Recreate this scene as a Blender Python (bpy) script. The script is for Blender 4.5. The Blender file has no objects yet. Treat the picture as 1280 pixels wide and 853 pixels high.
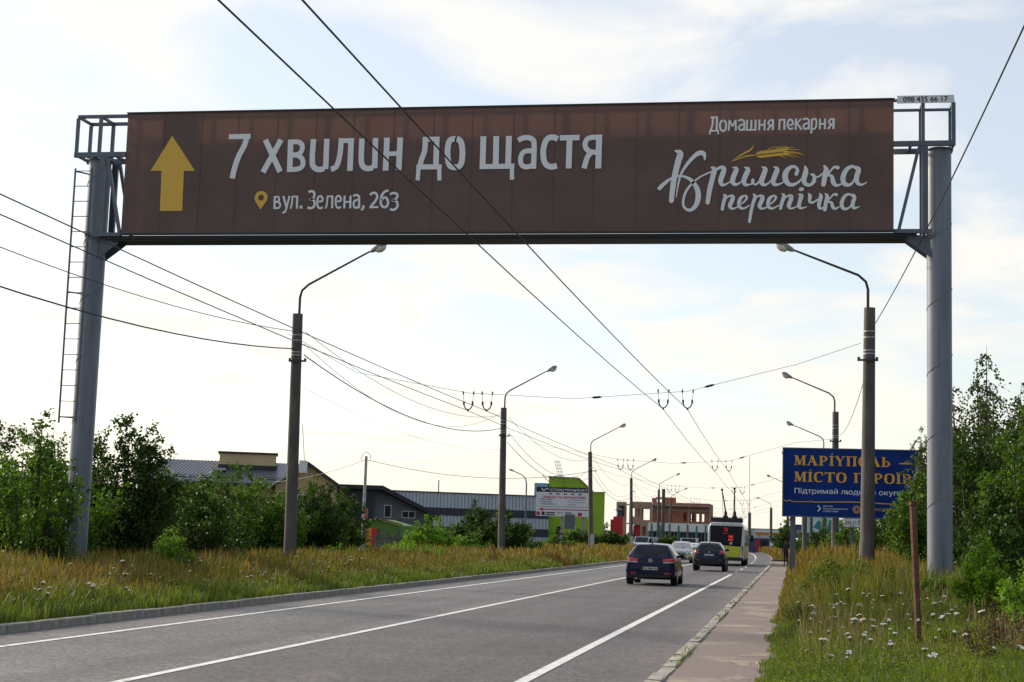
import bpy, bmesh, math, random
import numpy as np
from mathutils import Matrix, Vector
random.seed(4)
scn = bpy.context.scene
COL = scn.collection
R = math.radians

SKY_LO, SKY_HI, SKY_BLUE, EXPO = 2.2, 6.9, 1.2, 0.60   # cloud radiance away from / towards the sun, clear-sky factor, exposure

# ------------------------------------------------------------------ camera
cam_d = bpy.data.cameras.new('camera')
cam = bpy.data.objects.new('camera', cam_d)
COL.objects.link(cam)
_f = Vector((-0.1777807815, 0.9763330139, 0.1231577839))
_r = Vector((0.9840347514, 0.1753156571, 0.0306598818))
_u = Vector((-0.0083427670, -0.1266422771, 0.9919133691))
m = Matrix.Identity(4)
for i in range(3):
    m[i][0] = _r[i]; m[i][1] = _u[i]; m[i][2] = -_f[i]
m.translation = (0, 0, 1.65)
cam.matrix_world = m
cam_d.sensor_width = 36
cam_d.lens = 36 * 1950 / 1280
cam_d.clip_start = 0.1
cam_d.clip_end = 9000
scn.camera = cam

# ------------------------------------------------------------------ light
SUN_EL, SUN_AZ = R(24), R(-62)          # azimuth from +Y towards +X
sun_dir = Vector((math.sin(SUN_AZ) * math.cos(SUN_EL), math.cos(SUN_AZ) * math.cos(SUN_EL), math.sin(SUN_EL)))
sd = bpy.data.lights.new('sun', 'SUN')
sd.energy = 3.4; sd.angle = R(9); sd.color = (1, .90, .74)
so = bpy.data.objects.new('sun', sd); COL.objects.link(so)
so.rotation_euler = (-sun_dir).to_track_quat('-Z', 'Y').to_euler()

w = bpy.data.worlds.new('World'); scn.world = w; w.use_nodes = True
nt = w.node_tree; N = nt.nodes; L = nt.links; N.clear()
def nd(t, **k):
    n = N.new(t)
    for a, b in k.items(): setattr(n, a, b)
    return n
out = nd('ShaderNodeOutputWorld'); bg = nd('ShaderNodeBackground'); bg.inputs[1].default_value = .1
sky = nd('ShaderNodeTexSky', sky_type='NISHITA', sun_disc=False)
sky.sun_elevation = SUN_EL; sky.sun_rotation = SUN_AZ; sky.air_density = 1.0; sky.dust_density = 1.0; sky.altitude = 200
geo = nd('ShaderNodeNewGeometry')
tc = nd('ShaderNodeTexCoord')
sep = nd('ShaderNodeSeparateXYZ'); L.new(tc.outputs['Generated'], sep.inputs[0])
# flat cloud layer: direction / (z + small)
addz = nd('ShaderNodeMath', operation='ADD'); addz.inputs[1].default_value = .16; L.new(sep.outputs[2], addz.inputs[0])
mx = nd('ShaderNodeMath', operation='MAXIMUM'); mx.inputs[1].default_value = .05; L.new(addz.outputs[0], mx.inputs[0])
dx = nd('ShaderNodeMath', operation='DIVIDE'); L.new(sep.outputs[0], dx.inputs[0]); L.new(mx.outputs[0], dx.inputs[1])
dy = nd('ShaderNodeMath', operation='DIVIDE'); L.new(sep.outputs[1], dy.inputs[0]); L.new(mx.outputs[0], dy.inputs[1])
cmb = nd('ShaderNodeCombineXYZ'); L.new(dx.outputs[0], cmb.inputs[0]); L.new(dy.outputs[0], cmb.inputs[1])
nz = nd('ShaderNodeTexNoise'); nz.inputs['Scale'].default_value = 2.0; nz.inputs['Detail'].default_value = 7; nz.inputs['Roughness'].default_value = .55; nz.inputs['Distortion'].default_value = .5
L.new(cmb.outputs[0], nz.inputs['Vector'])
rp = nd('ShaderNodeValToRGB'); rp.color_ramp.elements[0].position = .455; rp.color_ramp.elements[1].position = .60
rp.color_ramp.elements[0].color = (.42, .42, .42, 1); rp.color_ramp.elements[1].color = (.93, .93, .93, 1)
L.new(nz.outputs['Fac'], rp.inputs[0])
# haze thickens to full cloud near the horizon
hz = nd('ShaderNodeMapRange'); hz.inputs[1].default_value = .0; hz.inputs[2].default_value = .14; hz.inputs[3].default_value = 1; hz.inputs[4].default_value = 0
L.new(sep.outputs[2], hz.inputs[0])
mxx = nd('ShaderNodeMath', operation='MAXIMUM'); L.new(rp.outputs[0], mxx.inputs[0]); L.new(hz.outputs[0], mxx.inputs[1])
# clouds are brighter on the sun's side of the sky
dotn = nd('ShaderNodeVectorMath', operation='DOT_PRODUCT'); dotn.inputs[1].default_value = sun_dir
L.new(tc.outputs['Generated'], dotn.inputs[0])
br = nd('ShaderNodeMapRange'); br.inputs[1].default_value = -.35; br.inputs[2].default_value = .35; br.inputs[3].default_value = SKY_LO; br.inputs[4].default_value = SKY_HI
L.new(dotn.outputs['Value'], br.inputs[0])
cc = nd('ShaderNodeValToRGB')          # whiter high up, creamier towards the horizon
cc.color_ramp.elements[0].position = .0; cc.color_ramp.elements[0].color = (1, .945, .84, 1)
cc.color_ramp.elements[1].position = .45; cc.color_ramp.elements[1].color = (.98, .97, .95, 1)
L.new(sep.outputs[2], cc.inputs[0])
tw = nd('ShaderNodeMapRange'); tw.inputs[1].default_value = -.2; tw.inputs[2].default_value = .4; L.new(dotn.outputs['Value'], tw.inputs[0])
cm = nd('ShaderNodeMix', data_type='RGBA'); cm.inputs[6].default_value = (.84, .91, 1, 1); L.new(tw.outputs[0], cm.inputs[0]); L.new(cc.outputs[0], cm.inputs[7])
vm = nd('ShaderNodeVectorMath', operation='SCALE'); L.new(cm.outputs[2], vm.inputs[0]); L.new(br.outputs[0], vm.inputs['Scale'])
sk2 = nd('ShaderNodeVectorMath', operation='SCALE'); sk2.inputs['Scale'].default_value = SKY_BLUE; L.new(sky.outputs[0], sk2.inputs[0])
mixs = nd('ShaderNodeMix', data_type='RGBA'); L.new(mxx.outputs[0], mixs.inputs[0]); L.new(sk2.outputs[0], mixs.inputs[6]); L.new(vm.outputs[0], mixs.inputs[7])
L.new(mixs.outputs[2], bg.inputs[0]); L.new(bg.outputs[0], out.inputs[0])

scn.view_settings.view_transform = 'Standard'; scn.view_settings.look = 'None'
scn.view_settings.exposure = EXPO; scn.view_settings.gamma = 1
scn.cycles.max_bounces = 6; scn.cycles.transparent_max_bounces = 6

# ------------------------------------------------------------------ materials
MATS = {}
def mat(name, col, rough=.7, metal=0, var=0, scale=3, bump=0, bscale=40, col2=None, spec=.5, trans=0, emit=None, emit_s=0,
        island=0, coat=0, stretch=None, detail=5, lo=.35, hi=.65, ttint=1.0):
    mt = bpy.data.materials.new(name); mt.use_nodes = True
    nt = mt.node_tree; n = nt.nodes; l = nt.links
    p = n['Principled BSDF']; o = n['Material Output']
    p.inputs['Base Color'].default_value = (*col, 1); p.inputs['Roughness'].default_value = rough
    p.inputs['Metallic'].default_value = metal; p.inputs['Specular IOR Level'].default_value = spec
    if coat: p.inputs['Coat Weight'].default_value = coat; p.inputs['Coat Roughness'].default_value = .06
    if emit: p.inputs['Emission Color'].default_value = (*emit, 1); p.inputs['Emission Strength'].default_value = emit_s
    colout = None
    tcn = n.new('ShaderNodeTexCoord'); vec = tcn.outputs['Object']
    if stretch:
        mp = n.new('ShaderNodeMapping'); mp.inputs['Scale'].default_value = stretch; l.new(vec, mp.inputs[0]); vec = mp.outputs[0]
    if var or col2:
        c2 = col2 or tuple(max(0, min(1, c * (1 - var))) for c in col)
        c1 = col if col2 else tuple(min(1, c * (1 + var)) for c in col)
        no = n.new('ShaderNodeTexNoise'); no.inputs['Scale'].default_value = scale; no.inputs['Detail'].default_value = detail; no.inputs['Roughness'].default_value = .62
        l.new(vec, no.inputs['Vector'])
        r = n.new('ShaderNodeValToRGB'); r.color_ramp.elements[0].position = lo; r.color_ramp.elements[1].position = hi
        r.color_ramp.elements[0].color = (*c1, 1); r.color_ramp.elements[1].color = (*c2, 1)
        l.new(no.outputs['Fac'], r.inputs[0]); colout = r.outputs[0]
    if island:
        g = n.new('ShaderNodeNewGeometry'); mr = n.new('ShaderNodeMapRange'); mr.inputs[3].default_value = 1 - island; mr.inputs[4].default_value = 1 + island
        l.new(g.outputs['Random Per Island'], mr.inputs[0])
        vs = n.new('ShaderNodeVectorMath'); vs.operation = 'SCALE'
        if colout is None:
            vs.inputs[0].default_value = col
        else: l.new(colout, vs.inputs[0])
        l.new(mr.outputs[0], vs.inputs['Scale']); colout = vs.outputs[0]
    if colout is not None: l.new(colout, p.inputs['Base Color'])
    if bump:
        nb = n.new('ShaderNodeTexNoise'); nb.inputs['Scale'].default_value = bscale; nb.inputs['Detail'].default_value = 4; l.new(vec, nb.inputs['Vector'])
        b = n.new('ShaderNodeBump'); b.inputs['Strength'].default_value = bump; b.inputs['Distance'].default_value = .01
        l.new(nb.outputs['Fac'], b.inputs['Height']); l.new(b.outputs[0], p.inputs['Normal'])
    if trans:
        t = n.new('ShaderNodeBsdfTranslucent'); ms = n.new('ShaderNodeMixShader'); ms.inputs[0].default_value = trans
        if colout is not None:
            tv = n.new('ShaderNodeVectorMath'); tv.operation = 'MULTIPLY'; tv.inputs[1].default_value = (1.15 * ttint, 1.25 * ttint, .5 * ttint) if trans != .16 else (1.6 * ttint, 1.1 * ttint, .8 * ttint)
            l.new(colout, tv.inputs[0]); l.new(tv.outputs[0], t.inputs[0])
        else: t.inputs[0].default_value = (*[min(1, c * ttint) for c in col], 1)
        l.new(p.outputs[0], ms.inputs[1]); l.new(t.outputs[0], ms.inputs[2]); l.new(ms.outputs[0], o.inputs[0])
    MATS[name] = mt
    return mt

M_ASPH = mat('asphalt', (.084, .077, .080), .7, var=.18, scale=.35, bump=.5, bscale=60)
M_ASPH.node_tree.nodes  # wheel-track wear and aggregate speckle are added below
M_MARK = mat('road_paint', (.72, .72, .70), .7, col2=(.33, .32, .31), scale=5, lo=.5, hi=.72, detail=9)
M_KERB = mat('kerb_concrete', (.44, .40, .35), .9, col2=(.27, .245, .21), scale=5, bump=.6, bscale=30)
M_WALK = mat('footpath_asphalt', (.20, .155, .14), .92, col2=(.34, .28, .22), scale=.75, bump=.5, bscale=50, lo=.54, hi=.66, detail=9)
M_SAND = mat('dusty_sand', (.34, .275, .21), .95, col2=(.215, .168, .145), scale=4, bump=.4)
M_SOIL = mat('verge_soil', (.05, .055, .022), .95, col2=(.09, .07, .03), scale=1.5, bump=.6, bscale=12)
M_FIELD = mat('field_ground', (.06, .065, .035), .95, col2=(.09, .085, .055), scale=.08)
M_STEEL = mat('painted_steel', (.11, .125, .155), .42, var=.12, scale=2.5, metal=.25)
M_PIL = mat('pillar_paint', (.18, .20, .235), .4, var=.2, scale=1.6, stretch=(2.5, 2.5, .3), detail=9, metal=.2, bump=.05, bscale=8)
M_DARKST = mat('dark_steel', (.03, .03, .033), .6)
M_BAN = mat('banner_brown', (.15, .092, .079), .62, var=.10, scale=.9, trans=.16, bump=.12, bscale=3, ttint=.95)
M_WPRINT = mat('banner_white_print', (.82, .84, .85), .65)
M_YPRINT = mat('banner_yellow_print', (.78, .47, .07), .65)
M_CONC = mat('pole_concrete', (.14, .125, .115), .9, col2=(.08, .07, .062), scale=2.2, bump=.6, bscale=18, stretch=(1, 1, .35))
M_LIMEW = mat('limewash', (.55, .54, .52), .9, col2=(.25, .23, .21), scale=7, lo=.45, hi=.7)
M_LAMPARM = mat('lamp_arm_steel', (.05, .04, .038), .6, metal=.3)
M_LAMPG = mat('lamp_glass', (.62, .60, .50), .15, spec=.7)
M_LAMPH = mat('lamp_housing', (.28, .28, .27), .5)
M_WIRE = mat('wire_black', (.012, .012, .013), .6)
M_WIREG = mat('wire_grey', (.10, .10, .11), .5)
M_INS = mat('insulator', (.02, .02, .022), .4)
M_GALV = mat('galvanised_band', (.42, .43, .44), .4, metal=.6)
M_BLUEB = mat('blue_board', (.003, .018, .13), .6, spec=.15, col2=(.005, .045, .24), scale=.35, lo=.3, hi=.7)
M_GOLD = mat('gold_print', (.75, .38, .03), .55)
M_WHITEP = mat('white_print', (.75, .76, .78), .55)
M_BLACKP = mat('black_print', (.012, .012, .013), .55)
M_REDP = mat('red_print', (.45, .02, .04), .55)
M_BOARDW = mat('white_board', (.66, .68, .72), .5, var=.04)
M_RUST = mat('rusty_steel', (.19, .085, .045), .9, col2=(.08, .038, .024), scale=14, bump=.8, bscale=50)
M_BARK = mat('bark', (.05, .04, .03), .95, var=.3, scale=8)
M_YWALL = mat('yellow_render', (.58, .43, .24), .9, var=.06, scale=.6)
M_DROOF = mat('dark_roof_metal', (.17, .18, .21), .38, var=.1, scale=1, metal=.3)
M_FASC = mat('dark_fascia', (.022, .022, .028), .5)
M_GWALL = mat('grey_render', (.17, .18, .20), .85, var=.06)
M_CLAD = mat('grey_cladding', (.50, .545, .60), .5, var=.05, scale=.4)
M_NAVY = mat('dark_cladding', (.022, .026, .045), .4)
M_GREENW = mat('green_wall', (.27, .45, .02), .75, var=.06, scale=.3)
M_GREENH = mat('green_hut_paint', (.09, .19, .02), .75, var=.12)
M_RED = mat('red_paint', (.48, .01, .018), .5, var=.1)
M_ORANGE = mat('orange_paint', (.58, .22, .02), .6)
M_BRICK = mat('brickwork', (.42, .15, .09), .9, col2=(.29, .11, .07), scale=1.3)
M_BRICKL = mat('pale_block', (.36, .235, .175), .9, var=.12)
M_SLAB = mat('concrete_frame', (.34, .31, .29), .9, var=.1)
M_TEAL = mat('teal_paint', (.03, .19, .21), .5)
M_WHITEW = mat('white_wall', (.74, .75, .76), .6, var=.04)
M_GLASS = mat('dark_glass', (.008, .010, .013), .08, spec=.25)
M_CARGL = mat('car_glass', (.008, .014, .014), .06, spec=.22)
M_WOOD = mat('grey_timber', (.10, .095, .09), .9, var=.3, scale=5)
M_CBLUE = mat('container_blue', (.30, .40, .47), .6, var=.1)
M_KBLUE = mat('kiosk_blue', (.035, .06, .16), .5, var=.15)
M_NAVYCAR = mat('navy_car_paint', (.005, .009, .040), .2, spec=.2, coat=.18)
M_BLUECAR = mat('dark_blue_car_paint', (.008, .020, .042), .2, spec=.2, coat=.18)
M_SILVER = mat('silver_car_paint', (.26, .28, .30), .25, metal=.4, coat=.6)
M_WCAR = mat('white_car_paint', (.45, .47, .50), .25, coat=.6)
M_BLACKPL = mat('black_plastic', (.012, .012, .013), .6)
M_TYRE = mat('tyre_rubber', (.012, .012, .012), .85)
M_RIM = mat('rim_alloy', (.30, .31, .32), .35, metal=.8)
M_TAIL = mat('tail_light_red', (.34, .006, .010), .15, emit=(1, .03, .03), emit_s=.05, coat=.8)
M_HEADL = mat('headlight_glass', (.55, .57, .60), .08, spec=.9)
M_PLATE = mat('plate_white', (.62, .63, .64), .4)
M_CHROME = mat('chrome', (.62, .63, .64), .15, metal=1)
M_BUSW = mat('bus_white', (.60, .61, .62), .3, coat=.5)
M_BUSY = mat('bus_yellow', (.52, .56, .02), .35, coat=.4)
M_LED = mat('led_red', (.3, .02, .02), .4, emit=(1, .05, .03), emit_s=.22)
M_SKIN = mat('skin', (.36, .2, .14), .6)
M_CLOTH = mat('dark_clothing', (.03, .032, .04), .9, var=.2)
M_HAIR = mat('dark_hair', (.02, .015, .012), .8)
M_FLW = mat('umbel_white', (.80, .80, .76), .8, trans=.45, ttint=1.1)
M_STEMG = mat('green_stem', (.07, .10, .03), .8)

L_DARK = mat('leaf_dark_green', (0.05, 0.098, 0.012), .6, spec=.22, col2=(0.024, 0.05, 0.007), scale=.9, trans=.22, island=.35, ttint=1.7)
L_MID = mat('leaf_mid_green', (0.085, 0.165, 0.014), .6, spec=.22, col2=(0.042, 0.085, 0.009), scale=.9, trans=.27, island=.35, ttint=1.7)
L_BRIGHT = mat('leaf_bright_green', (0.15, 0.27, 0.018), .6, spec=.22, col2=(0.07, 0.145, 0.011), scale=1.2, trans=.3, island=.3, ttint=1.6)
L_BIRCH = mat('leaf_birch', (0.062, 0.09, 0.016), .6, spec=.22, col2=(0.032, 0.05, 0.01), scale=.9, trans=.25, island=.35, ttint=1.6)
L_OLIVE = mat('leaf_olive', (.16, .20, .02), .6, spec=.22, col2=(.07, .11, .012), scale=1.0, trans=.3, island=.45, ttint=1.4)
L_FIR = mat('needle_green', (.016, .03, .014), .7, island=.3)
L_BROWN = mat('dry_leaf', (.19, .085, .035), .8, island=.4, trans=.15, col2=(.07, .035, .015), scale=2)
G_GREEN = mat('grass_green', (.14, .165, .026), .6, col2=(.07, .115, .016), scale=1.1, trans=.35, island=.5, ttint=1.4)
G_DRY = mat('grass_dry', (.20, .115, .04), .7, col2=(.17, .135, .03), scale=.7, trans=.35, island=.5, ttint=1.2)
G_STRAW = mat('grass_straw', (.33, .24, .12), .7, island=.3, trans=.2, col2=(.24, .17, .08), scale=.5)
G_OLIVE = mat('weed_olive', (.15, .16, .03), .6, col2=(.09, .11, .02), scale=.8, trans=.35, island=.5, ttint=1.3)

def asphalt_detail():
    nt = M_ASPH.node_tree; n = nt.nodes; l = nt.links
    p = n['Principled BSDF']; src = p.inputs['Base Color'].links[0].from_socket
    tcn = n.new('ShaderNodeTexCoord')
    vo = n.new('ShaderNodeTexVoronoi'); vo.inputs['Scale'].default_value = 22; l.new(tcn.outputs['Object'], vo.inputs['Vector'])
    mr = n.new('ShaderNodeMapRange'); mr.inputs[3].default_value = .45; mr.inputs[4].default_value = 1.6
    sp = n.new('ShaderNodeSeparateColor'); l.new(vo.outputs['Color'], sp.inputs[0]); l.new(sp.outputs[0], mr.inputs[0])
    vs = n.new('ShaderNodeVectorMath'); vs.operation = 'SCALE'; l.new(src, vs.inputs[0]); l.new(mr.outputs[0], vs.inputs['Scale'])
    # lengthwise wear bands: polished wheel tracks and slightly oily lane centres
    mp = n.new('ShaderNodeMapping'); mp.inputs['Scale'].default_value = (.55, .012, 1); l.new(tcn.outputs['Object'], mp.inputs[0])
    no = n.new('ShaderNodeTexNoise'); no.inputs['Scale'].default_value = 1.6; no.inputs['Detail'].default_value = 3; l.new(mp.outputs[0], no.inputs['Vector'])
    m2 = n.new('ShaderNodeMapRange'); m2.inputs[1].default_value = .35; m2.inputs[2].default_value = .65; m2.inputs[3].default_value = .76; m2.inputs[4].default_value = 1.22; l.new(no.outputs['Fac'], m2.inputs[0])
    v2 = n.new('ShaderNodeVectorMath'); v2.operation = 'SCALE'; l.new(vs.outputs[0], v2.inputs[0]); l.new(m2.outputs[0], v2.inputs['Scale'])
    # the two lanes were surfaced at different times: greyer on the far side, browner on the near side
    sx = n.new('ShaderNodeSeparateXYZ'); l.new(tcn.outputs['Object'], sx.inputs[0])
    ln = n.new('ShaderNodeMapRange'); ln.inputs[1].default_value = -7.0; ln.inputs[2].default_value = -6.85; l.new(sx.outputs[0], ln.inputs[0])
    mc = n.new('ShaderNodeMix'); mc.data_type = 'RGBA'; mc.inputs[6].default_value = (1.22, 1.24, 1.22, 1); mc.inputs[7].default_value = (1.0, .93, .93, 1); l.new(ln.outputs[0], mc.inputs[0])
    v3 = n.new('ShaderNodeVectorMath'); v3.operation = 'MULTIPLY'; l.new(v2.outputs[0], v3.inputs[0]); l.new(mc.outputs[2], v3.inputs[1])
    # dust and grit gathered along both kerbs
    n2 = n.new('ShaderNodeTexNoise'); n2.inputs['Scale'].default_value = 3.5; n2.inputs['Detail'].default_value = 8; l.new(tcn.outputs['Object'], n2.inputs['Vector'])
    ds = None
    for a, b in ((-2.5, -1.5), (-10.5, -11.3)):
        e = n.new('ShaderNodeMapRange'); e.inputs[1].default_value = a; e.inputs[2].default_value = b; l.new(sx.outputs[0], e.inputs[0])
        if ds is None: ds = e.outputs[0]
        else:
            ad = n.new('ShaderNodeMath'); ad.operation = 'ADD'; l.new(ds, ad.inputs[0]); l.new(e.outputs[0], ad.inputs[1]); ds = ad.outputs[0]
    pw = n.new('ShaderNodeMath'); pw.operation = 'POWER'; pw.inputs[1].default_value = 1.6; l.new(ds, pw.inputs[0])
    nm = n.new('ShaderNodeMapRange'); nm.inputs[1].default_value = .38; nm.inputs[2].default_value = .62; nm.inputs[4].default_value = .75; l.new(n2.outputs['Fac'], nm.inputs[0])
    mu = n.new('ShaderNodeMath'); mu.operation = 'MULTIPLY'; l.new(pw.outputs[0], mu.inputs[0]); l.new(nm.outputs[0], mu.inputs[1])
    dm = n.new('ShaderNodeMix'); dm.data_type = 'RGBA'; dm.inputs[7].default_value = (.19, .165, .14, 1); l.new(mu.outputs[0], dm.inputs[0]); l.new(v3.outputs[0], dm.inputs[6])
    l.new(dm.outputs[2], p.inputs['Base Color'])
asphalt_detail()

# ------------------------------------------------------------------ helpers
def tag(o, label=None, cat=None, group=None, kind=None):
    if label: o['label'] = label
    if cat: o['category'] = cat
    if group: o['group'] = group
    if kind: o['kind'] = kind
    return o

def thing(name, label, cat, loc=(0, 0, 0), rz=0, group=None, kind=None):
    o = bpy.data.objects.new(name, None); COL.objects.link(o)
    o.empty_display_size = .2
    o.location = loc; o.rotation_euler = (0, 0, rz)
    return tag(o, label, cat, group, kind)

class MB:
    def __init__(s): s.v = []; s.f = []; s.mi = []; s.cur = 0
    def add(s, vs, fs):
        b = len(s.v); s.v += [tuple(map(float, q)) for q in vs]
        for f in fs: s.f.append(tuple(b + i for i in f)); s.mi.append(s.cur)
        return s
    def box(s, x0, x1, y0, y1, z0, z1):
        return s.add([(x0, y0, z0), (x1, y0, z0), (x1, y1, z0), (x0, y1, z0), (x0, y0, z1), (x1, y0, z1), (x1, y1, z1), (x0, y1, z1)],
                     [(0, 3, 2, 1), (4, 5, 6, 7), (0, 1, 5, 4), (1, 2, 6, 5), (2, 3, 7, 6), (3, 0, 4, 7)])
    def tube(s, pts, r, n=8, cap=True):
        pts = [Vector(p) for p in pts]; k = len(pts)
        rs = [r] * k if isinstance(r, (int, float)) else list(r)
        vs = []; fs = []
        t = (pts[1] - pts[0]).normalized()
        a = Vector((0, 0, 1)) if abs(t.z) < .9 else Vector((1, 0, 0))
        nx = t.cross(a).normalized()
        for i, p in enumerate(pts):
            t = (pts[min(i + 1, k - 1)] - pts[max(i - 1, 0)]).normalized()
            nx = (nx - t * nx.dot(t)).normalized(); ny = t.cross(nx)
            for j in range(n):
                an = 2 * math.pi * j / n
                vs.append(p + (nx * math.cos(an) + ny * math.sin(an)) * rs[i])
        for i in range(k - 1):
            for j in range(n):
                j2 = (j + 1) % n
                fs.append((i * n + j, i * n + j2, (i + 1) * n + j2, (i + 1) * n + j))
        if cap: fs.append(tuple(range(n - 1, -1, -1))); fs.append(tuple((k - 1) * n + j for j in range(n)))
        return s.add(vs, fs)
    def bar(s, a, b, wd, dp):
        """rectangular bar from a to b: wd across (in the XZ plane), dp along Y"""
        a = Vector(a); b = Vector(b); t = (b - a).normalized()
        yv = Vector((0, 1, 0))
        if abs(t.y) > .9: yv = Vector((1, 0, 0))
        yv = (yv - t * yv.dot(t)).normalized(); xv = t.cross(yv)
        vs = []
        for p in (a, b):
            for sx, sy in ((-1, -1), (1, -1), (1, 1), (-1, 1)): vs.append(p + xv * sx * wd / 2 + yv * sy * dp / 2)
        return s.add(vs, [(0, 1, 2, 3), (7, 6, 5, 4), (0, 4, 5, 1), (1, 5, 6, 2), (2, 6, 7, 3), (3, 7, 4, 0)])
    def prism(s, poly, y0, y1):
        """poly in XZ (counter-clockwise seen from -Y), extruded y0..y1"""
        n = len(poly)
        vs = [(x, y0, z) for x, z in poly] + [(x, y1, z) for x, z in poly]
        fs = [tuple(range(n)), tuple(range(2 * n - 1, n - 1, -1))]
        for i in range(n):
            j = (i + 1) % n; fs.append((i, i + n, j + n, j))
        return s.add(vs, fs)
    def quad(s, a, b, c, d): return s.add([a, b, c, d], [(0, 1, 2, 3)])
    def build(s, name, mats, parent=None, off=(0, 0, 0), smooth=True, ang=35):
        me = bpy.data.meshes.new(name)
        v = s.v
        if off != (0, 0, 0): v = [(q[0] - off[0], q[1] - off[1], q[2] - off[2]) for q in v]
        me.from_pydata(v, [], s.f); 
        if not isinstance(mats, (list, tuple)): mats = [mats]
        for m_ in mats: me.materials.append(m_)
        if len(mats) > 1: me.polygons.foreach_set('material_index', s.mi)
        if smooth:
            me.polygons.foreach_set('use_smooth', [True] * len(me.polygons))
            me.set_sharp_from_angle(angle=R(ang))
        me.update()
        o = bpy.data.objects.new(name, me); COL.objects.link(o)
        if parent: o.parent = parent
        return o

def dup(root, loc=None, rz=None, label=None, scale=None):
    """copy a thing with its parts and sub-parts, mesh data shared"""
    r = root.copy(); COL.objects.link(r)
    if loc is not None: r.location = loc
    if rz is not None: r.rotation_euler = (0, 0, rz)
    if scale is not None: r.scale = scale
    if label: r['label'] = label
    for ch in list(root.children):
        c = ch.copy(); COL.objects.link(c); c.parent = r
        for g in list(ch.children):
            d = g.copy(); COL.objects.link(d); d.parent = c
    return r

def cx(y):                     # the road bends gently left beyond 100 m
    return -1.66e-4 * max(0.0, y - 100) ** 2

def text(body, x0, z0, x1, z1, y, m_, parent, off=(0, 0, 0), bold=0.0, shear=0, name='lettering', facing=-1, label=None):
    """flat printed lettering fitted in the box x0..x1, z0..z1 of the plane y"""
    c = bpy.data.curves.new('t', 'FONT'); c.body = body; c.shear = shear; c.resolution_u = 3
    o = bpy.data.objects.new('t', c); COL.objects.link(o)
    bpy.context.view_layer.update()
    me = bpy.data.meshes.new_from_object(o)
    bpy.data.objects.remove(o); bpy.data.curves.remove(c)
    n = len(me.vertices); co = np.empty(n * 3); me.vertices.foreach_get('co', co); co = co.reshape(-1, 3)
    mn = co.min(0); mxv = co.max(0)
    X = x0 + (co[:, 0] - mn[0]) / (mxv[0] - mn[0]) * (x1 - x0)
    Z = z0 + (co[:, 1] - mn[1]) / max(1e-6, mxv[1] - mn[1]) * (z1 - z0)
    if facing == 1: X = x0 + x1 - X
    polys = [tuple(p.vertices) for p in me.polygons]; bpy.data.meshes.remove(me)
    # the built-in font draws some letters with overlapping strokes: lift overlapping faces apart by a hair
    T = [np.array([(X[i], Z[i]) for i in pl]) for pl in polys]; lv = [0] * len(T)
    bb = np.array([(*t_.min(0), *t_.max(0)) for t_ in T])
    def over(A_, B_):
        for P_ in (A_, B_):
            for i in range(len(P_)):
                e = P_[(i + 1) % len(P_)] - P_[i]; nx = (-e[1], e[0]); qa = A_ @ nx; qb = B_ @ nx; ep = 1e-5 * (abs(nx[0]) + abs(nx[1]))
                if qa.max() <= qb.min() + ep or qb.max() <= qa.min() + ep: return False
        return True
    for i in range(1, len(T)):
        c_ = np.nonzero((bb[:i, 0] < bb[i, 2] - 1e-6) & (bb[:i, 2] > bb[i, 0] + 1e-6) & (bb[:i, 1] < bb[i, 3] - 1e-6) & (bb[:i, 3] > bb[i, 1] + 1e-6))[0]
        used = {lv[j] for j in c_ if over(T[i], T[j])}
        while lv[i] in used: lv[i] += 1
    d = bold * (z1 - z0); sh = [(0, 0)] if not bold else [(-d, 0), (d, 0), (0, d * .6), (0, -d * .6)]
    vs = []; fs = []
    for k, (ddx, ddz) in enumerate(sh):
        mp = {}
        for pl, l_ in zip(polys, lv):
            f_ = []
            for q in pl:
                if (q, l_) not in mp: mp[(q, l_)] = len(vs); vs.append((X[q] - off[0] + ddx, y - off[1] - k * .0012 - l_ * .0003, Z[q] - off[2] + ddz))
                f_.append(mp[(q, l_)])
            fs.append(tuple(f_))
    me = bpy.data.meshes.new(name); me.from_pydata(vs, [], fs); me.materials.append(m_); me.update()
    ob = bpy.data.objects.new(name, me); COL.objects.link(ob)
    if parent: ob.parent = parent
    if label: ob['label'] = label
    return ob

def catmull(pts, k=5):
    P = [np.array(p, float) for p in pts]
    if len(P) < 3: return P
    out_ = []
    E = [2 * P[0] - P[1]] + P + [2 * P[-1] - P[-2]]
    for i in range(1, len(E) - 2):
        for j in range(k):
            t = j / k
            out_.append(.5 * ((2 * E[i]) + (-E[i - 1] + E[i + 1]) * t + (2 * E[i - 1] - 5 * E[i] + 4 * E[i + 1] - E[i + 2]) * t * t + (-E[i - 1] + 3 * E[i] - 3 * E[i + 1] + E[i + 2]) * t ** 3))
    out_.append(P[-1]); return out_

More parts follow.
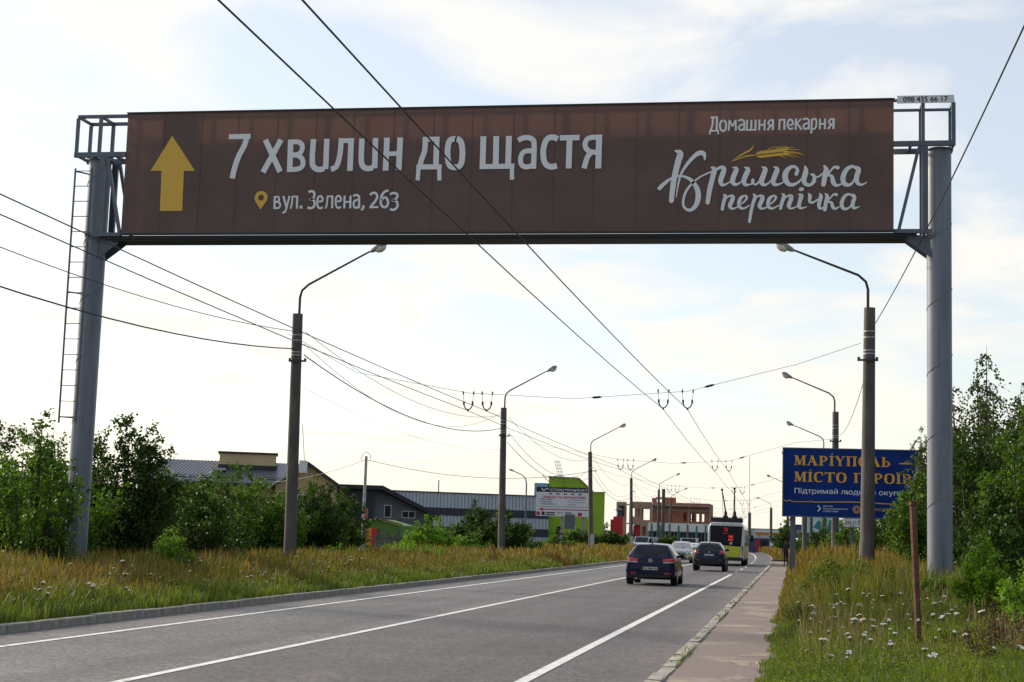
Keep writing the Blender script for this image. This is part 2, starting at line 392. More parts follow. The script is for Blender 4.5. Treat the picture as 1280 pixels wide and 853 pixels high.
def ribbon(mb, pts, y, rnd=True, k=5):
    """pen stroke in the XZ plane: pts (x, z, width)"""
    q = catmull(pts, k) if len(pts) > 2 else [np.array(p, float) for p in pts]
    n = len(q); vs = []; 
    for i, p in enumerate(q):
        t = q[min(i + 1, n - 1)][:2] - q[max(i - 1, 0)][:2]; t = t / (np.hypot(*t) + 1e-9)
        nx = np.array([-t[1], t[0]]); h = max(.001, p[2] / 2)
        vs += [(p[0] + nx[0] * h, y, p[1] + nx[1] * h), (p[0] - nx[0] * h, y, p[1] - nx[1] * h)]
    fs = [(2 * i, 2 * i + 1, 2 * i + 3, 2 * i + 2) for i in range(n - 1)]
    if rnd:
        for e, sg in ((0, -1), (n - 1, 1)):
            p = q[e]; t = (q[min(e + 1, n - 1)][:2] - q[max(e - 1, 0)][:2]); t = t / (np.hypot(*t) + 1e-9) * sg
            nx = np.array([-t[1], t[0]]); h = max(.001, p[2] / 2); b = len(vs); ring = []
            for j in range(1, 6):
                a = math.pi * j / 6
                v = p[:2] + nx * h * math.cos(a) + t * h * math.sin(a); ring.append(len(vs)); vs.append((v[0], y, v[1]))
            # 2e is +nx side for forward tangent
            a0, a1 = (2 * e, 2 * e + 1) if sg == 1 else (2 * e + 1, 2 * e)
            fs.append(tuple([a0] + ring + [a1]))
    mb.add(vs, fs)

# lettering of the gantry banner: pen strokes in metres (x, z, width)
ART_STREET_TEXT = [[[-12.069,9.392,0.0505],[-12.063,9.086,0.0505]],[[-12.076,9.374,0.0446],[-11.99,9.379,0.0446],[-11.959,9.335,0.0446],[-11.976,9.271,0.0446],[-12.064,9.257,0.0446]],[[-12.064,9.257,0.0446],[-11.957,9.243,0.0446],[-11.925,9.182,0.0446],[-11.95,9.116,0.0446],[-12.072,9.106,0.0446]],[[-11.857,9.395,0.0505],[-11.768,9.124,0.0505]],[[-11.706,9.397,0.0476],[-11.761,9.142,0.0476],[-11.796,9.023,0.0476],[-11.863,8.993,0.0476]],[[-11.518,9.398,0.0505],[-11.511,9.092,0.0505]],[[-11.648,9.381,0.0386],[-11.512,9.382,0.0386]],[[-11.634,9.378,0.0416],[-11.64,9.22,0.0416],[-11.66,9.114,0.0416],[-11.686,9.104,0.0416]],[[-11.413,9.163,0.0654],[-11.409,9.091,0.0654]],[[-11.247,9.482,0.0565],[-11.188,9.507,0.0565],[-11.117,9.486,0.0565],[-11.098,9.409,0.0565],[-11.13,9.328,0.0565],[-11.197,9.314,0.0565],[-11.118,9.298,0.0565],[-11.083,9.211,0.0565],[-11.105,9.13,0.0565],[-11.176,9.1,0.0565],[-11.255,9.121,0.0565]],[[-11.01,9.251,0.0476],[-10.897,9.271,0.0476],[-10.906,9.347,0.0476],[-10.949,9.388,0.0476],[-11.0,9.363,0.0476],[-11.021,9.266,0.0476],[-10.999,9.134,0.0476],[-10.946,9.096,0.0476],[-10.879,9.118,0.0476]],[[-10.66,9.396,0.0505],[-10.653,9.091,0.0505]],[[-10.788,9.379,0.0386],[-10.654,9.38,0.0386]],[[-10.775,9.376,0.0416],[-10.781,9.219,0.0416],[-10.802,9.113,0.0416],[-10.827,9.103,0.0416]],[[-10.563,9.253,0.0476],[-10.45,9.272,0.0476],[-10.459,9.348,0.0476],[-10.502,9.389,0.0476],[-10.553,9.364,0.0476],[-10.574,9.268,0.0476],[-10.553,9.141,0.0476],[-10.499,9.103,0.0476],[-10.433,9.125,0.0476]],[[-10.363,9.393,0.0505],[-10.357,9.089,0.0505]],[[-10.219,9.392,0.0505],[-10.213,9.088,0.0505]],[[-10.362,9.241,0.0416],[-10.213,9.245,0.0416]],[[-10.154,9.376,0.0505],[-10.112,9.401,0.0505],[-10.055,9.401,0.0505],[-10.012,9.36,0.0505],[-10.004,9.284,0.0505],[-10.0,9.087,0.0505]],[[-10.012,9.294,0.0505],[-10.076,9.284,0.0505],[-10.13,9.239,0.0505],[-10.126,9.138,0.0505],[-10.088,9.103,0.0505],[-10.037,9.112,0.0505],[-10.006,9.152,0.0505]],[[-9.901,9.157,0.0565],[-9.898,9.101,0.0565],[-9.942,9.041,0.0565]],[[-9.748,9.403,0.0565],[-9.691,9.448,0.0565],[-9.614,9.442,0.0565],[-9.573,9.379,0.0565],[-9.595,9.291,0.0565],[-9.667,9.19,0.0565],[-9.735,9.11,0.0565]],[[-9.753,9.11,0.0476],[-9.536,9.114,0.0476]],[[-9.31,9.5,0.0565],[-9.386,9.486,0.0565],[-9.459,9.403,0.0565],[-9.486,9.265,0.0565],[-9.461,9.151,0.0565],[-9.388,9.108,0.0565],[-9.321,9.15,0.0565],[-9.312,9.251,0.0565],[-9.362,9.334,0.0565],[-9.43,9.327,0.0565],[-9.471,9.265,0.0565]],[[-9.268,9.414,0.0565],[-9.193,9.444,0.0565],[-9.111,9.425,0.0565],[-9.088,9.367,0.0565],[-9.136,9.292,0.0565],[-9.211,9.275,0.0565],[-9.114,9.249,0.0565],[-9.075,9.161,0.0565],[-9.107,9.081,0.0565],[-9.177,9.046,0.0565],[-9.254,9.067,0.0565]]]
ART_BAKERY_TEXT = [[[-1.89,11.12,0.0416],[-1.728,11.122,0.0416]],[[-1.837,11.124,0.0446],[-1.845,10.957,0.0446],[-1.881,10.823,0.0446]],[[-1.747,11.128,0.0476],[-1.748,10.821,0.0476]],[[-1.914,10.811,0.0386],[-1.7,10.812,0.0386]],[[-1.895,10.816,0.0357],[-1.903,10.727,0.0357]],[[-1.714,10.813,0.0357],[-1.713,10.729,0.0357]],[[-1.608,11.046,0.0446],[-1.56,11.021,0.0446],[-1.54,10.928,0.0446],[-1.558,10.83,0.0446],[-1.605,10.806,0.0446],[-1.653,10.831,0.0446],[-1.678,10.925,0.0446],[-1.655,11.023,0.0446],[-1.608,11.046,0.0446],[-1.599,11.046,0.0446]],[[-1.466,11.054,0.0386],[-1.482,10.804,0.0386]],[[-1.466,11.049,0.0386],[-1.398,10.901,0.0386]],[[-1.398,10.901,0.0386],[-1.329,11.051,0.0386]],[[-1.329,11.056,0.0416],[-1.321,10.804,0.0416]],[[-1.269,11.026,0.0416],[-1.229,11.05,0.0416],[-1.177,11.049,0.0416],[-1.139,11.009,0.0416],[-1.133,10.935,0.0416],[-1.137,10.803,0.0416]],[[-1.141,10.945,0.0416],[-1.2,10.937,0.0416],[-1.251,10.893,0.0416],[-1.251,10.854,0.0416],[-1.217,10.819,0.0416],[-1.17,10.828,0.0416],[-1.14,10.867,0.0416]],[[-1.073,11.052,0.0416],[-1.08,10.803,0.0416]],[[-0.979,11.05,0.0416],[-0.981,10.816,0.0416]],[[-0.885,11.051,0.0416],[-0.887,10.804,0.0416]],[[-1.094,10.817,0.0386],[-0.868,10.819,0.0386]],[[-0.8,11.052,0.0416],[-0.804,10.803,0.0416]],[[-0.682,11.05,0.0416],[-0.687,10.801,0.0416]],[[-0.803,10.928,0.0416],[-0.681,10.93,0.0416]],[[-0.499,11.052,0.0505],[-0.501,10.803,0.0505]],[[-0.499,11.032,0.0416],[-0.565,11.029,0.0416],[-0.602,10.975,0.0416],[-0.573,10.921,0.0416],[-0.498,10.913,0.0416]],[[-0.55,10.916,0.0446],[-0.586,10.853,0.0446],[-0.619,10.805,0.0446]],[[-0.354,11.054,0.0416],[-0.361,10.806,0.0416]],[[-0.246,11.052,0.0416],[-0.249,10.804,0.0416]],[[-0.372,11.037,0.0386],[-0.232,11.037,0.0386]],[[-0.17,10.91,0.0416],[-0.067,10.927,0.0416],[-0.073,11.001,0.0416],[-0.11,11.04,0.0416],[-0.157,11.017,0.0416],[-0.18,10.924,0.0416],[-0.165,10.861,0.0416],[-0.118,10.824,0.0416],[-0.057,10.845,0.0416]],[[0.006,11.058,0.0416],[-0.001,10.805,0.0416]],[[0.118,11.056,0.0357],[0.012,10.931,0.0357]],[[0.03,10.945,0.0416],[0.134,10.803,0.0416]],[[0.158,11.031,0.0416],[0.198,11.054,0.0416],[0.249,11.053,0.0416],[0.286,11.014,0.0416],[0.291,10.941,0.0416],[0.288,10.805,0.0416]],[[0.284,10.951,0.0416],[0.226,10.942,0.0416],[0.175,10.899,0.0416],[0.176,10.855,0.0416],[0.209,10.821,0.0416],[0.255,10.83,0.0416],[0.285,10.868,0.0416]],[[0.356,11.052,0.0416],[0.344,10.712,0.0416]],[[0.361,11.017,0.0386],[0.412,11.051,0.0386],[0.449,11.016,0.0386],[0.45,10.894,0.0386],[0.418,10.822,0.0386],[0.353,10.818,0.0386]],[[0.532,11.048,0.0416],[0.527,10.806,0.0416]],[[0.644,11.047,0.0416],[0.638,10.804,0.0416]],[[0.529,10.927,0.0416],[0.645,10.93,0.0416]],[[0.829,11.053,0.0505],[0.826,10.806,0.0505]],[[0.829,11.034,0.0416],[0.764,11.03,0.0416],[0.728,10.977,0.0416],[0.756,10.923,0.0416],[0.83,10.915,0.0416]],[[0.779,10.918,0.0446],[0.742,10.856,0.0446],[0.71,10.808,0.0446]]]
ART_LOGO = [[[-2.669,10.363,0.0344],[-2.558,10.301,0.1376],[-2.605,10.094,0.1376],[-2.663,9.835,0.129],[-2.709,9.533,0.1204],[-2.737,9.215,0.1118]],[[-2.004,10.151,0.0344],[-2.027,10.281,0.0946],[-2.12,10.304,0.1118],[-2.228,10.24,0.0946],[-2.373,10.082,0.0774],[-2.516,9.855,0.0559],[-2.588,9.597,0.0387],[-2.629,9.296,0.0215]],[[-3.008,9.502,0.0946],[-2.912,9.6,0.086],[-2.767,9.715,0.0559],[-2.599,9.778,0.0473],[-2.43,9.755,0.0602],[-2.282,9.659,0.086],[-2.166,9.485,0.1118],[-2.138,9.292,0.1204],[-2.189,9.099,0.1032],[-2.313,8.993,0.0731],[-2.44,9.05,0.0559],[-2.472,9.209,0.0559],[-2.412,9.423,0.0559],[-2.281,9.603,0.0473],[-2.115,9.743,0.0387],[-1.97,9.819,0.0387],[-1.825,9.877,0.0387]],[[-1.855,9.972,0.0344],[-1.788,9.92,0.1118],[-1.823,9.74,0.1118],[-1.881,9.483,0.1118],[-1.927,9.166,0.0946]],[[-1.797,9.843,0.0172],[-1.724,9.928,0.0585],[-1.624,9.97,0.0757],[-1.573,9.926,0.1032],[-1.605,9.798,0.117],[-1.645,9.661,0.1101],[-1.61,9.566,0.0757],[-1.519,9.582,0.0447],[-1.411,9.65,0.0275]],[[-1.382,9.967,0.0172],[-1.298,9.923,0.0998],[-1.354,9.761,0.1135],[-1.378,9.641,0.1101],[-1.319,9.572,0.0757],[-1.236,9.597,0.0447],[-1.154,9.664,0.0241]],[[-1.124,9.967,0.0172],[-1.041,9.911,0.1032],[-1.097,9.758,0.1135],[-1.129,9.638,0.1032],[-1.086,9.561,0.0757],[-1.003,9.569,0.0344],[-0.937,9.582,0.031]],[[-0.93,9.667,0.0757],[-0.933,9.619,0.0722]],[[-0.946,9.611,0.031],[-0.871,9.567,0.0447],[-0.805,9.618,0.0413],[-0.757,9.72,0.031]],[[-0.74,9.968,0.0172],[-0.66,9.916,0.0998],[-0.7,9.771,0.1135],[-0.74,9.634,0.1204],[-0.689,9.557,0.0757],[-0.599,9.582,0.0413],[-0.525,9.666,0.0275]],[[-0.476,9.97,0.0172],[-0.399,9.913,0.0998],[-0.444,9.768,0.1135],[-0.484,9.632,0.1066],[-0.442,9.56,0.0757],[-0.343,9.571,0.0447],[-0.245,9.621,0.0241]],[[0.024,9.797,0.086],[0.048,9.882,0.0757],[-0.001,9.959,0.0585],[-0.1,9.952,0.0826],[-0.198,9.851,0.117],[-0.221,9.714,0.1273],[-0.162,9.586,0.1032],[-0.056,9.551,0.0757],[0.067,9.609,0.0516],[0.164,9.71,0.0378]],[[-1.582,9.351,0.0172],[-1.531,9.3,0.086],[-1.571,9.163,0.0791],[-1.597,9.01,0.0722]],[[-1.563,9.206,0.0172],[-1.465,9.299,0.0413],[-1.373,9.298,0.086],[-1.381,9.213,0.0963],[-1.429,9.094,0.0963],[-1.395,9.025,0.055],[-1.312,9.033,0.0378],[-1.246,9.075,0.0241]],[[-1.197,9.109,0.0275],[-1.098,9.194,0.0413],[-1.058,9.279,0.055],[-1.108,9.313,0.0447],[-1.19,9.263,0.0757],[-1.227,9.161,0.086],[-1.213,9.058,0.0757],[-1.129,9.023,0.0482],[-0.998,9.091,0.0275]],[[-0.927,9.354,0.0172],[-0.876,9.294,0.0791],[-0.924,9.124,0.0757],[-0.963,8.937,0.0688],[-0.994,8.725,0.0654]],[[-0.9,9.209,0.0172],[-0.818,9.294,0.0413],[-0.719,9.293,0.0826],[-0.727,9.208,0.0963],[-0.775,9.089,0.0929],[-0.741,9.021,0.055],[-0.659,9.029,0.0378],[-0.593,9.071,0.0241]],[[-0.556,9.104,0.0275],[-0.458,9.189,0.0413],[-0.418,9.273,0.055],[-0.467,9.308,0.0447],[-0.549,9.257,0.0757],[-0.586,9.156,0.086],[-0.572,9.054,0.0757],[-0.489,9.019,0.0482],[-0.358,9.086,0.0275]],[[-0.292,9.357,0.0172],[-0.242,9.297,0.0826],[-0.29,9.136,0.0791],[-0.313,9.018,0.0688]],[[-0.266,9.204,0.0172],[-0.176,9.288,0.0413],[-0.086,9.296,0.086],[-0.094,9.203,0.0963],[-0.134,9.084,0.0929],[-0.1,9.016,0.0516],[-0.01,9.033,0.0344],[0.063,9.083,0.0206]],[[0.069,9.334,0.0172],[0.135,9.303,0.0929],[0.103,9.167,0.086],[0.088,9.066,0.086],[0.145,9.018,0.0516],[0.259,9.056,0.0172]],[[0.121,9.447,0.0826],[0.153,9.452,0.0826]],[[0.214,9.965,0.043],[0.231,9.854,0.1118],[0.192,9.676,0.1118],[0.225,9.565,0.086],[0.332,9.547,0.0688],[0.413,9.64,0.086],[0.404,9.759,0.0688],[0.338,9.785,0.0344]],[[0.412,9.716,0.0344],[0.51,9.732,0.0387],[0.591,9.799,0.0344]],[[0.631,9.977,0.043],[0.672,9.883,0.1118],[0.641,9.714,0.1118],[0.617,9.553,0.1032]],[[0.924,9.931,0.086],[0.835,9.932,0.0516],[0.693,9.756,0.0387]],[[0.693,9.764,0.043],[0.795,9.734,0.0774],[0.828,9.606,0.1032],[0.886,9.533,0.0774],[0.991,9.549,0.0387],[1.048,9.625,0.0344]],[[1.342,9.884,0.0516],[1.249,9.953,0.0688],[1.119,9.887,0.0946],[1.039,9.71,0.1118],[1.072,9.566,0.1032],[1.182,9.539,0.0688],[1.274,9.631,0.043],[1.354,9.876,0.043]],[[1.33,9.944,0.043],[1.379,9.875,0.1032],[1.331,9.707,0.1118],[1.355,9.58,0.086],[1.444,9.537,0.0516],[1.557,9.595,0.0172]],[[0.288,9.353,0.0258],[0.325,9.293,0.0774],[0.318,9.174,0.0688],[0.392,9.148,0.0516],[0.493,9.215,0.0344]],[[0.533,9.35,0.0258],[0.562,9.282,0.086],[0.522,9.101,0.086],[0.547,9.012,0.0602],[0.628,9.037,0.0258]],[[0.655,9.349,0.0258],[0.7,9.281,0.086],[0.669,9.121,0.086],[0.649,8.986,0.086]],[[0.899,9.318,0.0688],[0.83,9.318,0.043],[0.697,9.155,0.0301]],[[0.697,9.163,0.0344],[0.79,9.141,0.0602],[0.819,9.052,0.0774],[0.872,9.001,0.0559],[0.961,9.043,0.0258]],[[1.251,9.277,0.0387],[1.17,9.328,0.0516],[1.073,9.278,0.0731],[1.013,9.131,0.086],[1.042,9.017,0.0774],[1.131,9.0,0.0516],[1.212,9.075,0.0344],[1.276,9.264,0.0344]],[[1.251,9.327,0.0344],[1.292,9.26,0.0774],[1.252,9.117,0.086],[1.277,9.015,0.0645],[1.398,9.048,0.0172]]]
ART_WHEAT = [[[-1.41,10.092,0.0129],[-1.224,10.171,0.0258],[-1.058,10.221,0.0301],[-0.913,10.236,0.0301]],[[-1.369,10.134,0.0129],[-1.163,10.265,0.0387],[-1.018,10.34,0.043],[-0.957,10.395,0.0301],[-0.924,10.468,0.0086]],[[-0.884,10.244,0.0086],[-0.827,10.278,0.0516],[-0.761,10.311,0.0387],[-0.711,10.336,0.0086]],[[-0.868,10.222,0.0086],[-0.801,10.204,0.0473],[-0.735,10.191,0.0387],[-0.677,10.194,0.0086]],[[-0.802,10.253,0.0086],[-0.744,10.286,0.0516],[-0.678,10.32,0.0387],[-0.629,10.345,0.0086]],[[-0.785,10.231,0.0086],[-0.718,10.213,0.0473],[-0.652,10.199,0.0387],[-0.594,10.203,0.0086]],[[-0.719,10.262,0.0086],[-0.661,10.295,0.0516],[-0.595,10.329,0.0387],[-0.546,10.354,0.0086]],[[-0.702,10.24,0.0086],[-0.636,10.222,0.0473],[-0.569,10.208,0.0387],[-0.512,10.212,0.0086]],[[-0.636,10.27,0.0086],[-0.579,10.304,0.0516],[-0.513,10.337,0.0387],[-0.464,10.362,0.0086]],[[-0.619,10.249,0.0086],[-0.553,10.231,0.0473],[-0.487,10.217,0.0387],[-0.429,10.221,0.0086]],[[-0.554,10.279,0.0086],[-0.496,10.313,0.0516],[-0.43,10.346,0.0387],[-0.381,10.371,0.0086]],[[-0.537,10.258,0.0086],[-0.471,10.239,0.0473],[-0.405,10.226,0.0387],[-0.347,10.229,0.0086]],[[-0.471,10.288,0.0086],[-0.414,10.321,0.0516],[-0.348,10.355,0.0387],[-0.299,10.38,0.0086]],[[-0.454,10.266,0.0086],[-0.388,10.248,0.0473],[-0.322,10.235,0.0387],[-0.264,10.238,0.0086]],[[-0.389,10.297,0.0086],[-0.331,10.33,0.0516],[-0.266,10.363,0.0387],[-0.216,10.389,0.0086]],[[-0.372,10.275,0.0086],[-0.306,10.257,0.0473],[-0.24,10.243,0.0387],[-0.182,10.247,0.0086]],[[-0.306,10.305,0.0086],[-0.249,10.339,0.0516],[-0.183,10.372,0.0387],[-0.134,10.397,0.0086]],[[-0.29,10.284,0.0086],[-0.224,10.266,0.0473],[-0.158,10.252,0.0387],[-0.1,10.256,0.0086]],[[-0.253,10.304,0.0129],[-0.212,10.308,0.043],[-0.15,10.311,0.0086]],[[-0.604,10.369,0.0172],[-0.501,10.406,0.0172],[-0.398,10.426,0.0086]],[[-0.439,10.384,0.0172],[-0.309,10.419,0.0172],[-0.18,10.436,0.0086]],[[-0.356,10.374,0.0172],[-0.188,10.398,0.0172],[-0.019,10.404,0.0086]],[[-0.274,10.343,0.0172],[-0.084,10.353,0.0172],[0.105,10.346,0.0086]],[[-0.212,10.312,0.0172],[-0.037,10.297,0.0172],[0.138,10.265,0.0086]],[[-0.191,10.295,0.0172],[0.011,10.264,0.0172],[0.212,10.217,0.0086]],[[-0.232,10.27,0.0172],[-0.075,10.229,0.0172],[0.081,10.172,0.0086]],[[-0.273,10.245,0.0172],[-0.149,10.213,0.0172],[-0.025,10.164,0.0086]],[[-0.396,10.229,0.0172],[-0.293,10.2,0.0172],[-0.19,10.154,0.0086]]]
ART_HEAD = [[[-13.288,10.849,0.1218],[-12.746,10.852,0.1218]],[[-12.822,10.895,0.1362],[-12.889,10.629,0.1362],[-13.002,10.403,0.1362],[-13.095,10.119,0.1362],[-13.149,9.832,0.1362]],[[-12.372,10.762,0.1362],[-11.968,9.981,0.1362]],[[-11.985,10.757,0.1362],[-12.392,9.971,0.1362]],[[-11.745,10.757,0.1362],[-11.733,9.975,0.1362]],[[-11.742,10.696,0.1183],[-11.577,10.698,0.1183],[-11.474,10.643,0.1183],[-11.45,10.545,0.1183],[-11.494,10.432,0.1183],[-11.588,10.388,0.1183],[-11.738,10.382,0.1183]],[[-11.738,10.382,0.1183],[-11.561,10.372,0.1183],[-11.449,10.296,0.1183],[-11.413,10.175,0.1183],[-11.458,10.077,0.1183],[-11.571,10.037,0.1183],[-11.728,10.031,0.1183]],[[-11.184,10.76,0.1326],[-11.194,10.398,0.1326],[-11.182,10.164,0.1326],[-11.124,10.066,0.1326],[-11.015,10.023,0.1326],[-10.883,10.048,0.1326]],[[-10.859,10.762,0.1326],[-10.852,10.033,0.1326]],[[-10.265,10.768,0.1362],[-10.26,9.981,0.1362]],[[-10.521,10.712,0.1147],[-10.194,10.711,0.1147]],[[-10.505,10.772,0.129],[-10.519,10.408,0.129],[-10.571,10.146,0.129],[-10.643,10.053,0.129],[-10.726,10.031,0.129]],[[-10.003,10.757,0.1326],[-10.002,10.401,0.1326],[-9.989,10.176,0.1326],[-9.935,10.074,0.1326],[-9.827,10.032,0.1326],[-9.708,10.057,0.1326]],[[-9.674,10.763,0.1326],[-9.665,10.038,0.1326]],[[-9.399,10.767,0.1362],[-9.4,9.979,0.1362]],[[-9.079,10.765,0.1362],[-9.085,9.986,0.1362]],[[-9.394,10.378,0.1075],[-9.071,10.385,0.1075]],[[-8.52,10.717,0.1118],[-8.136,10.715,0.1118]],[[-8.476,10.77,0.1267],[-8.483,10.445,0.1267],[-8.555,10.214,0.1267],[-8.573,10.079,0.1267]],[[-8.204,10.766,0.1342],[-8.201,10.056,0.1342]],[[-8.665,10.057,0.1193],[-8.062,10.054,0.1193]],[[-8.609,10.099,0.1006],[-8.622,9.737,0.1006]],[[-8.121,10.093,0.1006],[-8.104,9.731,0.1006]],[[-7.769,10.713,0.1379],[-7.672,10.689,0.1379],[-7.611,10.595,0.1379],[-7.58,10.375,0.1379],[-7.596,10.156,0.1379],[-7.65,10.061,0.1379],[-7.745,10.039,0.1379],[-7.846,10.063,0.1379],[-7.904,10.16,0.1379],[-7.935,10.38,0.1379],[-7.92,10.6,0.1379],[-7.869,10.691,0.1379],[-7.769,10.713,0.1379],[-7.731,10.709,0.1379]],[[-7.099,10.765,0.1379],[-7.096,9.993,0.1379]],[[-6.796,10.764,0.1379],[-6.787,10.001,0.1379]],[[-6.499,10.763,0.1379],[-6.499,10.036,0.1379]],[[-7.162,10.047,0.1193],[-6.351,10.049,0.1193]],[[-6.41,10.092,0.1006],[-6.395,9.733,0.1006]],[[-6.283,10.656,0.123],[-6.17,10.708,0.123],[-6.042,10.714,0.123],[-5.942,10.663,0.123],[-5.904,10.544,0.123],[-5.903,9.983,0.123]],[[-5.904,10.398,0.1155],[-6.059,10.404,0.1155],[-6.171,10.352,0.1155],[-6.212,10.204,0.1155],[-6.174,10.07,0.1155],[-6.059,10.027,0.1155],[-5.898,10.074,0.1155]],[[-5.36,10.669,0.1342],[-5.452,10.713,0.1342],[-5.565,10.703,0.1342],[-5.649,10.605,0.1342],[-5.688,10.388,0.1342],[-5.663,10.17,0.1342],[-5.584,10.055,0.1342],[-5.47,10.023,0.1342],[-5.362,10.049,0.1342]],[[-5.312,10.699,0.1267],[-4.858,10.7,0.1267]],[[-5.087,10.703,0.1342],[-5.09,9.981,0.1342]],[[-4.407,10.761,0.1379],[-4.411,9.973,0.1379]],[[-4.402,10.7,0.1193],[-4.581,10.696,0.1193],[-4.692,10.644,0.1193],[-4.726,10.527,0.1193],[-4.679,10.416,0.1193],[-4.573,10.358,0.1193],[-4.401,10.351,0.1193]],[[-4.58,10.354,0.123],[-4.67,10.222,0.123],[-4.735,9.977,0.123]]]
ART_ARROW = [[-14.717,10.896],[-14.089,10.025],[-14.371,10.029],[-14.353,9.055],[-14.918,9.059],[-14.938,10.035],[-15.223,10.038]]
ART_PIN = [-12.568,9.072,-12.246,9.522]
# ------------------------------------------------------------------ ground, road, footpath
def strip(name, xa, xb, ys, z, m_, kind='structure', jag=None, label=None):
    mb = MB(); n = len(ys); vs = []
    for i, y in enumerate(ys):
        a, b = xa(y), xb(y)
        if jag: b += jag(y)
        vs += [(a, y, z), (b, y, z)]
    mb.add(vs, [(2 * i, 2 * i + 1, 2 * i + 3, 2 * i + 2) for i in range(n - 1)])
    o = mb.build(name, m_, smooth=False)
    if kind: o['kind'] = kind
    if label: o['label'] = label
    return o
YS = [-30, 0] + list(range(10, 100, 10)) + list(range(100, 620, 12))
g = MB(); g.quad((-4000, -200, -.06), (4000, -200, -.06), (4000, 6000, -.06), (-4000, 6000, -.06)); g.build('ground', M_FIELD, smooth=False)['kind'] = 'structure'
KL, KR = -11.35, -1.48
strip('road', lambda y: KL + cx(y) + .05, lambda y: KR + cx(y) - .05, YS, 0, M_ASPH)
strip('side_road', lambda y: -1.6 + cx(y), lambda y: 12, [126, 130, 135, 140, 145], .004, M_ASPH)
def mark(x, w_, y0, y1, nm='road_marking'):
    ys = [y0]; 
    while ys[-1] < y1: ys.append(min(y1, ys[-1] + 8))
    return strip(nm, lambda y: x + cx(y) - w_ / 2, lambda y: x + cx(y) + w_ / 2, ys, .006, M_MARK)
mark(-3.0, .15, 5, 80); mark(-6.9, .13, 5, 330); mark(-10.12, .13, 5, 420)
for y in range(86, 160, 9): mark(-3.0, .15, y, y + 3)
mark(-3.0, .15, 162, 330)
# kerb stones: near ones one by one, far ones joined
kroot_l = thing('kerb', None, None, (KL, 0, 0), kind='structure')
kroot_r = thing('kerb', None, None, (KR, 0, 0), kind='structure')
def kerbmesh(seed, L_=.99, w_=.16, h=.13, worn=.004):
    rn = random.Random(seed); bm = bmesh.new(); bmesh.ops.create_cube(bm, size=1)
    for v in bm.verts: v.co = Vector((v.co.x * w_, v.co.y * L_, (v.co.z + .5) * (h + .05) - .05))
    bmesh.ops.bevel(bm, geom=[e for e in bm.edges], offset=.012, segments=1, affect='EDGES')
    for v in bm.verts: v.co += Vector((rn.uniform(-worn, worn), rn.uniform(-worn, worn), rn.uniform(-worn, worn)))
    me = bpy.data.meshes.new('kerb_stone'); bm.to_mesh(me); bm.free(); me.materials.append(M_KERB); return me
kms = [kerbmesh(i) for i in range(5)]; kmr = [kerbmesh(20 + i, w_=.17, h=.11, worn=.008) for i in range(6)]
rn = random.Random(5)
for i in range(17, 100):
    o = bpy.data.objects.new('kerb_stone', kms[i % 5]); COL.objects.link(o); o.parent = kroot_l
    o.location = (rn.uniform(-.01, .01), i, rn.uniform(-.008, .008)); o.rotation_euler = (0, rn.uniform(-.02, .02), rn.uniform(-.01, .01))
for i in range(15, 88):
    o = bpy.data.objects.new('kerb_stone', kmr[i % 6]); COL.objects.link(o); o.parent = kroot_r
    o.location = (rn.uniform(-.01, .01), i, rn.uniform(-.015, .004)); o.rotation_euler = (rn.uniform(-.012, .012), rn.uniform(-.03, .03), rn.uniform(-.012, .012))
def kerb_far(root, x, y0, y1):
    mb = MB(); y = y0
    while y < y1:
        c = x + cx(y); mb.box(c - .08, c + .08, y, y + 2.96, -.05, .125); y += 3
    o = mb.build('kerb_stone', M_KERB, root, (root.location.x, 0, 0), smooth=False); o['kind'] = 'stuff'
kerb_far(kroot_l, KL, 99.6, 420); kerb_far(kroot_r, KR, 87.6, 125); kerb_far(kroot_r, KR, 146, 420)

jr = lambda y: .06 * math.sin(y * .9) + .05 * math.sin(y * 2.3 + 1) + .03 * math.sin(y * 5.1)
YSF = [y * .5 for y in range(-20, 260)]
strip('footpath', lambda y: KR + .06, lambda y: -.16, YSF, .085, M_WALK, jag=jr)
# verges: gently uneven sheets
def verge(name, x0, x1, y0, y1, f, m_, nx=24, stp=2.0):
    ys = np.arange(y0, y1 + .1, stp); vs = []; fs = []
    for j, y in enumerate(ys):
        for i in range(nx + 1):
            t = (i / nx) ** 2; x = x0 + (x1 - x0) * t
            vs.append((x + cx(y), y, f(x, y)))
    for j in range(len(ys) - 1):
        for i in range(nx):
            a = j * (nx + 1) + i; b = a + 1
            q = (a, b, b + nx + 1, a + nx + 1)
            fs.append(q if x1 > x0 else q[::-1])
    mb = MB(); mb.add(vs, fs); o = mb.build(name, m_); o['kind'] = 'structure'; return o
def zl(x, y): d = max(0, KL - .08 - x); return .10 + .05 * math.sin(x * .8 + y * .3) * min(1, d) + min(.25, d * .04)
def zr(x, y): d = max(0, x + .5); return .06 + min(.35, d * .12) + .04 * math.sin(x * 1.1 + y * .4) * min(1, d)
verge('verge', KL - .07, -75, -10, 420, zl, M_SOIL)
verge('verge', -.30, 60, -10, 124, zr, M_SOIL, stp=1.0)
verge('verge', -1.35, 60, 147, 420, lambda x, y: .08, M_SOIL)

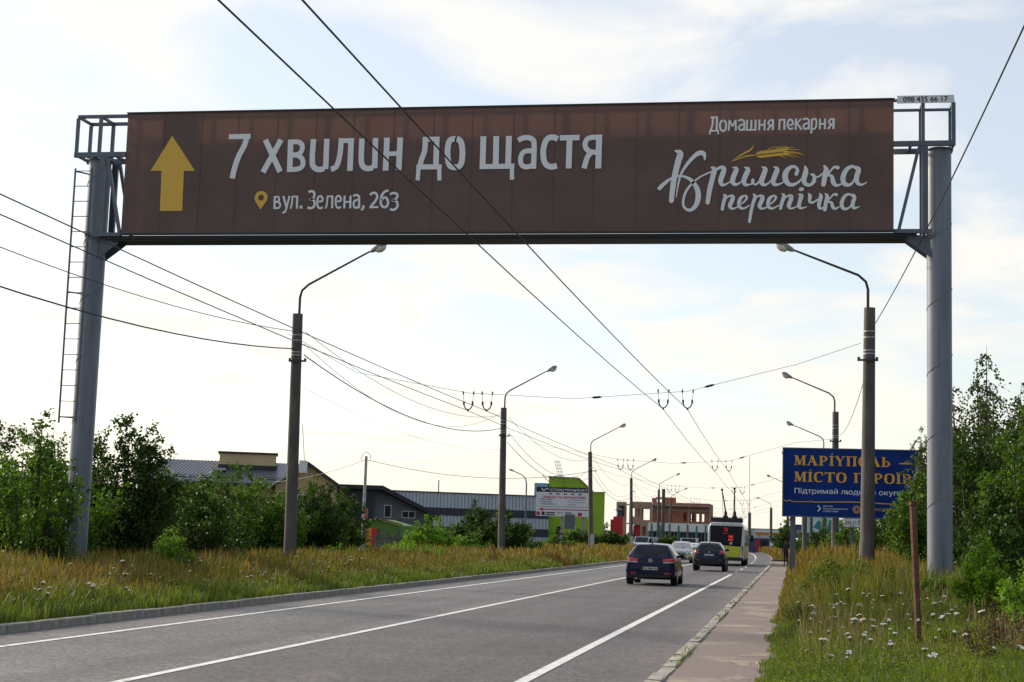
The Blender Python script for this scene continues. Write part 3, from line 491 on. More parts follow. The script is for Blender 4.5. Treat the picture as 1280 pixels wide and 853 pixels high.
rs = random.Random(12)
mb = MB()
for i in range(26):
    big = i < 7
    yy = 37.2 + rs.uniform(-2.2, 2.4) if big else rs.uniform(17, 60); xx = rs.uniform(-1.0, -.5) if big else rs.uniform(-.75, -.35); rx, ry = (rs.uniform(.2, .38), rs.uniform(.3, .8)) if big else (rs.uniform(.08, .22), rs.uniform(.1, .5))
    ph = [rs.uniform(0, 6.28) for _ in range(5)]; n_ = 60; ring = []
    for a in range(n_):
        th = a / n_ * 6.2832; r_ = 1 + sum(math.sin(th * f_ + p_) * m_ for f_, p_, m_ in zip((2, 3, 5, 9, 17), ph, (.22, .2, .18, .16, .12)))
        ring.append((min(-.22, max(KR + .12, xx + rx * r_ * math.cos(th))), yy + ry * r_ * math.sin(th), .0865 + i * .00008))
    mb.add(ring + [(max(KR + .15, min(-.24, xx)), yy, .0865 + i * .00008)], [(a, (a + 1) % n_, n_) for a in range(n_)])
o = mb.build('sand', M_SAND, smooth=False); tag(o, 'pale sand washed across the footpath', None, None, 'stuff')

# ------------------------------------------------------------------ gantry billboard
GY = 34.5; B = (-16.75, GY, 0)
G = thing('gantry_billboard', 'brown bakery banner with yellow arrow on the gantry spanning the road', 'billboard', B)
XL, XR, ZB, ZT = -15.88, 2.13, 8.52, 11.46
def gb(mb, nm, m_, **k): return mb.build(nm, m_, G, B, **k)
for px in (-16.72, 3.13):
    yc = GY + .42
    mb = MB(); mb.tube([(px, yc, -.1), (px, yc, 10.38)], .268, 28); p = gb(mb, 'pillar', M_PIL)
    # weld seams spiralling up the tube
    for k in range(6 if px > 0 else 7):
        pts = [(px + .268 * math.cos(a), yc + .268 * math.sin(a), 1.0 + 1.45 * k + (a + math.pi) / (2 * math.pi) * 1.0) for a in [(-math.pi) + i * math.pi / 12 for i in range(13)]]
        s_ = MB(); s_.tube(pts, .011, 4); s_.build('weld_seam', M_PIL, p, B)
    c = MB(); c.tube([(px, yc, 10.38), (px, yc, 10.41)], .31, 28); gb(c, 'cap_plate', M_STEEL)
    f = MB(); f.tube([(px, yc, -.1), (px, yc, .34)], .42, 12); gb(f, 'pillar_footing', M_CONC)
# printed banner with its seams
mb = MB(); nx, nz = 72, 12
vs = []; rnb = random.Random(2)
for j in range(nz + 1):
    for i in range(nx + 1):
        u, v = i / nx, j / nz
        e = .02 * math.sin(u * 38 * math.pi + .3) * (1 - abs(2 * v - 1)) + .0
        vs.append((XL + (XR - XL) * u, GY + .0 + abs(e) * .5, ZB + (ZT - ZB) * v))
mb.add(vs, [(j * (nx + 1) + i, j * (nx + 1) + i + 1, (j + 1) * (nx + 1) + i + 1, (j + 1) * (nx + 1) + i) for j in range(nz) for i in range(nx)])
gb(mb, 'banner', M_BAN)
mb = MB(); vs = []
# rear banner stops below the top bay, so daylight glows through the top strip
mb.quad((XL, GY + .30, ZB + .02), (XR, GY + .30, ZB + .02), (XR, GY + .30, ZT - .46), (XL, GY + .30, ZT - .46)); gb(mb, 'rear_banner', MATS['banner_white_print'], smooth=False)
mb = MB(); mb.box(-15.02, -14.1, GY + .03, GY + .05, ZB + .1, ZT - .03); gb(mb, 'backing_panel', M_DARKST, smooth=False)
# white band of trim round the edge
for nm, b_ in (('edge_trim', (XL - .02, XR + .02, GY - .03, GY + .06, ZT, ZT + .03)), ('edge_trim', (XL - .02, XR + .02, GY - .03, GY + .06, ZB - .04, ZB))):
    mb = MB(); mb.box(*b_); gb(mb, nm, M_DARKST)
# carrying frame behind the banner
for z in (8.56, 9.3, 10.14, 10.74, 11.42):
    for yy in ((GY + .08,) if z != 8.56 else (GY + .08, GY + .68)):
        mb = MB(); mb.box(XL, XR, yy, yy + .05, z - .03, z + .03); gb(mb, 'frame_rail', M_DARKST)
n = 19
for i in range(n + 1):
    x = XL + .03 + (XR - XL - .06) * i / n
    wd = .09 if i in (5, 11, 14) else .035
    mb = MB(); mb.box(x - wd / 2, x + wd / 2, GY + .132, GY + .18, ZB + .08, ZT - .03); gb(mb, 'frame_upright', M_DARKST)
# walkway under the banner
mb = MB(); mb.box(XL - .3, XR + .3, GY + .1, GY + .72, 8.36, 8.40); gb(mb, 'walkway', M_DARKST)
for y_ in (GY + .06, GY + .68):
    mb = MB(); mb.box(XL - .6, XR + .5, y_, y_ + .06, 8.40, 8.475); gb(mb, 'bottom_chord', M_DARKST)
# end bays: upper cage, post, chords, braces
F0, F1 = GY + .03, GY + .73
def rail(a, b, wd=.075, nm='cage_rail', dp=.075):
    mb = MB(); mb.bar(a, b, wd, dp); gb(mb, nm, M_STEEL)
xa, xb = -17.17, XL
for y_ in (F0, F1):
    rail((xa, y_, 11.41), (xb, y_, 11.41)); rail((xa - .04, y_, 10.46), (xb, y_, 10.46), .12, 'middle_chord', .09)
    rail((xa, y_, 10.52), (xa, y_, 11.37), .07, 'cage_post'); rail((-16.58, y_, 10.52), (-16.58, y_, 11.37), .075, 'cage_post')
    rail((-16.46, y_, 8.44), (-16.46, y_, 10.4), .15, 'end_post'); 
    rail((-16.35, y_, 10.4), (-15.92, y_, 8.5), .07, 'brace')
    rail((-16.8, y_ + .001, 8.50), (xb, y_ + .001, 8.50), .09, 'bottom_rail')
for z_, x_ in ((11.41, xa), (10.46, xa), (8.50, -16.46), (10.46, -16.2), (11.41, -16.58)):
    rail((x_, F0 + .04, z_), (x_, F1 - .04, z_), .06, 'cross_bar', .06)
xa, xb = 3.41, XR
for y_ in (F0, F1):
    rail((xb, y_, 11.41 if y_ > F0 else 11.44), (xa, y_, 11.41 if y_ > F0 else 11.44), .05); rail((xb, y_, 10.46), (xa + .04, y_, 10.46), .11, 'middle_chord', .09)
    rail((xa, y_, 10.52), (xa, y_, 11.37), .085, 'cage_post'); rail((2.76, y_, 10.52), (2.76, y_, 11.37), .075, 'cage_post')
    rail((2.80, y_, 8.44), (2.80, y_, 10.4), .13, 'end_post'); 
    rail((2.24, y_, 8.5), (2.68, y_, 10.4), .06, 'brace')
    rail((xb, y_ + .001, 8.50), (2.95, y_ + .001, 8.50), .09, 'bottom_rail')
for z_, x_ in ((11.41, xa), (10.46, xa), (8.50, 2.80), (10.46, 2.5), (11.41, 2.76)):
    rail((x_, F0 + .04, z_), (x_, F1 - .04, z_), .06, 'cross_bar', .06)
for sx, px in ((1, -16.72), (-1, 3.13)):     # gusset brackets on the pillars
    for y_ in (GY + .2, GY + .6):
        mb = MB(); poly = [(px + sx * .2, 7.95), (px + sx * .8, 8.40), (px + sx * .2, 8.40)]
        if sx < 0: poly = poly[::-1]
        mb.prism(poly, y_, y_ + .02); gb(mb, 'gusset', M_STEEL, smooth=False)
# phone number plate
mb = MB(); mb.box(2.20, 3.42, GY - .04, GY - .015, 11.36, 11.53); pl = gb(mb, 'number_plate', M_WHITEP, smooth=False)
text('098 435 66 17', 2.33, 11.385, 3.28, 11.505, GY - .043, M_BLACKP, pl, B, bold=.02)
# welded seams between the vinyl lengths
sm = None
M_SEAM = mat('banner_seam', (.115, .07, .06), .6)
for i in range(1, 19):
    x = XL + (XR - XL) * i / 19 + (.01 if i % 3 else -.02)
    if sm is None:
        s_ = MB(); s_.box(-.009, .009, GY - .0045, GY + .0005, ZB + .01, ZT - .01); sm = gb(s_, 'banner_seam', M_SEAM, smooth=False); None
    o_s = sm if i == 1 else sm.copy()
    if i > 1: COL.objects.link(o_s)
    o_s.location.x = x
# print
YP = GY - .006
mb = MB()
for i, s_ in enumerate(ART_HEAD): ribbon(mb, s_, YP - .0012 - i * .0002, rnd=False, k=6)
o = gb(mb, 'lettering', M_WPRINT, smooth=False); o['label'] = 'large white headline 7 ХВИЛИН ДО ЩАСТЯ'
mb = MB()
for i, s_ in enumerate(ART_LOGO): ribbon(mb, s_, YP - .0012 - i * .0002)
o = gb(mb, 'lettering', M_WPRINT, smooth=False); o['label'] = 'brush script lettering Кримська перепічка'
mb = MB()
for i, s_ in enumerate(ART_WHEAT): ribbon(mb, s_, YP - .0012 - i * .0002)
gb(mb, 'wheat_ear_emblem', M_YPRINT, smooth=False)
for art_ in (ART_STREET_TEXT, ART_BAKERY_TEXT):
    mb = MB()
    for i, s_ in enumerate(art_): ribbon(mb, s_, YP - .0012 - i * .0002, rnd=False)
    gb(mb, 'lettering', M_WPRINT, smooth=False)['label'] = 'address line вул. Зелена, 263' if art_ is ART_STREET_TEXT else 'small line Домашня пекарня'
mb = MB(); mb.add([(x, YP, z) for x, z in ART_ARROW], [tuple(range(7))[::-1]]); gb(mb, 'arrow', M_YPRINT, smooth=False)
x0, z0, x1, z1 = ART_PIN; xc = (x0 + x1) / 2; r_ = (x1 - x0) / 2; zc = z1 - r_
mb = MB(); nn = 20; vs = []; 
for i in range(nn + 1):
    a = math.radians(-35) + math.radians(250) * i / nn
    vs += [(xc + r_ * math.cos(a), YP, zc + r_ * math.sin(a)), (xc + r_ * .44 * math.cos(a), YP, zc + r_ * .44 * math.sin(a))]
fs = [(2 * i, 2 * i + 2, 2 * i + 3, 2 * i + 1) for i in range(nn)]
b0 = len(vs); vs.append((xc, YP, z0)); 
lo = [b0 - 1, b0 - 2, b0, 0, 1]
for i in range(5): 
    a = math.radians(-35) - math.radians(110) * (i + 1) / 6; lo.append(len(vs)); vs.append((xc + r_ * .44 * math.cos(a), YP, zc + r_ * .44 * math.sin(a)))
fs.append(tuple(lo)); mb.add(vs, fs); gb(mb, 'map_pin_symbol', M_YPRINT, smooth=False)
# ladder
LY = GY - .02
for x_ in (-17.14, -16.71):
    mb = MB(); mb.bar((x_, LY, 3.95), (x_ - .0, LY, 10.12), .035, .035)
    lad = gb(mb, 'ladder_rail', M_STEEL)
for i in range(17):
    z_ = 4.1 + i * .372
    mb = MB(); mb.tube([(-17.13, LY, z_), (-16.72, LY, z_)], .011, 6); gb(mb, 'rung', M_STEEL)
for z_ in (4.1, 7.1, 10.05):
    mb = MB(); mb.bar((-17.14, LY + .02, z_), (-16.92, GY + .32, z_), .03, .03); gb(mb, 'ladder_bracket', M_STEEL)

# ------------------------------------------------------------------ lamp posts
def lamp_post(x, y, side, label, grp, H_=8.6, arm=(2.7, 2.3), r0=.205, r1=.165, white=False, lean=0.0, plain=False, colm=None):
    """side +1: arm reaches towards +X"""
    t = thing('lamp_post', label, 'lamp post', (x, y, 0), 0, grp)
    top = (lean, 0, H_)
    mb = MB(); mb.tube([(0, 0, -.1), (lean * .5, 0, H_ * .5), top], [r0, (r0 + r1) / 2, r1], 14); mb.build('pole', colm or M_CONC, t)
    if white:
        mb = MB(); mb.tube([(0, 0, .7), (0, 0, 1.9)], [r0 - .004 + .012, r0 + .005], 14); mb.build('whitewash_band', M_LIMEW, t)
    if plain: return t
    ax, az = arm
    bx = lean + side * .05
    pts = [(bx, 0, H_ - .4), (bx, 0, H_ + .55), (bx + side * .06, 0, H_ + .78), (bx + side * .28, 0, H_ + .98), (bx + side * (ax - .35), 0, H_ + az - .2)]
    mb = MB(); mb.tube(pts, [.045, .042, .04, .038, .03], 8); mb.build('lamp_arm', M_LAMPARM, t)
    tx, tz = bx + side * (ax - .4), H_ + az - .24
    d = Vector((side * .88, 0, .47)); hd = MB()
    P0 = Vector((tx, 0, tz))
    hd.tube([P0, P0 + d * .08, P0 + d * .2, P0 + d * .45, P0 + d * .62], [.03, .07, .09, .13, .05], 10); h = hd.build('lamp_head', M_LAMPH, t)
    gl = MB(); q = P0 + d * .36 + Vector((side * .03, 0, -.07))
    gl.tube([q - d * .17, q - d * .12, q, q + d * .13, q + d * .22], [.02, .085, .125, .10, .02], 10); gl.build('lamp_glass', M_LAMPG, h)
    if y < 200:
        for i, z_ in enumerate((H_ - .72, H_ - .9, H_ - 1.28, H_ - 1.38)):
            mb = MB(); f = lean * z_ / H_; mb.tube([(f, 0, z_), (f, 0, z_ + .03)], r1 + .012, 14); mb.build('steel_band', M_GALV, t)
        mb = MB(); mb.box(-.27, .27, -.235, -.195, H_ - 1.6, H_ - 1.54); mb.build('bracket', M_DARKST, t)
        for sx in (-.26, .26):
            mb = MB(); mb.tube([(sx, -.21, H_ - 1.60), (sx, -.21, H_ - 1.48)], .04, 8); mb.build('insulator', M_INS, t)
    return t
GL, GR = 'concrete lamp posts along the left side', 'concrete lamp posts along the right side'
l1 = lamp_post(-15.85, 48.5, 1, 'nearest left lamp post with small white meter box on its side', GL, lean=-.13)
mb = MB(); mb.box(.2, .40, -.12, .12, 3.42, 3.82); b_ = mb.build('meter_box', M_WHITEW, l1)
mb = MB(); mb.tube([(.33, 0, 3.8), (.28, 0, 4.3), (.2, 0, 5.0)], .01, 5); mb.build('cable', M_WIRE, l1)
lamp_post(-15.65, 84.7, 1, 'second left lamp post rising through a dark bush', GL, lean=-.12)
lamp_post(-16.1, 127.4, 1, 'left lamp post with whitewashed foot in front of the car repair sign', GL, white=True, lean=-.3)
lamp_post(-18.3, 181.8, 1, 'left lamp post with whitewashed foot beside the red ventilation tower', GL, white=True, lean=-.2)
lamp_post(-18.5, 220.5, 1, 'left lamp post paired with a bare pole before the brick ruin', GL)
lamp_post(-18.0, 222.5, 1, 'bare concrete pole standing against its paired lamp post', GL, H_=8.75, plain=True, r0=.26, r1=.24)
lamp_post(-21.5, 282.3, 1, 'thin far lamp post in front of the teal glazed building', GL)
r1_ = lamp_post(2.13, 46.6, -1, 'nearest right lamp post crossing the blue billboard', GR, arm=(2.55, 1.95), r0=.225, r1=.165, lean=.06)
mb = MB(); mb.tube([(0, 0, .3), (0, 0, 1.75)], [.232, .224], 14); mb.build('limewash_stain', M_CONC, r1_)
lamp_post(2.2, 83.8, -1, 'right lamp post whose top rises behind the blue billboard', GR, arm=(2.6, 2.0))
lamp_post(2.3, 118, -1, 'right lamp post mostly hidden, its arm showing above the blue billboard', GR, arm=(2.6, 2.0), r0=.19)
lamp_post(1.7, 158, -1, 'hidden right lamp post with lamp peeking past the blue billboard edge', GR, arm=(2.6, 2.0))
lamp_post(-.6, 212, -1, 'far right lamp post with only its lamp left of the blue billboard', GR, arm=(2.6, 2.0))
r5 = lamp_post(-4.2, 318.9, -1, 'far lamp post near the filling station with a white plate', GR, arm=(2.6, 2.0), r0=.3, r1=.26)
mb = MB(); mb.box(-.5, .5, -.34, -.31, .9, 1.7); mb.build('sign_plate', M_WHITEP, r5)
l8 = lamp_post(-10.0, 377, 1, 'dark pole behind the trolleybus with a tall thin mast', 'poles beyond the trolleybus', plain=True, r0=.42, r1=.36)
mb = MB(); mb.tube([(-.1, 0, 8), (-.1, 0, 22)], .06, 6); mb.build('mast', M_WIREG, l8)
# grey street lamp beside the warehouse, white pole in the yard
t = thing('street_lamp', 'slim grey steel street lamp in front of the grey warehouse', 'street lamp', (-22.05, 130, 0))
mb = MB(); mb.tube([(0, 0, 0), (0, 0, 5.9), (-.08, 0, 6.35), (-.35, 0, 6.65), (-1.15, 0, 7.0)], [.08, .06, .05, .04, .035], 8); mb.build('pole', M_STEEL, t)
mb = MB(); mb.tube([(-1.1, 0, 6.97), (-1.3, 0, 7.06), (-1.55, 0, 7.12)], [.04, .09, .04], 8); mb.build('lamp_head', M_LAMPH, t)
t = thing('utility_pole', 'pale concrete utility pole behind the green hut', 'utility pole', (-29.15, 105, 0))
mb = MB(); mb.tube([(0, 0, 0), (0, 0, 6.75)], [.13, .10], 8); mb.build('pole', mat('pale_concrete', (.42, .42, .40), .9, var=.15), t)
mb = MB(); mb.tube([(-.35, -.1, 6.45), (-.2, -.1, 6.9), (.05, -.1, 7.05), (.3, -.1, 6.85), (.38, -.1, 6.5)], .02, 5); mb.build('cable_loop', M_WIRE, t)

# ------------------------------------------------------------------ wires
def sagwire(name, a, b, sag, r, label, cat='wire', m_=None, grp=None, n=18, kind=None, sub=None):
    a = Vector(a); b = Vector(b); o_ = tuple(a)
    pts = [tuple(a.lerp(b, i / n) + Vector((0, 0, -4 * sag * (i / n) * (1 - i / n)))) for i in range(n + 1)]
    mb = MB(); mb.tube(pts, r, 5)
    ob = mb.build(name, m_ or M_WIRE, None, o_); ob.location = o_
    return tag(ob, label, cat, grp)
def polywire(name, pts, r, label, cat='wire', m_=None, grp=None):
    o_ = tuple(pts[0]); mb = MB(); mb.tube(pts, r, 5); ob = mb.build(name, m_ or M_WIRE, None, o_); ob.location = o_
    return tag(ob, label, cat, grp)
SP = [10.5, 47, 84.2, 123, 160, 200, 240, 285]
def wx(k_, y):      # the four contact wires
    base = {0: (-4.44, -3.74), 1: (-4.44, -3.74)}
    near = (-9.87, -9.28, -4.42, -3.76)[k_]; w47 = (-9.87, -9.28, -3.86, -3.13)[k_]; w84 = (-9.16, -8.62, -4.1, -3.36)[k_]; w123 = (-9.4, -8.8, -4.4, -3.75)[k_]
    if y >= 123: return w123 + cx(y)
    return float(np.interp(y, [11, 47, 84.2, 123], [near, w47, w84, w123]))
def wz(k_, y):
    return float(np.interp(y, [11, 47, 84.2, 123, 300], [5.55 if k_ < 2 else 5.7, 5.4 if k_ < 2 else 5.55, 5.3 if k_ < 2 else 5.35, 5.3, 5.2]))
WL = ['outer trolley contact wire above the oncoming lane', 'inner trolley contact wire above the oncoming lane', 'trolley contact wire crossing the banner headline, left of its pair', 'trolley contact wire crossing the banner headline, right of its pair']
for k_ in range(4):
    ys = [3, 11] + SP[1:]; pts = []
    for i in range(len(ys) - 1):
        for j in range(6):
            t_ = j / 6; y = ys[i] * (1 - t_) + ys[i + 1] * t_
            pts.append((wx(k_, y), y, wz(k_, y) - .1 * 4 * t_ * (1 - t_)))
    polywire('contact_wire', pts, .0095, WL[k_], 'wire', grp='trolley contact wires')
ordn = ['nearest', 'second', 'third', 'fourth', 'fifth', 'sixth', 'farthest']
which = ['outermost left', 'inner left', 'left-hand right-lane', 'right-hand right-lane']
which = ['leftmost of four', 'second from the left', 'third from the left', 'rightmost of four']
hproto = None
for i, y in enumerate(SP[1:]):
    xl, xr = -15.7 + cx(y), 2.1 + cx(y)
    pts = [(xl, y, 7.2), (xl + 2.2, y, 6.55), (wx(0, y), y, wz(0, y) + .55), ((wx(1, y) + wx(2, y)) / 2, y, wz(1, y) + .42), (wx(3, y), y, wz(3, y) + .55), (xr - 2.0, y, 6.95), (xr, y, 7.2)]
    if i == 0: pts[0] = (-15.75, y, 7.75); pts[-1] = (1.95, y, 7.6)
    sp_ = polywire('span_wire', pts, .0065 + y * .00001, '%s span wire slung between the lamp posts over the road' % ordn[i], 'wire', M_WIREG, 'span wires')
    for f_ in (.42, .85):     # strain insulators in the span
        a, b = Vector(pts[3]) if f_ < .5 else Vector(pts[4]), Vector(pts[4]) if f_ < .5 else Vector(pts[5])
        q = a.lerp(b, .2); d_ = (b - a).normalized()
        mb = MB(); mb.tube([q - d_ * .16, q - d_ * .08, q + d_ * .08, q + d_ * .16], [.012, .035, .035, .012], 8); mb.build('strain_insulator', M_INS, sp_, tuple(sp_.location))
    for k_ in range(4):
        lb = 'U-shaped contact wire hanger on the %s span wire, %s' % (ordn[i], which[k_])
        loc = (wx(k_, y), y, wz(k_, y))
        if hproto is None:
            h = thing('wire_hanger', lb, 'wire hanger', loc, 0, 'U-shaped wire hangers on the span wires')
            mb = MB(); mb.tube([(-.135, 0, .26), (-.125, 0, .15), (-.07, 0, .06), (0, 0, .03), (.07, 0, .06), (.125, 0, .15), (.135, 0, .26)], .02, 6); mb.build('insulator_bow', M_INS, h)
            mb = MB(); mb.tube([(0, 0, -.02), (0, 0, .04)], .03, 6); mb.build('clamp', M_INS, h)
            for sx in (-1, 1):
                mb = MB(); mb.tube([(sx * .16, 0, .55), (sx * .15, 0, .4), (sx * .135, 0, .25)], .007, 4); mb.build('drop_wire', M_WIREG, h)
                mb = MB(); mb.tube([(sx * .135, 0, .18), (sx * .137, 0, .29)], .032, 6); mb.build('insulator', M_INS, h)
                mb = MB(); mb.tube([(sx * .16, 0, .50), (sx * .165, 0, .60)], .024, 6); mb.build('span_clip', M_INS, h)
            hproto = h
        else: dup(hproto, loc, 0, lb)
# supply cables
sagwire('cable', (-15.7, 11.5, 7.9), (-16.0, 48.5, 8.02), .85, .011, 'thin upper cable arriving at the nearest left lamp post', 'cable')
sagwire('cable', (-15.7, 11.5, 7.1), (-16.0, 48.5, 7.45), .95, .019, 'thick black cable arriving at the nearest left lamp post', 'cable')
sagwire('cable', (-15.7, 48.5, 7.25), (-15.95, 84.7, 7.45), .95, .019, 'thick black cable sagging between the first two left lamp posts', 'cable')
sagwire('cable', (-15.7, 48.5, 8.02), (-15.9, 84.7, 8.2), 1.0, .009, 'thin top cable between the first two left lamp posts', 'cable')
sagwire('cable', (-15.7, 48.5, 7.6), (-15.9, 84.7, 8.35), 1.6, .008, 'slack middle cable between the first two left lamp posts', 'cable')
sagwire('cable', (-15.7, 48.5, 6.2), (-15.9, 84.7, 6.3), .6, .005, 'faint low cable between the first two left lamp posts', 'cable', M_WIREG)
Lp = [(-15.7, 84.7), (-16.3, 127.4), (-18.4, 181.8), (-18.6, 220.5), (-21.5, 282.3)]
nmL = ['second and third', 'third and fourth', 'fourth and fifth', 'fifth and sixth']
for i in range(4):
    a, b = Lp[i], Lp[i + 1]
    for z_, sg, r_, d_ in ((8.1, 1.0, .011, 'upper'), (7.3, 1.5, .013, 'slack middle'), (6.7, 1.3, .016, 'low thick')):
        sagwire('cable', (a[0] + .2, a[1], z_), (b[0] + .1, b[1], z_ - .05), sg, r_, '%s cable between the %s left lamp posts' % (d_, nmL[i]), 'cable')
sagwire('cable', (3.0, 9.5, 8.6), (2.3, 46.6, 8.05), .35, .013, 'black cable rising past the right pillar to the nearest right lamp post', 'cable')
sagwire('cable', (2.1, 46.6, 6.7), (2.25, 83.8, 7.4), .6, .010, 'black cable dropping behind the nearest right lamp post', 'cable')
sagwire('cable', (-40, 118, 5.2), (-29.2, 105, 6.5), .25, .018, 'twisted cable from the yellow house to the pale pole', 'cable')
sagwire('cable', (-29.1, 105, 6.5), (-16.35, 127.4, 7.0), .9, .018, 'twisted cable from the pale pole towards the repair sign', 'cable')
sagwire('cable', (-29.1, 105, 6.5), (-15.9, 84.7, 6.0), .3, .006, 'hairline cable from the pale pole to the second lamp post', 'cable', M_WIREG)
# a heavy display serif drawn with pen strokes: (x, y, width) per point, cap height 1
def _s(w_, *p): return [(x, y, w_) for x, y in p]
SF = lambda *r: [_s(.075, (a, .035 if b_ == 0 else .965), (c_, .035 if b_ == 0 else .965)) for a, c_, b_ in r]
SERIF = {
 'М': (1.2, [_s(.09, (.14, 0), (.2, 1)), _s(.25, (.2, 1), (.56, .06)), _s(.1, (.56, .06), (.9, 1)), _s(.25, (.98, 0), (.98, 1))] + SF((0, .3, 0), (.78, 1.2, 0), (.02, .3, 1), (.84, 1.2, 1))),
 'А': (1.1, [_s(.09, (.14, 0), (.5, 1)), _s(.27, (.46, 1), (.88, 0)), _s(.09, (.25, .34), (.7, .34))] + SF((0, .3, 0), (.66, 1.1, 0), (.35, .6, 1))),
 'Р': (.92, [_s(.25, (.22, 0), (.22, 1)), [(.2, .94, .1), (.5, .95, .1), (.76, .72, .22), (.5, .46, .1), (.2, .44, .08)]] + SF((0, .46, 0), (0, .35, 1))),
 'І': (.5, [_s(.25, (.25, 0), (.25, 1)), _s(.1, (.2, 1.1), (.34, 1.24))] + SF((0, .5, 0), (0, .5, 1))),
 'Ї': (.5, [_s(.25, (.25, 0), (.25, 1)), _s(.12, (.08, 1.12), (.2, 1.12)), _s(.12, (.3, 1.12), (.42, 1.12))] + SF((0, .5, 0), (0, .5, 1))),
 'У': (1.0, [_s(.25, (.16, 1), (.5, .42)), _s(.09, (.86, 1), (.52, .42)), _s(.22, (.5, .5), (.5, 0))] + SF((0, .36, 1), (.7, 1.0, 1), (.3, .72, 0))),
 'П': (1.12, [_s(.25, (.24, 0), (.24, 1)), _s(.25, (.86, 0), (.86, 1))] + SF((0, 1.12, 1), (.04, .44, 0), (.66, 1.08, 0))),
 'О': (1.02, [[(.51, .98, .08), (.8, .85, .2), (.88, .5, .27), (.8, .15, .2), (.51, .02, .08), (.22, .15, .2), (.14, .5, .27), (.22, .85, .2), (.51, .98, .08), (.56, .98, .08)]]),
 'Л': (1.1, [_s(.09, (.16, 0), (.48, 1)), _s(.27, (.46, 1), (.88, 0))] + SF((0, .32, 0), (.66, 1.1, 0), (.35, .62, 1))),
 'Ь': (.92, [_s(.25, (.22, 0), (.22, 1)), [(.2, .56, .08), (.5, .57, .1), (.76, .3, .22), (.5, .05, .1), (.2, .04, .08)]] + SF((0, .4, 1), (0, .35, 0))),
 'С': (.95, [[(.84, .72, .06), (.74, .92, .12), (.5, .98, .1), (.22, .85, .2), (.14, .5, .27), (.22, .15, .2), (.5, .02, .1), (.8, .14, .1)], _s(.08, (.84, .62), (.84, .98))]),
 'Т': (1.0, [_s(.25, (.5, 0), (.5, 1)), _s(.09, (0, .955), (1, .955)), _s(.08, (.04, .98), (.04, .74)), _s(.08, (.96, .98), (.96, .74))] + SF((.28, .72, 0),)),
 'Г': (.85, [_s(.25, (.24, 0), (.24, 1)), _s(.09, (0, .955), (.85, .955)), _s(.08, (.81, .98), (.81, .7))] + SF((.02, .46, 0),)),
 'Е': (.85, [_s(.25, (.24, 0), (.24, 1)), _s(.09, (0, .955), (.8, .955)), _s(.09, (0, .045), (.84, .045)), _s(.09, (.2, .5), (.6, .5)), _s(.08, (.8, .02), (.8, .28))]),
 'В': (.92, [_s(.25, (.22, 0), (.22, 1)), [(.2, .95, .1), (.5, .95, .1), (.7, .76, .2), (.5, .54, .08), (.2, .53, .06)], [(.2, .52, .06), (.54, .52, .08), (.78, .28, .22), (.5, .05, .1), (.2, .04, .08)]] + SF((0, .3, 1), (0, .3, 0))),
 '!': (.35, [[(.17, 1, .24), (.17, .35, .1)], _s(.2, (.08, .1), (.26, .1))]), ' ': (.45, []),
}
def serif_line(body, x0, x1, z0, z1, y, m_, parent, label):
    tot = sum(SERIF[c][0] + .1 for c in body) - .1; sx = (x1 - x0) / tot; sz = z1 - z0; x = x0; mb = MB(); k = 0
    for c in body:
        for st in SERIF[c][1]:
            ribbon(mb, [(x + p[0] * sx, z0 + p[1] * sz, p[2] * (sx + sz) / 2) for p in st], y - k % 40 * .0004, rnd=False, k=6); k += 1
        x += (SERIF[c][0] + .1) * sx
    o = mb.build('lettering', m_, parent, smooth=False); o['label'] = label; return o

# ------------------------------------------------------------------ blue billboard
BX, BY = -.40, 70.0
b = thing('roadside_billboard', 'big blue roadside billboard with gold Cyrillic headline', 'billboard', (BX, BY, 0))
BW, BZ0, BZ1 = 5.85, 2.86, 5.80
U = lambda u: u * BW
V = lambda v: BZ1 - v * (BZ1 - BZ0)
mb = MB(); mb.box(0, BW, 0, .12, BZ0, BZ1); mb.build('board', M_BLUEB, b, smooth=False)
for nm, q in (('frame', (-.05, BW + .05, -.03, .15, BZ1, BZ1 + .05)), ('frame', (-.05, BW + .05, -.03, .15, BZ0 - .05, BZ0)), ('frame', (-.05, 0, -.03, .15, BZ0, BZ1)), ('frame', (BW, BW + .05, -.03, .15, BZ0, BZ1))):
    mb = MB(); mb.box(*q); mb.build(nm, M_STEEL, b, smooth=False)
def sline(body, u0, v0, u1, v1, m_, **k): return text(body, U(u0), V(v1), U(u1), V(v0), -.006, m_, b, **k)
serif_line('МАРІУПОЛЬ', U(.079), U(.787), V(.245), V(.10), -.006, M_GOLD, b, 'gold headline МАРІУПОЛЬ')
mb = MB(); mb.box(U(.85), U(.94), -.008, -.004, V(.20), V(.18)); mb.build('dash', M_GOLD, b, smooth=False)
serif_line('МІСТО ГЕРОЇВ!', U(.079), U(.975), V(.49), V(.345), -.006, M_GOLD, b, 'gold headline МІСТО ГЕРОЇВ!')
sline('Підтримай людей в окупації', .083, .585, .95, .685, M_WHITEP, bold=.006)
mb = MB(); ribbon(mb, [(U(.0), V(.77), .03), (U(.03), V(.785), .03), (U(.05), V(.765), .03), (U(.07), V(.79), .03), (U(.2), V(.785), .03), (U(.21), V(.765), .03), (U(.23), V(.79), .035), (U(.5), V(.775), .04), (U(.8), V(.79), .035), (U(.99), V(.77), .03)], -.007, rnd=False); mb.build('gold_line', M_GOLD, b, smooth=False)
mb = MB(); ribbon(mb, [(U(.255), V(.84), .05), (U(.275), V(.885), .05)], -.007, rnd=False); ribbon(mb, [(U(.275), V(.88), .05), (U(.255), V(.93), .05)], -.008, rnd=False); mb.build('chevron', M_WHITEP, b, smooth=False)
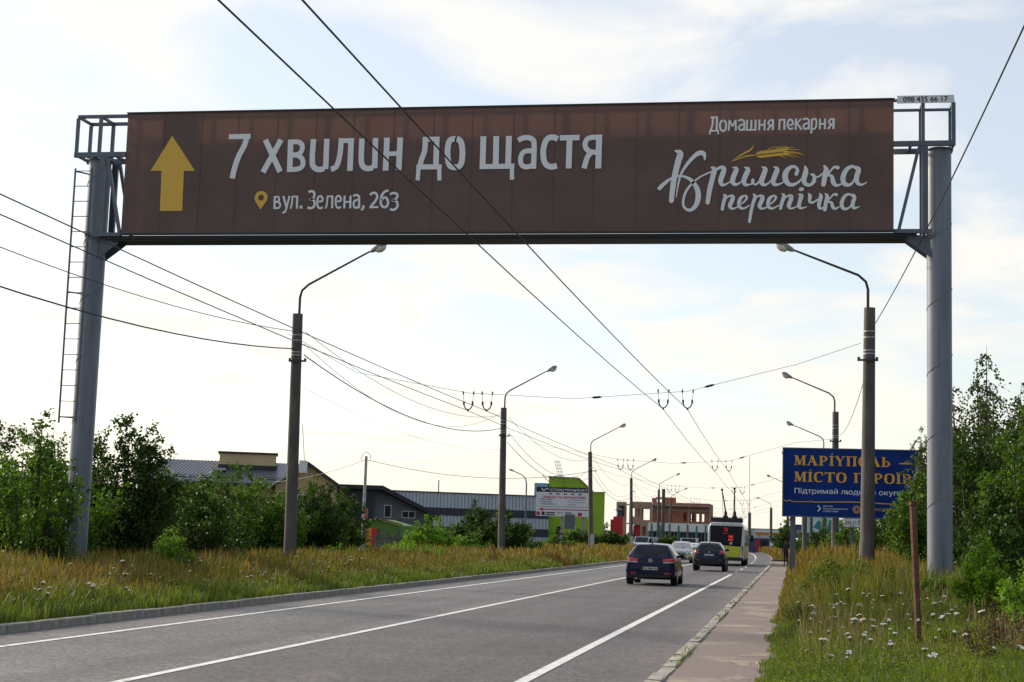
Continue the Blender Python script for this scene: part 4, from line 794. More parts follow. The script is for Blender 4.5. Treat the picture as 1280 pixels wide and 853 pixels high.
for i, s_ in enumerate(('ЦЕНТР', 'НАЦІОНАЛЬНОГО', 'СПРОТИВУ')): sline(s_, .295, .838 + i * .036, .295 + (.07, .18, .112)[i], .862 + i * .036, M_WHITEP, bold=.02)
mb = MB(); 
for r_ in (.15, .075):
    ribbon(mb, [(U(.54) + r_ * math.cos(a * .5236), V(.885) + r_ * math.sin(a * .5236), .035) for a in range(13)], -.007 - r_ * .01, rnd=False)
mb.build('round_emblem', M_GOLD, b, smooth=False)
sline('СПРОТИВ', .60, .86, .82, .90, M_GOLD, bold=.01)
for x_ in (.42, 5.2):
    mb = MB(); mb.box(x_ - .12, x_ + .12, .16, .4, 0, BZ1 - .3); mb.build('leg', M_STEEL if x_ < 1 else M_DARKST, b, smooth=False)

# small signs under / behind it
def board_sign(name, label, x, y, w_, z0, z1, m_, legs, lm=None, cat='sign', lz=0.0):
    t = thing(name, label, cat, (x, y, 0))
    mb = MB(); mb.box(0, w_, 0, .08, z0, z1); mb.build('board', m_, t, smooth=False)
    for nm, q in (('frame', (-.04, w_ + .04, -.02, .1, z1, z1 + .05)), ('frame', (-.04, w_ + .04, -.02, .1, z0 - .05, z0))):
        mb = MB(); mb.box(*q); mb.build(nm, M_DARKST, t, smooth=False)
    for lx in legs:
        mb = MB(); mb.box(lx - .1, lx + .1, .1, .3, 0, z1 - .1); mb.build('leg', lm or M_STEEL, t, smooth=False)
    return t
t = board_sign('advert_sign', 'pale teal picture sign seen below the blue billboard', .75, 130, 3.0, 2.55, 4.0, mat('teal_picture', (.25, .48, .47), .5, col2=(.60, .72, .70), scale=1.1), (.5, 2.3))
mb = MB(); mb.add([(.9, -.01, 3.0), (1.5, -.01, 2.75), (1.7, -.01, 3.3), (1.35, -.01, 3.6)], [(0, 1, 2, 3)]); mb.add([(2.0, -.01, 2.7), (2.5, -.01, 2.7), (2.6, -.01, 3.4), (2.2, -.01, 3.7)], [(0, 1, 2, 3)]); mb.build('picture', M_TEAL, t, smooth=False)
t = board_sign('phone_sign', 'small white phone number sign on a grey post', 2.66, 84, .98, 2.58, 3.22, M_WHITEP, (.42,))
text('АЛЬТАНКИ', .06, 3.02, .92, 3.16, -.006, M_BLACKP, t); text('(098) 72 754', .04, 2.66, .94, 2.9, -.006, M_BLACKP, t)
t = board_sign('info_sign', 'dark blue sign low behind the billboard legs', .25, 152, 1.9, 2.2, 3.4, M_KBLUE, (.4, 1.5))
text('МИЙКА', .2, 2.6, 1.7, 3.0, -.006, M_WHITEP, t)
for (x_, y_, r_, h_, lb) in ((.72, 95, .16, 4.2, 'short bare pole just right of the billboard leg'), (1.3, 112, .13, 4.3, 'thin bare wooden pole under the blue billboard')):
    t = thing('short_pole', lb, 'pole', (x_, y_, 0)); mb = MB(); mb.tube([(0, 0, 0), (0, 0, h_)], [r_, r_ * .85], 10); mb.build('pole', M_CONC, t)

# rusty stake in the grass
t = thing('rusty_stake', 'rusty leaning steel stake standing in the roadside grass', 'post', (1.69, 22, 0))
mb = MB(); mb.box(-.055, .055, -.055, .055, 0, .02)
mb = MB(); pts = [(0, 0, -.1), (-.012, 0, .6), (-.04, 0, 1.3), (-.075, 0, 2.22)]
mb.tube(pts, [.042, .044, .046, .05], 7); mb.build('post', M_RUST, t)
mb = MB(); mb.tube([(-.075, 0, 2.22), (-.078, 0, 2.27)], [.064, .06], 7); mb.build('broken_tip', M_RUST, t)

# car repair sign
SX, SY = -24.45, 150.0
t = thing('repair_sign', 'white car repair signboard with black header and red arrow', 'sign', (SX, SY, 0))
W_, Z0, Z1 = 5.15, 3.55, 6.35
u = lambda a: a * W_
v = lambda a: Z1 - a * (Z1 - Z0)
mb = MB(); mb.box(0, W_, 0, .12, Z0, Z1); mb.build('board', M_BOARDW, t, smooth=False)
mb = MB(); mb.box(0, W_, -.01, -.002, v(.17), v(0)); mb.build('header_band', M_BLACKP, t, smooth=False)
text('Спецтехніка!!', u(.27), v(.15), u(.97), v(.03), -.016, M_WHITEP, t, shear=.35, bold=.01)
mb = MB(); ribbon(mb, [(u(.10), v(.05), .08), (u(.14), v(.12), .1), (u(.2), v(.05), .08), (u(.25), v(.10), .08), (u(.22), v(.04), .06)], -.014); mb.build('emblem', M_WHITEP, t, smooth=False)
text('РЕМОНТ ТА ЗАПЧАСТИНИ', u(.14), v(.385), u(.93), v(.31), -.006, M_REDP, t, bold=.07)
for a_, s_, wd in ((.40, 'Двигуни', .22), (.48, 'Ходова', .2), (.56, 'Гідравліка', .27)): text(s_, u(.09), v(a_ + .05), u(.09 + wd), v(a_), -.006, M_BLACKP, t, bold=.05)
for a_, s_, wd in ((.41, 'Трансмісія', .28), (.49, 'Електрика', .26), (.57, 'КПП', .1)): text(s_, u(.66), v(a_ + .05), u(.66 + wd), v(a_), -.006, M_BLACKP, t)
text('Зварювальні та токарні роботи', u(.09), v(.70), u(.98), v(.65), -.006, M_BLACKP, t)
mb = MB()
for a_ in (.42, .50, .58, .67): mb.box(u(.045), u(.065), -.006, -.003, v(a_ + .02), v(a_ - .01))
for a_ in (.43, .51, .59): mb.box(u(.62), u(.64), -.006, -.003, v(a_ + .02), v(a_ - .01))
mb.build('bullets', M_REDP, t, smooth=False)
mb = MB(); mb.box(u(.12), u(1), -.006, -.003, v(.785), v(.755)); mb.add([(u(.03), -.007, v(.77)), (u(.14), -.007, v(.82)), (u(.14), -.007, v(.72))], [(0, 1, 2)]); mb.build('arrow', M_REDP, t, smooth=False)
mb = MB()
for q in ((.11, .17, .97, .85), (.19, .36, .90, .86), (.19, .36, .97, .93), (.40, .52, .89, .87), (.56, .68, .90, .86), (.58, .66, .96, .93)): mb.box(u(q[0]), u(q[1]), -.006, -.003, v(q[2]), v(q[3]))
for i in range(5): mb.box(u(.24 + i * .14), u(.30 + i * .14), -.006, -.003, v(.255), v(.215))
mb.build('small_pictures', M_BLACKP, t, smooth=False)
mb = MB(); mb.box(u(.80), u(.875), -.006, -.003, v(.98), v(.86)); mb.box(u(.01), u(.08), -.006, -.003, v(.97), v(.85)); mb.build('red_logo', M_REDP, t, smooth=False)
for x_ in (2.55, 4.6):
    mb = MB(); mb.box(x_ - .15, x_ + .15, .13, .38, 0, Z1 - .2); mb.build('leg', M_SLAB, t, smooth=False)
t = thing('traffic_sign', 'grey back of a road sign beneath the repair signboard', 'road sign', (-21.0, 149.2, 0))
mb = MB(); mb.box(-.5, .5, 0, .03, 2.35, 3.75); mb.build('sign_plate', mat('sign_back_grey', (.10, .12, .16), .6), t, smooth=False)
mb = MB(); mb.tube([(0, .06, 0), (0, .06, 3.7)], .04, 8); mb.build('post', M_GALV, t)
t = thing('notice_board', 'small white notice board on the warehouse fence', 'notice board', (-22.6, 118, 0))
mb = MB(); mb.box(0, .85, 0, .04, .75, 1.75); mb.build('board', M_WHITEP, t, smooth=False)
mb = MB(); mb.box(.1, .4, -.01, -.004, 1.0, 1.3); mb.box(.5, .72, -.01, -.004, 1.35, 1.6); mb.build('print', M_BLACKP, t, smooth=False)
mb = MB(); mb.tube([(.42, .07, 0), (.42, .07, 1.7)], .03, 6); mb.build('post', M_GALV, t)

# ------------------------------------------------------------------ buildings
def wall_open(t, name, m_, x0, x1, z0, z1, y0, y1, ops):
    """wall in the XZ plane with rectangular holes; built as butted blocks"""
    xs = sorted(set([x0, x1] + [o[0] for o in ops] + [o[1] for o in ops])); mb = MB()
    for i in range(len(xs) - 1):
        a, b_ = xs[i], xs[i + 1]; c = (a + b_) / 2
        hs = sorted([(o[2], o[3]) for o in ops if o[0] <= c <= o[1]]); z = z0
        for h in hs:
            if h[0] > z: mb.box(a, b_, y0, y1, z, h[0])
            z = h[1]
        if z < z1: mb.box(a, b_, y0, y1, z, z1)
    return mb.build(name, m_, t, smooth=False)
def window(t, x0, x1, z0, z1, y, fm, gm=None, mull=1):
    mb = MB(); w_ = .07
    mb.box(x0, x1, y, y + .06, z0, z0 + w_); mb.box(x0, x1, y, y + .06, z1 - w_, z1); mb.box(x0, x0 + w_, y, y + .06, z0 + w_, z1 - w_); mb.box(x1 - w_, x1, y, y + .06, z0 + w_, z1 - w_)
    for k in range(1, mull + 1):
        c = x0 + (x1 - x0) * k / (mull + 1); mb.box(c - .03, c + .03, y, y + .055, z0 + w_, z1 - w_)
    wn = mb.build('window', fm, t, smooth=False)
    mb = MB(); mb.box(x0 + .02, x1 - .02, y + .03, y + .04, z0 + .02, z1 - .02); mb.build('pane', gm or M_GLASS, wn, smooth=False)

# yellow house
t = thing('yellow_house', 'yellow house with dark metal roof behind the bushes', 'house', (-48, 128, 0))
o_ = (-48, 128, 0)
mb = MB(); mb.box(-55.2, -41.5, 127, 140, 0, 5.25); mb.build('wall', M_YWALL, t, o_, smooth=False)
def slab(t, a, b_, c, d, th, m_, nm='roof', ribs=0, off=(0, 0, 0), ribm=None):
    """roof slope: a,b along the eave, d,c along the ridge"""
    mb = MB(); A, B_, C_, D = map(Vector, (a, b_, c, d)); nrm = (B_ - A).cross(D - A).normalized()
    vs = [A, B_, C_, D] + [q - nrm * th for q in (A, B_, C_, D)]
    mb.add(vs, [(0, 1, 2, 3), (7, 6, 5, 4), (0, 4, 5, 1), (1, 5, 6, 2), (2, 6, 7, 3), (3, 7, 4, 0)])
    r = mb.build(nm, m_, t, off, smooth=False)
    if ribs:
        mb = MB()
        for i in range(ribs):
            f = (i + .5) / ribs; p = A.lerp(B_, f) + nrm * .02; q = D.lerp(C_, f) + nrm * .02
            mb.bar(p, q, .05, .05)
        k = mb.build('roof_ribs', ribm or m_, r, off, smooth=False); k['kind'] = 'stuff'
    return r
slab(t, (-55.9, 126.4, 5.3), (-41.2, 126.4, 5.3), (-40.5, 132.5, 7.35), (-53.6, 132.5, 7.35), .18, M_DROOF, ribs=44, off=o_)
slab(t, (-40.5, 139.0, 5.3), (-55.9, 139.0, 5.3), (-53.6, 132.6, 7.35), (-40.5, 132.6, 7.35), .18, M_DROOF, off=o_)
slab(t, (-56.0, 139.0, 5.2), (-56.0, 126.5, 5.2), (-53.8, 132.4, 7.3), (-53.8, 132.6, 7.3), .18, M_DROOF, off=o_)
mb = MB(); mb.box(-55.9, -41.3, 126.3, 126.38, 5.02, 5.28); mb.build('gutter', M_FASC, t, o_, smooth=False)
for (x0, x1) in ((-52.8, -50.4), (-50.0, -46.4), (-44.9, -41.9)):
    mb = MB(); mb.bar((x0, 127.0, 5.68), (x1, 127.0, 5.68), .1, .06); mb.bar((x0, 127.0, 5.85), (x1, 127.0, 5.85), .05, .05); mb.build('snow_guard', M_FASC, t, o_, smooth=False)
mb = MB(); mb.box(-48.6, -43.7, 130.2, 133, 6.6, 7.95); mb.build('dormer', M_YWALL, t, o_, smooth=False)
mb = MB(); mb.box(-48.75, -43.55, 130.05, 133.2, 7.95, 8.12); mb.build('dormer_cap', M_FASC, t, o_, smooth=False)
mb = MB(); mb.box(-48.7, -43.6, 130.1, 130.18, 6.62, 6.98); mb.build('dormer_flashing', M_FASC, t, o_, smooth=False)
mb = MB(); mb.box(-49.0, -48.0, 129.0, 129.9, 6.42, 6.62); mb.build('skylight', M_GALV, t, o_, smooth=False)
window(t, -50.2, -48.9, 3.3, 4.75, 126.92, M_WHITEW)
# right wing, gable to the road
mb = MB(); mb.prism([(-43.7, 0), (-38.7, 0), (-38.7, 5.1), (-41.2, 6.85), (-43.7, 5.1)], 121, 128); mb.build('wing_wall', M_YWALL, t, o_, smooth=False)
slab(t, (-44.4, 134, 4.85), (-44.4, 120.3, 4.85), (-41.2, 120.3, 7.05), (-41.2, 134, 7.05), .14, M_DROOF, ribs=26, off=o_)
slab(t, (-38.0, 120.3, 4.85), (-38.0, 128, 4.85), (-41.2, 128, 7.05), (-41.2, 120.3, 7.05), .14, M_DROOF, off=o_)
for a, b_, m_ in (((-44.4, 120.25, 4.83), (-41.2, 120.25, 7.0), M_GALV), ((-41.2, 120.25, 7.0), (-38.0, 120.25, 4.83), M_FASC)):
    mb = MB(); mb.bar(a, b_, .2, .06); mb.build('barge_board', m_, t, o_, smooth=False)
window(t, -41.9, -40.9, 2.9, 4.4, 120.93, M_WHITEW)

# dark roofed workshop
o_ = (-40, 146, 0)
t = thing('workshop', 'workshop with black roof sloping down to the right', 'building', o_)
mb = MB(); mb.prism([(-49, 0), (-33.9, 0), (-33.9, 3.1), (-39.0, 5.45), (-49, 5.45)], 145, 156); mb.build('wall', M_GWALL, t, o_, smooth=False)
mb = MB(); mb.prism([(-50, 5.5), (-38.9, 5.5), (-33.2, 2.85), (-33.2, 3.25), (-38.8, 5.9), (-50, 5.9)], 143.6, 157); mb.build('roof', M_FASC, t, o_, smooth=False)
mb = MB(); mb.box(-45.4, -39.6, 144.6, 144.98, 0, 5.4); mb.build('dark_bay', M_NAVY, t, o_, smooth=False)
window(t, -38.6, -37.9, 2.9, 4.1, 144.9, M_WHITEW, mull=0)
window(t, -36.9, -35.6, 2.9, 3.6, 144.9, M_WHITEW)
# warehouse
o_ = (-45, 216, 0)
t = thing('warehouse', 'long grey clad warehouse with two black bands', 'warehouse', o_)
mb = MB(); mb.box(-62, -33.0, 216, 250, 0, 7.15)
mb.build('wall', M_CLAD, t, o_, smooth=False)
mb = MB(); mb.box(-62.1, -32.9, 215.85, 250.1, 7.15, 7.3); mb.build('roof_edge', M_FASC, t, o_, smooth=False)
for z0, z1 in ((4.05, 5.1), (1.45, 2.55)):
    mb = MB(); mb.box(-62, -32.98, 215.9, 215.998, z0, z1); mb.build('window_band', M_NAVY, t, o_, smooth=False)
    mb = MB()
    for i in range(29): mb.box(-61.9 + i, -61.84 + i, 215.86, 215.899, z0, z1)
    k = mb.build('window_band_joints', M_FASC, t, o_, smooth=False); k['kind'] = 'stuff'
mb = MB()
for z0, z1 in ((5.12, 7.12), (2.57, 4.03), (0, 1.43)):
    for i in range(58): mb.box(-61.9 + i * .5, -61.85 + i * .5, 215.94, 215.998, z0, z1)
k = mb.build('cladding_ribs', M_DROOF, t, o_, smooth=False); k['kind'] = 'stuff'
t = thing('rooftop_unit', 'light blue box standing on the warehouse roof', 'roof unit', (-36.5, 222, 7.15))
mb = MB(); mb.box(0, 1.9, 0, 2, .15, 2.0); mb.build('housing', mat('pale_blue_box', (.22, .40, .58), .5), t, smooth=False)
t = thing('mast', 'thin dark mast on the warehouse roof', 'mast', (-49.9, 219, 7.2)); mb = MB(); mb.tube([(0, 0, 0), (0, 0, 1.9)], .08, 6); mb.build('pole', M_FASC, t)
# green building
o_ = (-31, 214, 0)
t = thing('green_building', 'lime green windowless building behind the repair sign', 'building', o_)
mb = MB(); mb.prism([(-33.6, 0), (-25.3, 0), (-25.3, 7.7), (-26.9, 7.65), (-29.2, 9.55), (-33.6, 9.65)], 213.5, 226); mb.build('wall', M_GREENW, t, o_, smooth=False)
mb = MB()
for a, b_ in (((-33.7, 9.72), (-29.2, 9.62)), ((-29.2, 9.62), (-26.9, 7.72)), ((-26.9, 7.72), (-25.2, 7.77))): mb.bar((a[0], 213.45, a[1]), (b_[0], 213.45, b_[1]), .12, .2)
mb.build('roof_edge', M_FASC, t, o_, smooth=False)
mb = MB(); mb.box(-33.6, -26.4, 213.42, 213.49, 1.95, 2.05); mb.box(-31.4, -31.34, 213.44, 213.49, 2.1, 9.6); mb.build('wall_joints', mat('green_joint', (.11, .19, .02), .8), t, o_, smooth=False)
mb = MB(); mb.tube([(-33.6, 213.4, 9.0), (-34.6, 213.2, 9.9)], .05, 5); mb.build('bracket', M_FASC, t, o_)
mb = MB()
for k in range(4): mb.bar((-32.2 + k * .25, 214.5, 9.6), (-32.9 + k * .25, 214.5, 12.0), .05, .05)
for k in range(5): mb.bar((-32.3 - k * .14, 214.5, 10 + k * .45), (-31.5 - k * .14, 214.5, 10 + k * .45), .05, .05)
mb.build('roof_ladder', M_WIREG, t, o_, smooth=False)
# green hut, red roadside figure, fence
o_ = (-29, 108, 0)
t = thing('green_hut', 'low green hut with rusty roof edge and red door', 'hut', o_)
mb = MB(); mb.prism([(-30.3, 0), (-27.2, 0), (-27.2, 2.05), (-28.8, 2.45), (-30.3, 1.95)], 107.5, 112); mb.build('wall', M_GREENH, t, o_, smooth=False)
mb = MB(); mb.bar((-30.5, 107.4, 1.93), (-28.8, 107.4, 2.52), .09, .2); mb.bar((-28.8, 107.4, 2.52), (-27.0, 107.4, 2.1), .1, .2); mb.build('roof_edge', M_RUST, t, o_, smooth=False)
mb = MB(); mb.box(-29.6, -29.2, 107.42, 107.49, .6, 1.78); mb.build('orange_panel', M_ORANGE, t, o_, smooth=False)
mb = MB(); mb.box(-29.2, -28.8, 107.42, 107.49, .6, 1.78); mb.build('red_panel', M_RED, t, o_, smooth=False)
t = thing('red_totem', 'red and white advertising totem beside the green hut', 'sign', (-30.0, 108, 0))
mb = MB(); mb.box(-.22, .22, 0, .2, 0, 1.1); mb.box(-.26, .26, -.02, .22, 1.35, 2.1); mb.box(-.16, .26, 0, .2, 2.15, 3.2); mb.box(-.9, -.3, 0, .15, 1.6, 2.3); mb.build('panel', M_RED, t, smooth=False)
mb = MB(); mb.box(-.05, .1, -.03, -.005, .5, 1.0); mb.box(-.7, -.5, -.03, -.005, 1.75, 2.15); mb.box(0, .1, -.03, -.005, 2.35, 3.0); mb.build('print', M_WHITEP, t, smooth=False)
t = thing('timber_fence', 'weathered grey plank fence in front of the green hut', 'fence', (-27.0, 100, 0))
rn = random.Random(8)
for i in range(14):
    x = i * .26; h = 1.5 + rn.uniform(-.25, .2); mb = MB(); mb.prism([(x, 0), (x + .2, 0), (x + .2, h), (x + .1, h + .12), (x, h - .05)], 0, .03); mb.build('plank', M_WOOD, t, smooth=False)
for z_ in (.5, 1.1):
    mb = MB(); mb.box(0, 3.6, .035, .09, z_, z_ + .08); mb.build('rail', M_WOOD, t, smooth=False)
t = thing('metal_fence', 'teal corrugated fence before the warehouse', 'fence', (-26.5, 122, 0))
mb = MB(); mb.box(0, 5.5, 0, .04, .1, 1.55); mb.build('panel', M_TEAL, t, smooth=False)
for i in range(10): 
    mb = MB(); mb.box(i * .6, i * .6 + .08, -.05, -.004, 0, 1.7); mb.build('post', M_NAVY, t, smooth=False)
# red tower with flue, container
o_ = (-28.6, 262, 0)
t = thing('vent_tower', 'bright red shaft topped with a round chimney cowl', 'tower', o_)
mb = MB(); mb.box(-29.3, -27.7, 260, 263, .5, 5.2); mb.build('wall', M_RED, t, o_, smooth=False)
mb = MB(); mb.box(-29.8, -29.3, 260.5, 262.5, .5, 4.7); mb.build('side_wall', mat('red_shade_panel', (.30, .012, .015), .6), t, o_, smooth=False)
mb = MB()
for i in range(8): mb.box(-29.3, -27.7, 259.96, 259.998, .9 + i * .55, .93 + i * .55)
mb.build('panel_joints', M_FASC, t, o_, smooth=False)
mb = MB(); mb.tube([(-28.6, 261.5, 5.2), (-28.6, 261.5, 5.5), (-28.6, 261.5, 5.9)], [.5, .42, .3], 10); ch = mb.build('chimney', M_NAVY, t, o_)
mb = MB(); mb.tube([(-28.6, 261.5, 5.9), (-28.6, 261.5, 6.35)], [.22, .22], 8); mb.tube([(-28.6, 261.5, 6.3), (-28.6, 261.5, 6.7)], [.72, .1], 12); mb.build('cowl', M_NAVY, ch, o_)
t = thing('shipping_container', 'pale blue container behind the roadside grass', 'container', (-27.6, 228, 0))
mb = MB(); mb.box(0, 3.4, 0, 2.4, .1, 1.75); mb.build('shell', M_CBLUE, t, smooth=False)
mb = MB()
for i in range(14): mb.box(.1 + i * .24, .2 + i * .24, -.05, -.003, .2, 1.65)
mb.build('corrugation', M_CBLUE, t, smooth=False)['kind'] = 'stuff'
# unfinished brick building
o_ = (-28, 330, 0)
t = thing('brick_ruin', 'unfinished three storey brick building with empty window openings', 'building', o_)
K = 330 / 300.
x0, x1 = -35.3, -16.2
ops = []
for (a, b_) in ((-23.1, -22.6), (-20.6, -20.0), (-19.2, -18.7), (-18.3, -17.6), (-17.2, -16.7)):
    pass
wl = []
for a in (-22.45, -20.85, -19.75, -18.6): wl += [(a, a + .62, 5.55, 7.35), (a, a + .62, 2.5, 4.2)]
wl += [(-27.4, -26.8, 5.2, 6.9), (-27.4, -26.8, 2.6, 4.0)]
wall_open(t, 'wall', M_BRICK, -28.9, -16.9, 0, 9.35, 330, 330.4, wl)
wall_open(t, 'wall', M_BRICK, -28.9, -16.9, 0, 9.35, 342, 342.3, [(q[0] + .25, q[1] + .35, q[2], q[3]) for q in wl if q[2] > 5])
mb = MB(); mb.box(-17.2, -16.9, 330.41, 341.99, 0, 9.3); mb.build('wall', M_BRICK, t, o_, smooth=False)
# bring walls that were built in world coordinates under the thing
for ch_ in list(t.children):
    if ch_.name.startswith('wall') and abs(ch_.data.vertices[0].co.y) > 200:
        for vt in ch_.data.vertices: vt.co = vt.co - Vector(o_)
wl2 = [(-32.9, -32.2, 6.2, 7.9), (-32.0, -31.3, 6.2, 7.9), (-31.0, -29.3, 5.55, 8.0), (-32.8, -31.2, .0, 4.5), (-30.8, -30.1, 2.3, 4.2)]
w2 = wall_open(t, 'wall', M_BRICKL, -33.3, -28.92, 0, 9.3, 327.5, 327.8, wl2)
w3 = wall_open(t, 'wall', M_BRICKL, -33.3, -28.92, 0, 9.3, 336, 336.3, [(-31.4, -29.0, 5.55, 8.0)])
w4 = wall_open(t, 'wall', M_BRICKL, -36.3, -34.2, 0, 9.2, 327.5, 327.8, [(-35.95, -34.55, 6.0, 8.4), (-35.95, -34.55, 2.7, 5.6), (-35.95, -34.55, .0, 2.3)])
mb = MB(); mb.box(-36.2, -34.3, 329.0, 329.2, 0, 9.0); w5 = mb.build('rear_partition', M_FASC, t, smooth=False)
mb = MB(); mb.box(-32.8, -31.2, 328.6, 328.8, 0, 4.4); w6 = mb.build('red_door_panel', M_RED, t, smooth=False)
for w_ in (w2, w3, w4, w5, w6):
    for vt in w_.data.vertices: vt.co = vt.co - Vector(o_)
for z_ in (4.55, 7.65):
    mb = MB(); mb.box(-28.95, -16.85, 329.9, 329.998, z_, z_ + .28); mb.build('floor_beam', M_SLAB, t, o_, smooth=False)
for x_ in (-33.6, -28.95, -25.2, -21.5, -17.1):
    mb = MB(); mb.box(x_, x_ + .28, 327.4 if x_ < -28 else 329.85, 327.49 if x_ < -28 else 329.897, 0, 9.0); mb.build('column', M_SLAB, t, o_, smooth=False)
for z_ in (.05, 4.6, 8.6):
    mb = MB(); mb.box(-34.2, -17.0, 328.2, 341.8, z_, z_ + .22); mb.build('floor_slab', M_SLAB, t, o_, smooth=False)
mb = MB(); mb.box(-26.9, -24.4, 332, 335, 9.35, 10.5); mb.box(-29.3, -28.5, 332, 335, 9.35, 10.3); mb.box(-28.5, -26.9, 332, 335, 10.1, 10.5); mb.build('roof_block', M_BRICK, t, o_, smooth=False)
# teal glazed low building
o_ = (-17, 250, 0)
t = thing('glazed_pavilion', 'low white pavilion with teal columns and dark glass', 'building', o_)
mb = MB(); mb.box(-22.4, -13.0, 250.3, 258, .0, 3.9); mb.build('wall', M_GLASS, t, o_, smooth=False)
mb = MB(); mb.box(-22.6, -12.6, 249.6, 258.4, 2.95, 4.25); mb.build('roof_fascia', M_WHITEW, t, o_, smooth=False)
mb = MB(); mb.box(-22.5, -12.9, 249.9, 250.29, 0, 1.1); mb.build('plinth', M_GWALL, t, o_, smooth=False)
for i in range(7):
    mb = MB(); mb.box(-22.1 + i * 1.42, -21.85 + i * 1.42, 249.5, 249.59, .9, 3.9 if i % 2 else 4.1); mb.build('column', M_TEAL, t, o_, smooth=False)
for i in range(6):
    window(t, -21.8 + i * 1.42 - (-0) , -20.75 + i * 1.42, 1.2, 2.9, 250.2, M_GALV)
for ch_ in list(t.children):
    if ch_.name.startswith('window'):
        ch_.location = (-o_[0], -o_[1], 0)
# yellow house + workshop windows were also given in world coordinates
for nm_ in ('yellow_house', 'workshop'):
    r_ = bpy.data.objects[nm_]
    for ch_ in r_.children:
        if ch_.name.startswith('window'): ch_.location = tuple(-q for q in r_.location)
bpy.data.objects['yellow_house'].rotation_euler.z = R(19)
bpy.data.objects['workshop'].rotation_euler.z = R(15)
bpy.data.objects['green_building'].rotation_euler.z = R(8)
bpy.data.objects['green_building'].scale = (.97, 1, 1.04); bpy.data.objects['green_building'].location = (-32, 223, 0)
bpy.data.objects['warehouse'].rotation_euler.z = R(26)
# filling station canopy, sign, kiosk, white hall
t = thing('station_canopy', 'filling station canopy with orange and white edge', 'canopy', (-6, 335, 0))
mb = MB(); mb.box(-1.6, 4.2, 0, 9, 3.2, 3.75); mb.build('canopy_edge', M_ORANGE, t, smooth=False)
mb = MB(); mb.box(-1.7, 4.3, -.1, 9.1, 3.76, 4.25); mb.build('canopy_top', M_WHITEW, t, smooth=False)
for x_ in (-1, 3.6):
    mb = MB(); mb.box(x_, x_ + .35, 1, 1.35, 0, 3.2); mb.build('column', M_WHITEW, t, smooth=False)
t = thing('round_sign', 'round orange sign beside the filling station canopy', 'sign', (-2.3, 325, 0))
mb = MB(); mb.tube([(0, 0, 3.3), (0, .15, 3.3)], .62, 16); mb.build('disc', M_ORANGE, t); mb = MB(); mb.tube([(0, -.04, 3.3), (0, -.005, 3.3)], .3, 12); mb.build('emblem', M_WHITEW, t)
mb = MB(); mb.tube([(0, .3, 0), (0, .3, 3.4)], .08, 8); mb.build('post', M_WHITEW, t)
t = thing('kiosk', 'dark blue kiosk with red door panels right of the bus', 'kiosk', (-6.9, 258, 0))
mb = MB(); mb.box(0, 3.3, 0, 3, 0, 2.3); mb.build('wall', M_KBLUE, t, smooth=False)
mb = MB(); mb.box(1.1, 1.75, -.06, -.004, .2, 2.1); mb.build('door', M_RED, t, smooth=False)
mb = MB(); mb.box(1.95, 3.0, -.06, -.004, 1.1, 1.9); mb.build('window', M_GLASS, t, smooth=False)
mb = MB(); mb.box(-.15, 3.45, -.2, 3.2, 2.3, 2.5); mb.build('roof', M_GALV, t, smooth=False)
t = thing('white_hall', 'flat white hall beyond the filling station', 'building', (-14, 410, 0))
mb = MB(); mb.box(-2, 10.5, 0, 14, 0, 4.9); mb.build('wall', mat('far_pale_wall', (.45, .48, .52), .8, var=.05), t, smooth=False)
mb = MB(); mb.box(-2.1, 10.6, -.15, 14.1, 4.9, 5.2); mb.build('roof_edge', M_GALV, t, smooth=False)
for i in range(4):
    mb = MB(); mb.box(-1 + i * 3, .8 + i * 3, -.08, -.004, .3, 3.0); mb.build('door', M_NAVY, t, smooth=False)

